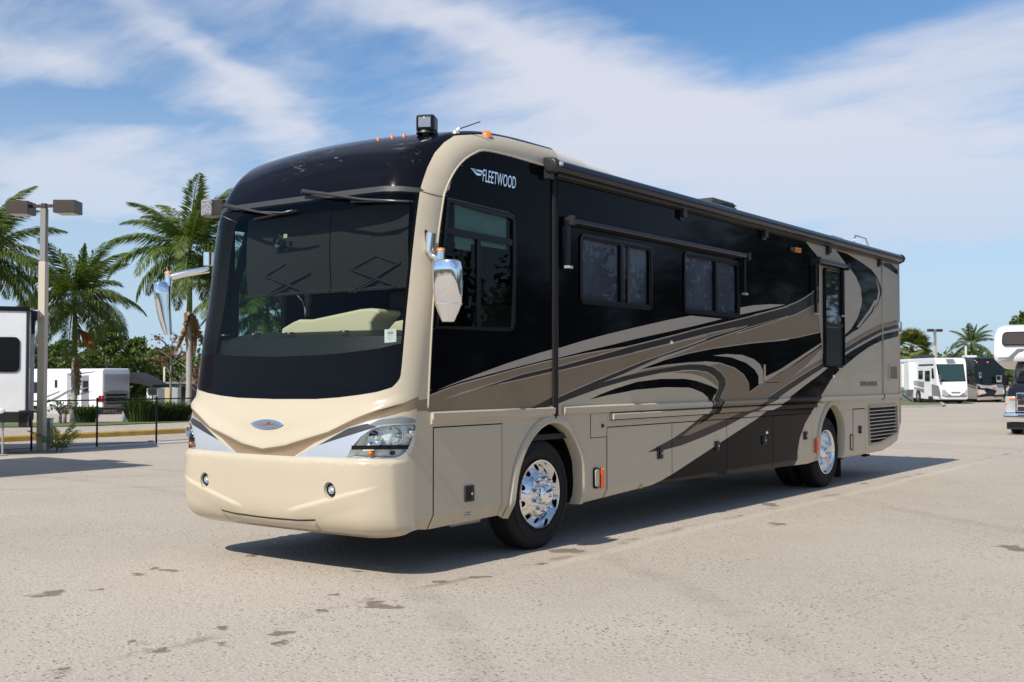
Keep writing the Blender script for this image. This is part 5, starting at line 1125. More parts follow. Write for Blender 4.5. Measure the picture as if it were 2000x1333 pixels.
# ------------------------------------------------------------------ plants
def leaf_mat(name,c0,c1,c2=None,rough=.55,trans=.3):
    m=bpy.data.materials.new(name); m.use_nodes=True; t=NT(m.node_tree); b=m.node_tree.nodes['Principled BSDF']; o=m.node_tree.nodes['Material Output']
    g=t.node('ShaderNodeNewGeometry'); cr=t.node('ShaderNodeValToRGB'); t.l.new(g.outputs['Random Per Island'],cr.inputs[0]); e=cr.color_ramp.elements; e[0].color=(*c0,1); e[1].color=(*c1,1)
    if c2: x=e.new(.93); x.color=(*c1,1); e[-1].color=(*c2,1)
    tc=t.node('ShaderNodeTexCoord'); n=t.noise(tc.outputs['Object'],.9,3,.5); col=t.mix(t.ss(n,.35,.65,.35,0.),cr.outputs[0],tuple(x*.55 for x in c0))
    t.l.new(col,b.inputs['Base Color']); b.inputs['Roughness'].default_value=rough; b.inputs['Specular IOR Level'].default_value=.3
    tr=t.node('ShaderNodeBsdfTranslucent'); t.l.new(t.mix(1.,col,(1.,1.1,.45),'MULTIPLY'),tr.inputs[0]); mx=t.node('ShaderNodeMixShader'); mx.inputs[0].default_value=trans
    t.l.new(b.outputs[0],mx.inputs[1]); t.l.new(tr.outputs[0],mx.inputs[2]); t.l.new(mx.outputs[0],o.inputs[0]); return m
LM_PALM=leaf_mat('palm_leaf',(.085,.135,.030),(.17,.225,.055),(.36,.34,.10),trans=.35); LM_YPALM=leaf_mat('young_palm_leaf',(.14,.20,.05),(.22,.28,.07)); LM_DEAD=leaf_mat('dead_palm_leaf',(.22,.13,.06),(.45,.28,.13),trans=.1)
LM_OAK=leaf_mat('oak_leaf',(.065,.100,.022),(.135,.175,.045),(.24,.23,.07)); LM_DARK=leaf_mat('dark_leaf',(.022,.038,.014),(.05,.075,.022),trans=.15); LM_PINE=leaf_mat('pine_needle',(.085,.135,.028),(.16,.215,.05)); LM_RED=leaf_mat('rusty_leaf',(.16,.05,.028),(.27,.11,.06))
LM_SHRUB=leaf_mat('shrub_blade',(.035,.068,.016),(.095,.14,.035)); LM_FAN=leaf_mat('fan_leaf',(.10,.13,.03),(.20,.22,.06),(.34,.22,.08))
M_BARK=mat('grey_bark',(.23,.20,.17),.85,bump=(12,.6),var=(3,.2)); M_PTRUNK=mat('royal_palm_trunk',(.36,.33,.29),.8,bump=(6,.4),var=(2.2,.15)); M_SHAFT=mat('crownshaft_green',(.12,.17,.04),.5,var=(3,.2)); M_BOOT=mat('palm_boot_brown',(.14,.085,.05),.9,bump=(20,.7),var=(5,.3))
rng=random.Random(11)
def rvec():
    while True:
        v=Vector((rng.uniform(-1,1),rng.uniform(-1,1),rng.uniform(-1,1)))
        if .05<v.length<1: return v
def leaves(b,c,r,n,size,shell=.45):
    c=Vector(c)
    for _ in range(n):
        v=rvec(); l=v.length; k=(shell+(1-shell)*rng.random()); v=v/l*k; p=c+Vector((v.x*r[0],v.y*r[1],v.z*r[2]))
        a=rvec().normalized(); q=a.cross(rvec()).normalized(); s=size*rng.uniform(.6,1.35); a*=s; q*=s*.55
        b.v+=[tuple(p-a),tuple(p+q),tuple(p+a),tuple(p-q)]; k0=len(b.v)-4; b.f.append((k0,k0+1,k0+2,k0+3)); b.mi.append(0)
def crown(b,c,r,clumps,per,size,low=-.5):
    c=Vector(c)
    for _ in range(clumps):
        v=rvec(); v.normalize(); k=rng.uniform(.35,1.0); v.z=max(v.z,low)
        p=c+Vector((v.x*r[0]*k,v.y*r[1]*k,v.z*r[2]*k)); s=rng.uniform(.22,.42); leaves(b,p,(r[0]*s,r[1]*s,r[2]*s*.8),per,size)
def tree(px,depth,top_px,w,label,m=LM_OAK,name='oak_tree',group=None,clumps=26,per=70,leaf=.16,cb=.35):
    p=spot(px,depth); ztop=CAM[2]+(735.3-top_px)*depth/F_PX; h=ztop-p.z
    t=empty(name,p); tag(t,label,'tree',group)
    b=B(); b.tube([(0,0,-.1),(.05,0,h*.25),(-.05,.05,h*.5),(0,0,h*.8)],[w*.05+.05,w*.04+.04,w*.03+.03,.03],8)
    for k in range(6):
        a=rng.uniform(0,6.28); z=h*rng.uniform(.3,.6); b.tube([(0,0,z),(math.cos(a)*w*.22,math.sin(a)*w*.22,z+h*.15),(math.cos(a)*w*.38,math.sin(a)*w*.38,z+h*.25)],[.06,.045,.02],6)
    b.build('trunk',M_BARK,t,smooth=True)
    b=B(); crown(b,(0,0,h*(cb+1)/2*.98),(w/2,w/2,h*(1-cb)/2),clumps,per,leaf); b.build('crown',m,t,fix=False); return t
# palm fronds
def frond_mesh(name,length,droop,width,n=46,curl=.9,leaf_w=.027,twist=0.):
    """arching rachis along +x with drooping leaflets on both sides"""
    v=[];f=[];pts=[]; p=Vector((0,0,0)); a=0.; st=length/n
    for i in range(n+1): pts.append((p.copy(),a)); p=p+Vector((math.cos(a),0,math.sin(a)))*st; a-=droop/n*(.5+1.0*i/n)
    for i in range(n):
        p0,a0=pts[i];p1,_=pts[i+1]; w=.035*(1-i/n)+.006; k=len(v); v+=[p0+Vector((0,w,0)),p0-Vector((0,w,0)),p1-Vector((0,w*.95,0)),p1+Vector((0,w*.95,0))]; f.append((k,k+1,k+2,k+3))
        if i<n*.10: continue
        t=i/n; L=width*math.sin(math.pi*min(1,(t*.93+.10)))**.55
        for sg in(-1,1):
            for rep in range(3):
                el=rng.uniform(-.75,.30)-.25*t; fw=rng.uniform(.25,.55)+.5*t; d=Vector((fw*math.cos(a0),sg*math.cos(el),math.sin(el)+fw*math.sin(a0))).normalized(); l=L*rng.uniform(.8,1.1); q=p0+(p1-p0)*rng.random()
                mid=q+d*l*.55+Vector((0,0,-.05*l)); tip=q+d*l*.93+Vector((0,0,-curl*.38*l)); u=Vector((math.cos(a0),0,math.sin(a0)))*leaf_w; k=len(v); v+=[q,mid+u,tip,mid-u]; f.append((k,k+1,k+2,k+3))
    me=bpy.data.meshes.new(name); me.from_pydata([tuple(x) for x in v],[],f); me.update(); return me
FR_UP=[frond_mesh('frond_up_%d'%i,3.1,1.15+.25*i,.62) for i in range(3)]; FR_MID=[frond_mesh('frond_mid_%d'%i,3.3,1.5+.25*i,.66) for i in range(3)]; FR_LOW=[frond_mesh('frond_low_%d'%i,3.0,1.2+.2*i,.60) for i in range(2)]
for me in FR_UP+FR_MID+FR_LOW: me.materials.append(LM_PALM)
FR_DEAD=frond_mesh('frond_dead',2.2,.6,.30,30,leaf_w=.06); FR_DEAD.materials.append(LM_DEAD)
FR_NEW=frond_mesh('frond_new',2.2,.35,.30,34,leaf_w=.05); FR_NEW.materials.append(LM_YPALM)
def palm(px,depth,crown_px,base_w,label,scale=1.,dead=3,seed=None,shaft=1.3,lean=0.,n=22,rot=0.):
    p=spot(px,depth); zc=CAM[2]+(735.3-crown_px)*depth/F_PX-p.z; t=empty('royal_palm',p); tag(t,label,'palm tree','royal palms around the lot')
    b=B(); zs_=zc-shaft*scale; b.tube([(0,0,-.2),(0,0,.5),(0,0,zs_*.3),(lean*.4,0,zs_*.65),(lean,0,zs_)],[base_w*.72,base_w*.62,base_w*.5,base_w*.54,base_w*.40],16); b.build('trunk',M_PTRUNK,t,smooth=True)
    b=B(); b.tube([(lean,0,zs_-.05),(lean,0,zs_+.35*shaft*scale),(lean,0,zc-.1)],[base_w*.50,base_w*.44,base_w*.24],14); b.build('crownshaft',M_SHAFT,t,smooth=True)
    r=random.Random(int(px*7+3)); 
    for k in range(n):
        q=k/(n-1); el=R(78)-q*R(105)+r.uniform(-.1,.1); az=k*2.399963+rot+r.uniform(-.2,.2)
        me=(FR_UP if el>.7 else (FR_MID if el>-.05 else FR_LOW))[k%2]; o=bpy.data.objects.new('frond',me); COL.objects.link(o); o.parent=t; o.location=(lean,0,zc-.1-.15*q); o.rotation_euler=(0,-el,az); s=scale*r.uniform(.88,1.08); o.scale=(s,s,s)
    for k in range(2):
        o=bpy.data.objects.new('spear_leaf',FR_NEW); COL.objects.link(o); o.parent=t; o.location=(lean,0,zc-.1); o.rotation_euler=(0,-R(82-6*k),2.1*k); o.scale=(scale,)*3
    for k in range(dead):
        o=bpy.data.objects.new('dead_frond',FR_DEAD); COL.objects.link(o); o.parent=t; o.location=(lean+.1*math.cos(k*2.2),.1*math.sin(k*2.2),zs_+.1); o.rotation_euler=(0,R(72+8*k),k*2.2+rot); o.scale=(scale*.8,)*3
    if seed:
        b=B()
        for k in range(130):
            a=r.uniform(0,6.28); l=r.uniform(.3,1.)*seed[2]; d=Vector((math.cos(a)*.55+seed[0],math.sin(a)*.55,-.5)); q0=Vector((lean,0,zc-shaft*scale*seed[3])); q1=q0+d*l*.5; q2=q0+d*l*.8+Vector((0,0,-l*.6)); b.v+=[tuple(q0),tuple(q1),tuple(q2),tuple(q1+Vector((.03,.02,.03)))]; k0=len(b.v)-4; b.f.append((k0,k0+1,k0+2,k0+3)); b.mi.append(0)
        b.build('flower_stalks',seed[1],t,fix=False)
    return t
M_ORANGE=leaf_mat('orange_stalk',(.35,.10,.02),(.55,.20,.06)); M_YEL=leaf_mat('yellow_stalk',(.32,.26,.05),(.45,.38,.10))
palm(-42,44,486,.26,'royal palm at the left edge of the picture with only its right fronds showing',1.08,3,rot=1.0,n=30)
palm(145,50,575,.26,'lower royal palm right of the tall light pole, with orange flower stalks',1.12,2,seed=(.8,M_ORANGE,1.25,.55),shaft=2.4,rot=.3,n=32)
palm(369,46,478,.23,'taller royal palm close to the coach corner with hanging brown fronds',1.16,6,seed=(0,M_YEL,1.2,.25),shaft=2.3,lean=.0,rot=.8,n=30)
palm(522,47,600,.24,'royal palm seen through the coach windows, behind the cab',1.05,2,shaft=1.8,rot=1.9,n=28)
palm(452,56,560,.24,'royal palm hidden behind the coach nose, glimpsed through its cab windows',1.0,2,shaft=1.8,rot=.2,n=24)
# far right: a small royal palm and a fan palm
t=palm(1898,118,668,.25,'small distant royal palm above the dark coach on the right',.95,1,shaft=1.2,n=20)
def fan_palm(px,depth,cpx,rad,label):
    p=spot(px,depth); zc=CAM[2]+(735.3-cpx)*depth/F_PX-p.z; t=empty('fan_palm',p); tag(t,label,'palm tree')
    b=B(); b.tube([(0,0,-.2),(0,0,zc)],[.25,.22],10); b.build('trunk',M_BOOT,t,smooth=True)
    r=random.Random(5); me=None
    v=[];f=[]
    for k in range(22):
        a=R(-80+160*k/21); d=Vector((math.cos(a),math.sin(a),0)); l=1.0*(.7+.3*math.cos(a)); s=Vector((-math.sin(a),math.cos(a),0))*.05; k0=len(v); c=Vector((.9,0,0)); v+=[c,c+d*l*.6+s,c+d*l+Vector((0,0,-.25)),c+d*l*.6-s]; f.append((k0,k0+1,k0+2,k0+3))
    k0=len(v); v+=[Vector((0,.02,0)),Vector((.9,.02,0)),Vector((.9,-.02,0)),Vector((0,-.02,0))]; f.append((k0,k0+1,k0+2,k0+3))
    me=bpy.data.meshes.new('fan_frond'); me.from_pydata([tuple(x) for x in v],[],f); me.materials.append(LM_FAN)
    for k in range(46):
        o=bpy.data.objects.new('fan_frond',me); COL.objects.link(o); o.parent=t; o.location=(0,0,zc-.2); o.rotation_euler=(r.uniform(-.5,.5),-(R(85)-k/45*R(140)),k*2.4); o.scale=(rad/1.9,)*3
fan_palm(1781,112,678,2.3,'round fan palm just right of the coach tail with yellow green leaves')
FR_SEED=frond_mesh('seedling_frond',2.2,.9,.55,15,curl=.5,leaf_w=.03); FR_SEED.materials.append(LM_YPALM)
# ------------------------------------------------------------------ woods and trees behind
def woods(name,items,m,leaf,label):
    b=B()
    for (c,r,n) in items: leaves(b,c,r,n,leaf,.2)
    tag(b.build(name,m,None,fix=False),label,kind='stuff')
it=[]
for px in range(-60,430,9):
    d=rng.uniform(92,108); p=spot(px,d); top=rng.uniform(684,712) if px<300 else rng.uniform(672,706); h=CAM[2]+(735.3-top)*d/F_PX-p.z
    it+=[((p.x,p.y,p.z+h*.62),(2.2,2.2,h*.40),170),((p.x,p.y,p.z+h*.25),(2.0,2.0,h*.3),90)]
woods('woods',it,LM_OAK,.27,'mass of mixed green woodland behind the campground on the left')
it=[]
for px in range(1560,2060,12):
    d=rng.uniform(128,150); p=spot(px,d); top=rng.uniform(681,698); h=CAM[2]+(735.3-top)*d/F_PX-p.z; it+=[((p.x,p.y,p.z+h*.55),(2.8,2.8,h*.48),200)]
for px in range(430,1560,22):
    d=125; p=spot(px,d); it+=[((p.x,p.y,p.z+2.4),(3.,3.,2.6),70)]
woods('woods',it,LM_OAK,.33,'low band of trees behind the parked coaches on the right')
it=[]
for k in range(40):
    a=R(-7+k*1.6); rr_=rng.uniform(50,64); x,y=CAM[0]+rr_*math.sin(a),CAM[1]+rr_*math.cos(a); h=rng.uniform(7.5,11.5)+(3 if k<14 else 0); z=gz(x,y); it+=[((x,y,z+h*.70),(1.9,1.9,h*.32),620),((x,y,z+h*.3),(2.4,2.4,h*.32),400)]
woods('woods',it,LM_DARK,.22,'taller pines beyond the right edge, mirrored in the dark side paint')
# tree line on the other sides of the lot (seen mirrored in paint, glass and chrome)
it=[]
for k in range(150):
    a=R(-10+k*1.9)  # clockwise from +y over +x to behind
    if a>R(275): break
    rr_=rng.uniform(62,80); x,y=CAM[0]+rr_*math.sin(a),CAM[1]+rr_*math.cos(a); h=rng.uniform(4.5,8.5)+(1.5 if k%9==0 else 0)
    if math.degrees(a)<12: continue
    z=gz(x,y); it+=[((x,y,z+h*.6),(2.6,2.6,h*.42),260),((x,y,z+h*.25),(2.6,2.6,h*.28),140)]
woods('woods',it,LM_DARK,.29,'tree line round the far sides of the lot')
def pine(px,depth,top_px,w,label,seed=1):
    r=random.Random(seed); p=spot(px,depth); h=CAM[2]+(735.3-top_px)*depth/F_PX-p.z; t=empty('pine_tree',p); tag(t,label,'tree')
    b=B(); b.tube([(0,0,-.1),(.1,0,h*.5),(0,0,h*.97)],[.16,.11,.03],8); cr=B()
    for k in range(20):
        z=h*(.50+.48*k/20); a=k*2.4; l=w*.5*(1.15-.9*(k/20))*r.uniform(.6,1.1); q=(math.cos(a)*l,math.sin(a)*l,z+.25*l); b.tube([(0,0,z),q],[.045,.015],5)
        for s in(.55,.8,1.): leaves(cr,(q[0]*s,q[1]*s,z+.25*l*s+.1),(.55,.55,.32),60,.17,.1)
    b.build('trunk',M_BARK,t,smooth=True); cr.build('crown',LM_PINE,t,fix=False); return t
pine(207,88,632,4.2,'tall pine with a loose clumpy crown between the two royal palms',3)
pine(265,94,664,3.4,'smaller pine right of the tall one, above the white trailer awning',8); pine(120,96,668,3.0,'slim pine glimpsed between light pole and nearer palm trunk',5)
def bare_tree(px,depth,top_px,label,w=2.2,m=LM_RED,seed=2,n=60):
    r=random.Random(seed); p=spot(px,depth); h=CAM[2]+(735.3-top_px)*depth/F_PX-p.z; t=empty('young_tree',p); tag(t,label,'tree'); b=B(); cr=B(); b.tube([(0,0,-.1),(.03,0,h*.5),(0,0,h*.85)],[.07,.055,.02],7)
    for k in range(16):
        z=h*r.uniform(.52,.85); a=r.uniform(0,6.28); l=w*.5*r.uniform(.5,1.); q=Vector((math.cos(a)*l,math.sin(a)*l,z+l*.7)); b.tube([(0,0,z),(q.x*.5,q.y*.5,z+l*.45),q],[.025,.018,.008],5); leaves(cr,q,(.32,.32,.24),n//3,.07,.1)
    b.build('trunk',M_BARK,t,smooth=True); cr.build('crown',m,t,fix=False)
bare_tree(333,58,655,'thin young tree with sparse rusty red leaves left of the coach')
bare_tree(352,66,720,'leafless looking sapling beside the palm trunk near the coach',1.4,LM_OAK,6,20)
tree(390,70,690,3.0,'small bush-like tree with russet tips next to the coach pillar',LM_RED,'small_tree',clumps=14,per=40,leaf=.12)
tree(2003,62,606,2.6,'dark green broadleaf tree above the cab-over camper at the right edge',LM_OAK,clumps=30,per=80)
for px,d,top,w,l in((70,86,668,5.,'broad green tree at the far left beside the light pole'),(305,90,668,5.5,'rounded green tree behind the dark awning'),(160,92,684,5.,'green tree behind the white coach, left of the tall pine')): tree(px,d,top,w,l,clumps=30,per=80)
for px,d,top,w,l,m_ in((1815,116,690,4.,'pale green shrubby tree beside the distant light pole',LM_PINE),(1850,120,694,4.,'olive tree over the white coach roof',LM_FAN),(1868,122,684,4.,'mid green tree left of the small distant palm',LM_OAK),(1930,124,680,5.,'mid green tree right of the small distant palm',LM_OAK)): tree(px,d,top,w,l,m_,clumps=22,per=60,leaf=.2)
# ------------------------------------------------------------------ verge, kerb, far pavement
M_GRASS=mat('grass_green',(.115,.145,.035),.9,bump=(20,.5),var=(1.5,.30)); M_YKERB=mat('yellow_kerb_paint',(.46,.29,.055),.7,bump=(25,.3),var=(2.5,.2))
gA=[tuple(spot(-160,36)[:2]),tuple(spot(60,35.5)[:2]),tuple(spot(200,37.0)[:2]),tuple(spot(300,39.5)[:2]),tuple(spot(385,42)[:2]),tuple(spot(520,48)[:2]),tuple(spot(540,60)[:2]),tuple(spot(380,56)[:2]),tuple(spot(200,53)[:2]),tuple(spot(-160,50)[:2])]
ground_patch('grass_verge',gA,M_GRASS,.012,'strip of grass verge with palms in it behind the far kerb')
gB=[tuple(spot(-200,74)[:2]),tuple(spot(600,84)[:2]),tuple(spot(620,140)[:2]),tuple(spot(-200,140)[:2])]; ground_patch('grass_field',gB,M_GRASS,.012,'grass below the woods on the left',6)
gC=[tuple(spot(1500,90)[:2]),tuple(spot(2200,90)[:2]),tuple(spot(2200,160)[:2]),tuple(spot(1500,160)[:2])]; ground_patch('grass_field',gC,M_GRASS,.012,'grass behind the coaches on the right',6)
mu=[tuple(spot(118,40)[:2]),tuple(spot(170,41)[:2]),tuple(spot(240,43)[:2]),tuple(spot(255,46)[:2]),tuple(spot(120,45)[:2])]
ground_patch('mulch_bed',mu,mat('brown_mulch',(.12,.075,.045),.95,bump=(30,.8)),.020,'brown mulch bed round the nearer palm trunk')
ks_=[(-18.85,y) for y in np.arange(3.,34.,1.)]; b=B()
for (x,y0),(_,y1) in zip(ks_[:-1],ks_[1:]):
    z0,z1=gz(x,y0),gz(x,y1); vs=[]
    for (yy,zz) in((y0,z0),(y1,z1)): vs+=[(x-.09,yy,zz-.05),(x-.09,yy,zz+.12),(x-.07,yy,zz+.14),(x+.06,yy,zz+.14),(x+.09,yy,zz+.11),(x+.10,yy,zz-.05)]
    b.add(vs,[(j,j+1,j+7,j+6) for j in range(5)])
tag(b.build('kerb',M_YKERB,None),'yellow painted kerb between the lot and the road behind the fence',kind='structure')
ground_patch('fence_footing',[(-15.55,2.),(-15.0,2.),(-15.0,34.),(-15.55,34.)],M_CONC,.008,'pale concrete strip under the chain-link fence')
isl=[tuple(spot(1735,73)[:2]),tuple(spot(1836,76)[:2]),tuple(spot(1842,79)[:2]),tuple(spot(1835,84)[:2]),tuple(spot(1735,84)[:2])]
ground_patch('grass_island',isl,M_GRASS,.13,'small raised grass island left of the white coach on the right')
b=B(); q=[spot(1735,73),spot(1770,73.8),spot(1836,76),spot(1842,79),spot(1835,84)]
for a,c in zip(q[:-1],q[1:]):
    n=(c-a).cross(Vector((0,0,1))).normalized()*.15; up=Vector((0,0,.16)); b.add([a+n,c+n,c+n+up,a+n+up,a,c,c+up,a+up],[(0,1,2,3),(3,2,6,7),(4,5,6,7)])
tag(b.build('island_kerb',M_CONC,None),'low concrete kerb round the small grass island',kind='structure')
# ------------------------------------------------------------------ chain-link fence, poles, box
M_FENCE=mat('black_fence_coating',(.012,.012,.013),.45,.3)
fn=empty('chain_link_fence',(-15.25,0,0)); tag(fn,'low black chain-link fence with thin posts running behind the lot on the left','fence')
py_=[float(on_x(px,880,-15.25)[1]) for px in(61,189,305)]; sp=(py_[2]-py_[0])/2; print('posts',py_)
posts=[py_[0]-sp*2,py_[0]-sp,py_[0],py_[1],py_[2]]+[py_[2]+2.1*k for k in range(1,8)]
for y in posts: b=B(); b.tube([(0,y,-.05),(0,y,1.08)],.022,8); b.lathe([(0,.027),(.02,.024),(.03,.001)],(0,y,1.08),'z',8); b.build('post',M_FENCE,fn,smooth=True)
b=B(); b.tube([(0,posts[0],1.05),(0,posts[-1],1.05)],.015,8); b.build('top_rail',M_FENCE,fn,smooth=True)
b=B(); b.tube([(0,posts[0],.06),(0,posts[-1],.06)],.006,5); b.build('bottom_wire',M_FENCE,fn)
b=B(); L=posts[-1]-posts[0]; n=int(L/.10)
for k in range(-10,n):
    for sg in(1,-1):
        a=posts[0]+k*.10; z0,z1=(.06,1.04) if sg>0 else (1.04,.06); y0_,y1_=a,a+.98
        if y0_<posts[0]: z0=z0+(z1-z0)*(posts[0]-y0_)/.98; y0_=posts[0]
        if y1_>posts[-1]: z1=z0+(z1-z0)*(posts[-1]-y0_)/max(.01,(y1_-y0_)); y1_=posts[-1]
        w=.0013; b.add([(sg*.003,y0_,z0-w),(sg*.003,y1_,z1-w),(sg*.003,y1_,z1+w),(sg*.003,y0_,z0+w)],[(0,1,2,3)])
tag(b.build('mesh_wire',M_FENCE,fn,fix=False),kind='stuff')
M_POLE=mat('beige_pole_paint',(.56,.48,.36),.5,var=(1.5,.05))
def lamp_pole(px,depth,top_px,w,label,two_tone=True,hs=.5,az=0.,head_w=None,group=None):
    p=spot(px,depth); h=CAM[2]+(735.3-top_px)*depth/F_PX-p.z; t=empty('light_pole',p,YAW+az); tag(t,label,'light pole',group)
    b=B(); b.prism([(-w/2,-w/2,-.05),(w/2,-w/2,-.05),(w/2,w/2,-.05),(-w/2,w/2,-.05)],(0,0,1),h*.78+.05); b.build('pole',M_POLE,t,bevel=.012)
    b=B(); b.prism([(-w*.40,-w*.40,h*.78),(w*.40,-w*.40,h*.78),(w*.40,w*.40,h*.78),(-w*.40,w*.40,h*.78)],(0,0,1),h*.22); b.build('upper_pole',mat('weathered_pole_top',(.25,.24,.22),.6),t,bevel=.008)
    b=B(); b.box((0,0,h+.04),(hs*.22,hs*.22,hs*.32)); b.box((0,0,h+.06),(hs*1.5,hs*.12,hs*.14)); b.build('arm',M_BRONZE,t)
    for sg in(-1,1):
        b=B(); b.box((sg*hs*1.15,-.0,h+.02),(hs*1.0,hs*1.0,hs*.58),rot=(0,0,R(8))); o=b.build('lamp_head',M_BRONZE,t,bevel=.006); b=B(); b.box((sg*hs*1.15,0,h+.02-hs*.30),(hs*.8,hs*.8,.02),rot=(0,0,R(8))); b.build('lamp_lens',mat('frosted_lens',(.75,.75,.70),.4),o)
    return t
lamp_pole(82.5,24,407,.155,'tall beige light pole with twin bronze box lamps at the left',hs=.46,az=-.12)
lamp_pole(1827,98,646,.22,'distant beige light pole with twin lamps behind the white coach',hs=.40,az=.3)
p=spot(1887,112); b=B(); b.tube([(p.x,p.y,p.z),(p.x,p.y,CAM[2]+(735.3-676)*112/F_PX)],.10,8); tag(b.build('thin_pole',M_POLE,None,smooth=True),'thin pale pole rising behind the roof of the dark coach','pole')
p=spot(266,88); b=B(); b.tube([(p.x,p.y,p.z),(p.x,p.y,CAM[2]+(735.3-716)*88/F_PX)],.06,8); 
p=spot(321,80); b=B(); b.tube([(p.x,p.y,p.z),(p.x,p.y,CAM[2]+(735.3-717)*80/F_PX)],.07,8); tag(b.build('short_pole',M_POLE,None,smooth=True),'short pale pole among the trees left of the coach','pole')
p=spot(94,24.3); t=empty('utility_box',p,YAW); tag(t,'light grey utility cabinet at the foot of the tall light pole','utility box'); b=B(); b.box((0,0,.33),(.19,.16,.66)); b.build('cabinet',M_GALV,t,bevel=.008); b=B(); b.box((0,-.002,.67),(.22,.19,.025)); b.build('lid',M_GALV,t,bevel=.005); b=B(); b.box((0,-.084,.36),(.15,.008,.5)); b.build('door',M_GALV,t,bevel=.003)
p=spot(244,47); b=B(); b.box((p.x,p.y,p.z+.3),(.12,.12,.62)); tag(b.build('white_post',M_WHITE,None,bevel=.01),'short white post on the grass in front of the white coach tail','post')
# seedlings at the box, shrubs
def blades(name,p,w,h,n,label,cat='shrub',m=LM_SHRUB,group=None,leafw=.02):
    b=B()
    for _ in range(n):
        a=rng.uniform(0,6.28); r0=rng.random()**.6*w*.35; x,y=math.cos(a)*r0,math.sin(a)*r0; o=rng.uniform(.15,.55)*w; hh=h*rng.uniform(.55,1.); q=Vector((x,y,0)); m1=q+Vector((math.cos(a)*o*.4,math.sin(a)*o*.4,hh*.7)); tp=q+Vector((math.cos(a)*o,math.sin(a)*o,hh*rng.uniform(.7,1.))); s=Vector((-math.sin(a),math.cos(a),0))*leafw; b.v+=[tuple(q-s*.5),tuple(m1-s),tuple(tp),tuple(m1+s),tuple(q+s*.5)]; k=len(b.v)-5; b.f.append((k,k+1,k+2,k+3,k+4)); b.mi.append(0)
    o=b.build(name,m,None,fix=False,loc=tuple(p)); return tag(o,label,cat,group)
for px,d,w,h,l in((275,43,1.5,1.05,'leftmost green grassy shrub beyond the fence'),(298,44,1.6,1.0,'second grassy shrub from the left, in the clump beyond the fence'),(322,45,1.7,1.15,'tallest dark green shrub in the clump left of the coach'),(345,46,1.6,1.1,'dark shrub in the clump nearest the coach corner')): blades('shrub',spot(px,d),w*.9,h*rng.uniform(.7,1.15),420,l,group='shrubs beyond the fence',leafw=.03)
blades('shrub',spot(170,42.5),.95,.75,420,'dark shrub right beside the nearer palm trunk',leafw=.03); blades('shrub',spot(366,47),1.1,.8,320,'low pale green shrub half hidden by the coach nose',m=LM_PINE)
for px,d,s in((112,23.6,.62),(122,23.8,.50)):
    p=spot(px,d); t=empty('palm_seedling',p); tag(t,'young palm seedling with feathery light leaves, '+('next to the utility cabinet' if px<115 else 'the one farther from the utility cabinet'),'plant')
    for k in range(6 if px<115 else 4):
        o=bpy.data.objects.new('leaf',FR_SEED); COL.objects.link(o); o.parent=t; o.rotation_euler=(0,-R(58+9*(k%3)),k*1.3+.4); o.scale=(s*.55,s*.42,s*.5)
for px in(118,127):
    bare_tree(px,41,795,'thin leafless shrub on the mulch bed '+('left one' if px<120 else 'right one'),.8,LM_OAK,int(px),10)
# ------------------------------------------------------------------ parked vehicles
class Frame:
    """local frame of a parked vehicle: x across its visible end, y away along its length, z up"""
    def __init__(s,px,depth,px2,depth2,name,label,cat,group=None):
        p=spot(px,depth); q=spot(px2,depth2); d=(q-p); d.z=0; s.w=d.length; s.t=empty(name,p,math.atan2(d.y,d.x)); tag(s.t,label,cat,group); s.p=p
    def box(s,name,x0,x1,y0,y1,z0,z1,m,bevel=0.,parent=None):
        b=B(); b.box(((x0+x1)/2,(y0+y1)/2,(z0+z1)/2),(x1-x0,y1-y0,z1-z0)); return b.build(name,m,parent or s.t,bevel=bevel)
    def front(s,name,pts,m,y=-.004,th=.02,parent=None,bevel=0.):
        b=B(); b.prism([(x,y,z) for x,z in pts],(0,-1,0),th); return b.build(name,m,parent or s.t,bevel=bevel)
    def side(s,name,pts,m,x=-.004,th=.02,parent=None,bevel=0.):
        b=B(); b.prism([(x,y,z) for y,z in pts],(-1,0,0),th); return b.build(name,m,parent or s.t,bevel=bevel)
def small_wheel(fr,x,y,r=.45,sg=-1,w=.25):
    b=B(); b.lathe([(-w,r*.6),(-w,r*.95),(-w+.03,r),(-.03,r),(.0,r*.93),(.005,r*.62),(-.02,r*.6)],(x,y,r),'x',28,sgn=sg); o=autosmooth(b.build('wheel',M_RUBBER,fr.t),40); b=B(); b.lathe([(-.0,r*.60),(.0,r*.55),(-.03,r*.5),(-.05,r*.3),(-.0,r*.22),(.02,r*.18),(.025,.001)],(x,y,r),'x',24,sgn=sg); autosmooth(b.build('rim',M_POLISH,o),40); return o
M_SGREY=mat('coach_mid_grey',(.16,.165,.18),.3,coat=.4); M_DWIN=mat('coach_window_black',(.006,.008,.009),.05,spec=.4); M_GREENGL=mat('green_tinted_screen',(.02,.045,.045),.04,spec=.6)
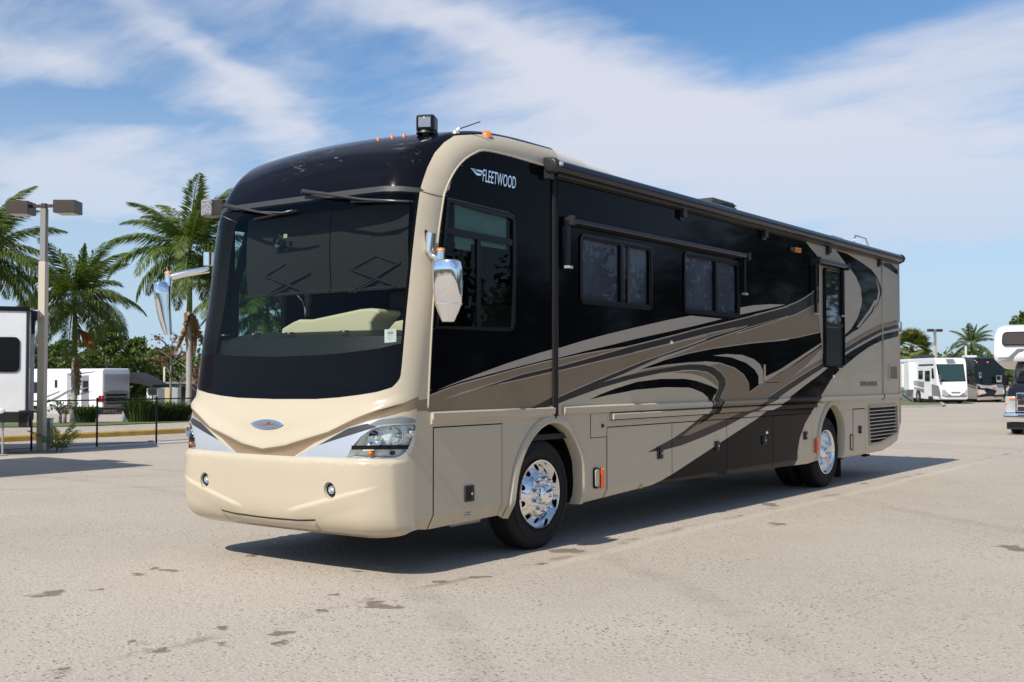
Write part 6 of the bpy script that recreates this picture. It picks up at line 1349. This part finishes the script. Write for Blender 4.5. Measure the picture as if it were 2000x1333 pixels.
# white travel trailer at the left edge
def trailer_left():
    D=22.6; f=Frame(52,D,-260,D-.6,'travel_trailer','white travel trailer with rounded black window, cut by the left edge of the photo','trailer')
    zt=CAM[2]+(735.3-606)*D/F_PX; zb=CAM[2]-(808-735.3)*D/F_PX; W=f.w
    sg=1
    f.t.rotation_euler[2]+=0; body=f.box('body',0,W,-2.4,0,zb,zt,M_WHITE,.03) 
    # visible face is at y=0 in this frame seen from +y side: flip so that depth goes away
    return f,zt,zb
p0=spot(52,22.6); 
def trailer_left2():
    D=22.6; a=spot(52,D); e=Vector((_r[0],_r[1],0)); back=Vector((_f[0],_f[1],0)).normalized(); t=empty('travel_trailer',a,YAW+R(20)); tag(t,'white travel trailer with a rounded black window, cut by the left photo edge','trailer')
    zt=CAM[2]+(735.3-606)*D/F_PX; zb=CAM[2]-(806-735.3)*D/F_PX
    k=D/F_PX; X=lambda px:(px-52)*k; Z=lambda py:CAM[2]+(735.3-py)*k
    b=B(); b.box((-2.2,1.25,(zt+zb)/2),(4.4,2.5,zt-zb)); b.build('body',M_WHITE,t,bevel=.03)
    b=B(); b.box((-2.2,1.25,zt+.025),(4.5,2.56,.09)); b.build('roof_edge',M_GLOSSPL,t,bevel=.01)
    b=B(); b.box((.015,-.0,(zt+zb)/2-.0),(.05,.06,zt-zb+.02)); b.build('corner_trim',M_PLASTIC,t)
    o=rr(X(-30),Z(727),X(39),Z(659),.10); b=B(); b.prism([(x,-.002,z) for x,z in o],(0,-1,0),.02); w=b.build('window',M_GLOSSPL,t); i=inset_pts(o,.02); b=B(); b.prism([(x,-.022,z) for x,z in i],(0,-1,0),.004); b.build('window_pane',M_DWIN,w)
    # grey awning arm and bracket beyond the corner
    b=B(); b.box((.085,.35,(zt+.9)/2),(.07,.07,zt-.85)); b.build('awning_arm',M_GALV,t,bevel=.01)
    b=B(); b.box((.12,.25,zt-.10),(.11,.20,.20)); b.box((.10,.25,zt-.32),(.06,.12,.30)); b.build('awning_bracket',M_GLOSSPL,t,bevel=.01)
    b=B(); b.tube([(.17,.2,zt-.03),(.17,3.,zt-.03)],.055,12); b.build('awning_tube',M_GALV,t,smooth=True)
    b=B(); b.box((-2.0,.9,zb-.10),(4.1,1.8,.20)); b.box((-.06,.10,zb-.12),(.16,.2,.34)); b.build('chassis',M_CHASSIS,t)
    b=B(); b.box((.05,.5,zb-.20),(.05,.3,.22)); b.build('bumper',M_CHASSIS,t)
    b=B(); b.tube([(X(10),.1,zb-.1),(X(10),.1,.04)],.02,8); b.box((X(10),.1,.02),(.16,.16,.02)); b.build('jack',M_GALV,t)
    b=B(); b.lathe([(-.02,.001),(-.01,.05),(0,.06)],(X(8),-.005,zb+.04),'y',12); b.build('side_lamp',M_WHITE,t)
    for x in(-1.9,-2.75): b=B(); b.lathe([(0,.001),(0,.2),(.02,.34),(.05,.35),(.22,.35)],(x,.0,.36),'y',24); b.build('wheel',M_RUBBER,t,smooth=True)
trailer_left2()
# another trailer just outside the frame, whose shadow falls into it
t=empty('parked_trailer',(-11.55,-1.6,0)); tag(t,'trailer parked just outside the left edge, throwing its shadow into view','trailer')
b=B(); b.box((0,0,1.95),(3.6,8.2,2.5)); b.build('body',M_WHITE,t,bevel=.05); b=B(); b.box((0,0,.6),(1.8,7.6,.3)); b.build('chassis',M_CHASSIS,t); b=B(); b.box((.2,3.95,3.28),(.8,.5,.25)); b.build('air_conditioner',M_WHITE,t,bevel=.04)
for y in(-.5,.5):
    for x in(-1.1,1.1): b=B(); b.lathe([(-.12,.001),(-.12,.34),(.12,.34),(.12,.001)],(x,y,.35),'x',20); b.build('wheel',M_RUBBER,t)
# white diesel coach seen from its tail, left background
def coach_tail():
    f=Frame(200,70,254,71.8,'white_coach','white coach with grey swooshes seen from its tail behind the palm trunk','motorhome'); k=70/F_PX; Z=lambda py:CAM[2]+(735.3-py)*k-f.p.z; W=f.w; H=Z(720); L=10.5
    b=B(); b.prism([(0,0,.45),(W,0,.45),(W,0,H-.12),(W-.15,0,H),(.15,0,H),(0,0,H-.12)],(0,1,0),L); b.build('body',M_WHITE,f.t,bevel=.06)
    xx=lambda px:(px-200)/54*W
    f.front('rear_cap',[(xx(203),Z(764)),(xx(252),Z(764)),(xx(252),Z(731)),(xx(203),Z(731))],mat('pearl_grey',(.42,.44,.47),.3,coat=.5),bevel=.01)
    g=f.front('engine_panel',[(xx(203),Z(797)),(xx(252),Z(797)),(xx(252),Z(765)),(xx(228),Z(762)),(xx(203),Z(766))],mat('panel_grey',(.20,.21,.23),.35,coat=.4))
    for a,c in((770,775),(777,785),(787,790)): f.front('engine_grille',[(xx(207),Z(c)),(xx(248),Z(c)),(xx(248),Z(a)),(xx(207),Z(a))],M_CHASSIS,-.026,.01,g)
    f.front('tail_lamp',[(xx(192),Z(785)),(xx(197),Z(785)),(xx(197),Z(773)),(xx(193),Z(773))],M_RED,-.0,.03); f.box('tail_lamp',-.03,.12,-.03,.25,Z(786),Z(773),M_RED,.02)
    f.box('rear_bumper',.02,W-.02,-.06,.3,.42,Z(797),M_WHITE,.03)
    f.front('mud_flap',[(xx(180+8),.12),(xx(254),.12),(xx(254),.36),(xx(188),.36)],mat('flap_brown',(.10,.06,.045),.8),.2,.02)
    tx=text('flap_lettering','NEWMAR',.17,(.25,.17,.16),Matrix(((1,0,0,0),(0,0,-1,0),(0,1,0,0),(0,0,0,1))),M_WHITE,f.t,.003,1.,0,1.6)
    # side: slide-outs, windows, swooshes
    K=.17; crp=lambda pts:[(50+x*K,700+y*K) for x,y in pts]
    a=spot(200,70); dirv=Vector((math.cos(f.t.rotation_euler[2]+math.pi/2),math.sin(f.t.rotation_euler[2]+math.pi/2),0))
    def SD(px,py):  # photographed spot -> (distance along side, height) on that wall
        n=Vector((math.cos(f.t.rotation_euler[2]),math.sin(f.t.rotation_euler[2]),0)); d=Vector(ray(px,py)); o=Vector(CAM); tt=(f.p-o).dot(n)/d.dot(n); q=o+d*tt; return ((q-f.p).dot(dirv),q.z-f.p.z)
    sw=lambda pts:[SD(*q) for q in crp(pts)]
    f.side('slide_out',sw([(265,180),(515,170),(515,640),(265,650)]),M_WHITE,-.002,.25)
    f.side('window',sw([(375,250),(405,250),(405,340),(375,340)]),M_DWIN,-.255,.01); f.side('window',sw([(90,275),(140,275),(140,400),(90,400)]),M_DWIN); f.side('window',sw([(660,260),(722,260),(722,385),(660,385)]),M_DWIN,-.012,.01)
    f.side('entry_recess',sw([(640,200),(728,195),(728,560),(640,560)]),mat('panel_grey',(.2,.2,.2),.4),-.002,.008)
    for pts in([(265,440),(430,375),(440,385),(265,460)],[(265,500),(420,430),(520,370),(700,340),(790,330),(700,360),(520,400),(400,470),(265,520)],[(440,320),(450,290),(510,265),(510,300),(470,305)],[(440,205),(520,180),(800,150),(800,158),(520,200)]): f.side('swoosh',sw(pts),M_SGREY,-.257 if pts[0][0]<520 and pts[-1][0]<420 else -.014,.006)
    f.side('lower_skirt',sw([(265,560),(515,545),(515,640),(265,650)]),mat('pearl_grey',(.42,.44,.47),.3,coat=.5),-.256,.01)
    small_wheel(f,.02,2.6,.48); small_wheel(f,.02,8.6,.48); f.box('chassis',.2,W-.2,.3,L-.5,.2,.5,M_CHASSIS)
coach_tail()
def tarp():
    k=66/F_PX; pts=[at_depth(px,py,d) for px,py,d in((255,727,70),(300,752,62),(262,756,64),(255,756,70))]; a=Vector(at_depth(254,728,70)); b_=Vector(at_depth(278,740,67)); c=Vector(at_depth(298,752,65)); off=Vector((_f[0],_f[1],0))*3.
    b=B(); b.add([a,b_,c,c+Vector((0,0,-.16)),b_+Vector((0,0,-.35)),a+Vector((0,0,-.62)),a+off,b_+off,c+off,c+off+Vector((0,0,-.16)),b_+off+Vector((0,0,-.35)),a+off+Vector((0,0,-.62))],[(0,1,7,6),(1,2,8,7),(0,5,4,1),(1,4,3,2),(2,3,9,8),(6,7,10,11),(7,8,9,10),(5,11,10,4),(4,10,9,3)])
    t=empty('awning_canopy',tuple(c.xy)+(0,)); tag(t,'black sloping awning stretched out beside the white coach','awning'); o=b.build('canopy',mat('black_awning_fabric',(.005,.005,.005),.9),None); o.parent=t; o.matrix_parent_inverse=Matrix.Translation(-Vector(t.location))
    for d_ in(Vector((0,0,0)),off): 
        q=c+d_; b=B(); b.tube([(q.x,q.y,q.z-.1),(q.x,q.y,gz(q.x,q.y))],.03,8); o=b.build('support_leg',M_CHASSIS,None); o.parent=t; o.matrix_parent_inverse=Matrix.Translation(-Vector(t.location))
tarp()
f=Frame(301,74,392,75,'dark_trailer','long dark trailer with a pale roof line behind the shrubs left of the coach','trailer'); k=74/F_PX; Z=lambda py:CAM[2]+(735.3-py)*k-f.p.z
f.box('body',0,f.w+3,0,2.4,.35,Z(750),mat('dark_trailer_paint',(.025,.022,.022),.5),.03); f.box('roof_edge',-.05,f.w+3,-.04,2.4,Z(750),Z(747),mat('pale_roof_line',(.35,.34,.32),.5)); 
for a,c in((.3,.8),(1.7,2.3),(2.6,3.1)): f.front('window',[(a,Z(775)),(c,Z(775)),(c,Z(757)),(a,Z(757))],M_DWIN)
f.box('door',1.0,1.35,-.03,.02,.4,Z(756),M_SGREY); b=B(); [b.lathe([(-.1,.001),(-.1,.33),(.1,.33),(.1,.001)],(x,.0,.33),'y',18) for x in(2.2,)]; b.build('wheel',M_RUBBER,f.t)
for px,px2,c,l,nm in((322,334,(.50,.40,.22),'tan storage cabinet standing in front of the dark trailer','storage_cabinet'),(335,348,(.33,.34,.34),'grey storage cabinet beside the tan one','storage_cabinet')):
    f=Frame(px,64,px2,64,nm,l,'cabinet'); Z=lambda py:CAM[2]+(735.3-py)*64/F_PX-f.p.z; f.box('body',0,f.w,0,.6,0,Z(758),mat('cab_%s'%l[:4].strip(),c,.6),.01); f.box('door',.03,f.w-.03,-.015,0,.05,Z(760),mat('cab_%s'%l[:4].strip(),c,.6),.004)
f=Frame(286,68,300,68,'small_motorhome','small white vehicle with a blue tinted screen parked under the trees behind the shrubs','vehicle'); Z=lambda py:CAM[2]+(735.3-py)*68/F_PX-f.p.z
f.box('body',0,f.w+.3,0,3.5,.4,Z(758),M_WHITE,.05); f.front('windshield',[(.12,Z(772)),(f.w+.2,Z(772)),(f.w+.2,Z(760)),(.12,Z(760))],M_GREENGL); f.box('bumper',0,f.w+.3,-.08,.1,.3,.5,M_CHASSIS,.02); small_wheel(f,.02,.7,.3)
# ---- right: white coach, dark coach
def coach_front(px0,d0,px1,d1,name,label,top,bot,L,kind):
    f=Frame(px0,d0,px1,d1,name,label,'motorhome'); k=d0/F_PX; Z=lambda py:CAM[2]+(735.3-py)*k-f.p.z; W=f.w; H=Z(top); X=lambda px:(px-px0)/(px1-px0)*W
    ang=f.t.rotation_euler[2]; n=Vector((math.cos(ang),math.sin(ang),0)); dv=Vector((-math.sin(ang),math.cos(ang),0))
    def SD(px,py): d=Vector(ray(px,py)); o=Vector(CAM); tt=(f.p-o).dot(n)/d.dot(n); q=o+d*tt; return ((q-f.p).dot(dv),q.z-f.p.z)
    return f,Z,W,H,X,SD
K=.135; cr_=lambda pts:[(1750+x*K,680+y*K) for x,y in pts]
def white_coach():
    f,Z,W,H,X,SD=coach_front(1830,85,1889,84.95,'white_motorhome','white motorhome with grey side bands facing the lot on the right',699,790,9.5,0); sw=lambda pts:[SD(*q) for q in cr_(pts)]; fw=lambda pts:[(X(q[0]),Z(q[1])) for q in cr_(pts)]
    f.t.rotation_euler[2]+=0
    b=B(); prof=[(0,.32),(-.10,.36),(-.14,.75),(-.10,1.3),(.0,1.75),(.14,H-.45),(.30,H-.12),(.55,H),(9.5,H),(9.5,.32)]; b.prism([(0,y,z) for y,z in prof],(1,0,0),W); b.build('body',M_WHITE,f.t,bevel=.07)
    def ysh(z): zz=[p[1] for p in prof[:8]]; return float(np.interp(z,zz,[p[0] for p in prof[:8]]))
    def fp(name,pts,m,off=.012,th=.02,parent=None):
        b=B(); P=[(x,ysh(z)-off,z) for x,z in pts]; Q=[(x,y-th,z) for x,y,z in P]; n_=len(P); b.add(P+Q,[tuple(range(n_)),tuple(range(n_,2*n_))[::-1]]+[(i,(i+1)%n_,(i+1)%n_+n_,i+n_) for i in range(n_)]); return b.build(name,m,parent or f.t)
    w=fp('windshield',fw([(590,235),(985,232),(1005,480),(625,490)]),M_GLOSSPL); fp('screen_glass',fw([(608,245),(972,242),(990,470),(640,478)]),M_GREENGL,.034,.004,w)
    fp('roof_stripe',fw([(735,160),(855,158),(872,215),(752,218)]),M_SGREY,.05,.03); fp('nose_band',fw([(690,600),(740,660),(800,690),(900,690),(985,640),(1010,600),(1020,660),(1000,710),(720,712),(650,690)]),M_SGREY)
    fp('headlight',fw([(650,600),(690,610),(735,670),(740,700),(655,690)]),M_SILVER,.03,.03); fp('headlight',fw([(985,620),(1020,590),(1026,680),(975,690)]),M_SILVER,.03,.03); fp('nose_slot',fw([(785,635),(920,635),(915,655),(790,655)]),M_SGREY,.014,.006); fp('fog_lamp',fw([(645,730),(700,735),(695,750),(650,748)]),M_SILVER,.014,.01); fp('fog_lamp',fw([(985,735),(1020,730),(1018,748),(990,750)]),M_SILVER,.014,.01)
    b=B(); b.box((.1,-.32,Z(738)),(.16,.12,.42)); b.build('side_mirror',M_CHROME,f.t,bevel=.03); b=B(); b.box((W-.02,-.32,Z(745)),(.16,.12,.35)); b.build('side_mirror',M_GLOSSPL,f.t,bevel=.03)
    band=f.side('grey_band',sw([(255,470),(400,492),(620,550),(640,700),(500,690),(400,650),(255,590)]),M_SGREY,-.0,.008); f.side('light_stripe',sw([(255,540),(380,570),(500,610),(380,590),(255,560)]),M_WHITE,-.012,.004); f.side('light_stripe',sw([(400,650),(520,690),(525,700),(400,670)]),M_WHITE,-.012,.004)
    for pts in([(328,330),(388,328),(388,450),(328,450)],[(422,332),(492,328),(494,484),(422,480)],[(518,290),(540,300),(556,440),(520,440)]): f.side('window',sw(pts),M_DWIN,-.002,.03)
    f.side('entry_door',sw([(408,290),(512,288),(520,740),(410,735)]),M_WHITE,-.0,.014); f.side('awning_slot',sw([(328,240),(540,232),(540,255),(328,262)]),M_CHASSIS,0,.02)
    f.side('slide_out',sw([(175,215),(245,205),(258,600),(180,600)]),M_WHITE,-.0,.35); f.side('slide_out',sw([(80,240),(135,232),(142,570),(80,570)]),M_WHITE,0,.3)
    f.side('slide_gap',sw([(80,210),(245,200),(245,212),(80,222)]),M_CHASSIS,0,.03); f.side('slide_gap',sw([(135,235),(168,232),(172,570),(140,570)]),M_SGREY,0,.02)
    f.side('underbody',sw([(80,610),(250,610),(250,800),(80,800)]),mat('panel_grey',(.2,.2,.2),.4),0,.012); f.side('diagonal_stripe',sw([(80,660),(240,765),(240,785),(80,680)]),M_CHASSIS,-.014,.008)
    y,_=SD(*cr_([(325,750)])[0]); b=B(); b.lathe([(0,.001),(0,.58)],(-.004,y,.52),'x',28,sgn=-1); b.build('wheel_arch',M_CHASSIS,f.t); small_wheel(f,-.03,y,.48)
    f.box('air_conditioner',W*.2,W*.75,5.2,6.6,H,H+.28,mat('ac_dark',(.03,.03,.035),.5),.05); f.box('chassis',.1,W-.1,.6,9,.12,.35,M_CHASSIS); small_wheel(f,W-.3,1.2,.40); small_wheel(f,.35,1.2,.40)
    f.box('step_recess',-.02,.04,.9,1.9,.30,.55,M_CHASSIS)
white_coach()
def dark_coach():
    f,Z,W,H,X,SD=coach_front(1906,90,1964,89.95,'dark_motorhome','dark motorhome with silver nose parked between the white one and the camper',698,786,9.5,0); sw=lambda pts:[SD(*q) for q in cr_(pts)]; fw=lambda pts:[(X(q[0]),Z(q[1])) for q in cr_(pts)]
    M_NAVY=mat('navy_black_paint',(.008,.009,.014),.15,coat=.3,spec=.3); M_SILV=mat('warm_silver_paint',(.36,.34,.32),.25,.2,.6)
    prof=[(0,.32),(-.12,.5),(-.16,.95),(-.10,1.4),(.02,1.8),(.14,H-.5),(.32,H-.12),(.6,H),(10.5,H),(10.5,.32)]; b=B(); b.prism([(0,y,z) for y,z in prof],(1,0,0),W); b.build('body',M_NAVY,f.t,bevel=.08)
    def ysh(z): zz=[p[1] for p in prof[:8]]; return float(np.interp(z,zz,[p[0] for p in prof[:8]]))
    def fp(name,pts,m,off=.012,th=.02,parent=None):
        b=B(); P=[(x,ysh(z)-off,z) for x,z in pts]; Q=[(x,y-th,z) for x,y,z in P]; n_=len(P); b.add(P+Q,[tuple(range(n_)),tuple(range(n_,2*n_))[::-1]]+[(i,(i+1)%n_,(i+1)%n_+n_,i+n_) for i in range(n_)]); return b.build(name,m,parent or f.t)
    fp('nose',fw([(1160,520),(1260,540),(1350,545),(1500,520),(1540,520),(1545,640),(1540,740),(1170,755),(1150,640)]),M_SILV); fp('windshield',fw([(1160,245),(1510,245),(1535,490),(1300,500),(1185,470)]),M_DWIN); fp('screen_reflection_band',fw([(1250,430),(1530,430),(1533,480),(1270,485)]),M_GREENGL,.034,.003)
    fp('headlight',fw([(1165,600),(1260,610),(1290,655),(1180,680)]),mat('headlight_glass',(.6,.6,.6),.15,.4),.034,.03); fp('headlight',fw([(1530,610),(1550,600),(1550,660),(1530,665)]),mat('headlight_glass',(.6,.6,.6),.15,.4),.034,.03); fp('indicator',fw([(1160,640),(1185,650),(1185,690),(1165,690)]),M_AMBER,.036,.03)
    fp('licence_plate',fw([(1405,680),(1450,680),(1450,706),(1405,706)]),M_CHASSIS,.034,.01); fp('badge',fw([(1385,575),(1425,575),(1425,590),(1385,590)]),mat('copper_badge',(.3,.1,.05),.4),.034,.01)
    for a in((1180,205),(1340,205)): fp('marker_lamp',fw([(a[0]-12,a[1]+8),(a[0]+12,a[1]+8),(a[0]+12,a[1]-8),(a[0]-12,a[1]-8)]),M_AMBER)
    b=B(); b.box((.16,-.45,Z(733)),(.18,.14,.45)); b.build('side_mirror',M_CHROME,f.t,bevel=.04); b=B(); b.box((W-.75,-.5,Z(740)),(.42,.16,.55)); b.build('side_mirror',M_CHROME,f.t,bevel=.05)
    f.side('silver_side',sw([(1020,520),(1165,560),(1170,740),(1025,735)]),M_SILV,0,.01); f.side('red_stripe',sw([(1030,535),(1165,575),(1165,590),(1030,550)]),mat('maroon_stripe',(.12,.02,.015),.3),-.014,.004); f.side('window',sw([(1020,310),(1090,320),(1090,470),(1020,465)]),M_DWIN,0,.02)
    f.box('air_conditioner',W*.1,W*.45,2.4,3.6,H,H+.18,M_WHITE,.05); f.box('chassis',.1,W-.1,.6,10,.12,.36,M_CHASSIS); small_wheel(f,.35,1.3,.42); small_wheel(f,W-.3,1.3,.42); small_wheel(f,-.0,2.6,.46)
dark_coach()
def camper():
    D=33.6; a=spot(1940,D)+Vector((_r[0],_r[1],0))*.30; t=empty('cab_over_camper',a,YAW-R(33)); tag(t,'white camper with overhanging bunk on a dark van cab, cut by the right edge','camper'); k=D/F_PX; X=lambda px:(px-1940)*k; Z=lambda py:CAM[2]+(735.3-py)*k-a.z
    Wd=2.5
    b=B(); b.prism([(.55,y,z) for y,z in((1.0,Z(720)),(5.4,Z(720)),(5.4,.45),(1.0,.45))],(1,0,0),Wd-.6); b.build('lower_body',M_WHITE,t,bevel=.05)
    b=B(); b.prism([(0,y,z) for y,z in((-1.6,Z(708)),(-1.72,Z(700)),(-1.60,Z(660)),(-1.2,Z(642)),(-.6,Z(637)),(5.5,Z(637)),(5.5,Z(722)),(-.2,Z(722)))],(1,0,0),Wd); b.build('camper_body',M_WHITE,t,bevel=.16)
    o=rr(X(1956),Z(678),Wd-.3,Z(652),.12); b=B(); b.prism([(x,-1.64+(.24)*((z-Z(678))/(Z(652)-Z(678))),z) for x,z in o],(0,-1,0),.09); w=b.build('bunk_window',M_GLOSSPL,t); i=inset_pts(o,.03); b=B(); b.prism([(x,-1.732+.24*((z-Z(678))/(Z(652)-Z(678))),z) for x,z in i],(0,-1,0),.01); b.build('window_pane',mat('brown_tint',(.05,.04,.035),.1,spec=.5),w)
    # grey graphic on the bunk nose
    b=B(); b.prism([(.0,y,z) for y,z in((-1.2,Z(700)),(-.7,Z(692)),(-.1,Z(680)),(.0,Z(684)),(-.6,Z(698)),(-1.2,Z(704)))],(-1,0,0),.01); b.build('grey_graphic',M_SGREY,t)
    b=B(); q=[(X(1950),Z(701)),(X(1968),Z(700)),(X(1984),Z(684)),(X(1996),Z(684)),(X(1992),Z(688)),(X(1986),Z(689)),(X(1970),Z(704)),(X(1950),Z(704))]; b.prism([(x,-1.70,z) for x,z in q],(0,-1,0),.03); b.build('nose_graphic',M_SGREY,t)
    NV=mat('van_navy_paint',(.010,.011,.015),.2,coat=.25,spec=.3); xl=X(1960)+.28; xr=xl+2.0
    b=B(); b.prism([(0,y,z) for y,z in((-3.05,.55),(-3.15,.8),(-3.1,Z(772)),(-2.9,Z(757)),(-2.35,Z(748)),(-1.55,Z(712)),(-1.2,Z(706)),(.9,Z(706)),(.9,.45),(-2.9,.45))],(1,0,0),xr-xl); c=b.build('van_cab',NV,t,bevel=.07); c.location=(xl,0,0)
    b=B(); b.add([(xl+.12,-2.33,Z(748)+.0),(xr-.12,-2.33,Z(748)),(xr-.25,-1.53,Z(713)),(xl+.25,-1.53,Z(713))],[(0,1,2,3)]); b.v=[(x,y-.03,z+.04) for x,y,z in b.v]; b.build('windshield',M_DWIN,t,fix=False)
    def fb(name,x0,x1,z0,z1,y,d,m,bev=.02,parent=None): b=B(); b.box(((x0+x1)/2,y,(z0+z1)/2),(x1-x0,d,z1-z0)); return b.build(name,m,parent or t,bevel=bev)
    yf=-3.17
    g=fb('grille',(X(1977)+.28),xr-.27,Z(799),Z(764),yf,.06,M_CHROME,.03); 
    for z0,z1 in((773,768.5),(786,778),(797,789)): fb('grille_opening',(X(1980)+.28),xr-.31,Z(z0),Z(z1),yf-.035,.02,M_CHASSIS,.004,g)
    fb('headlight',(X(1959)+.28),(X(1976)+.28),Z(800),Z(771),yf+.03,.10,mat('headlamp_chrome',(.6,.62,.64),.15,.5,coat=1.),.03); fb('indicator',(X(1966)+.28),(X(1975)+.28),Z(777),Z(773),yf-.02,.05,M_AMBER,.01); fb('indicator',(X(1959)+.28),(X(1962)+.28),Z(785),Z(781),yf-.02,.05,M_AMBER,.01)
    fb('front_bumper',xl-.04,xr+.04,Z(816),Z(800),yf-.12,.25,M_CHROME,.04); fb('air_dam',xl+.02,xr-.02,Z(829),Z(817),yf,.12,M_PLASTIC,.02); fb('bumper_opening',(X(1994)+.28),xr-.5,Z(808),Z(803),yf-.25,.02,M_CHASSIS,.0)
    for x in(xl+.02,xr-.26): b=B(); b.lathe([(0,.24),(0,.34),(.03,.37),(.22,.37),(.25,.34),(.25,.24)],(x,-2.35,.37),'x',24); b.build('wheel',M_RUBBER,t,smooth=True)
    for x in(.15,Wd-.4): b=B(); b.lathe([(0,.001),(0,.37),(.25,.37),(.25,.001)],(x,4.0,.37),'x',24); b.build('wheel',M_RUBBER,t)
    b=B(); b.box((xl-.2,-1.95,Z(742)),(.16,.14,.32)); b.build('side_mirror',M_GLOSSPL,t,bevel=.03); b=B(); b.tube([(xl-.1,-1.95,Z(742)),(xl+.1,-1.95,Z(745))],.02,6); b.build('mirror_arm',M_GLOSSPL,t)
    b=B(); b.box((Wd/2,1.0,.5),(1.6,7.0,.2)); b.build('chassis',M_CHASSIS,t)
camper()
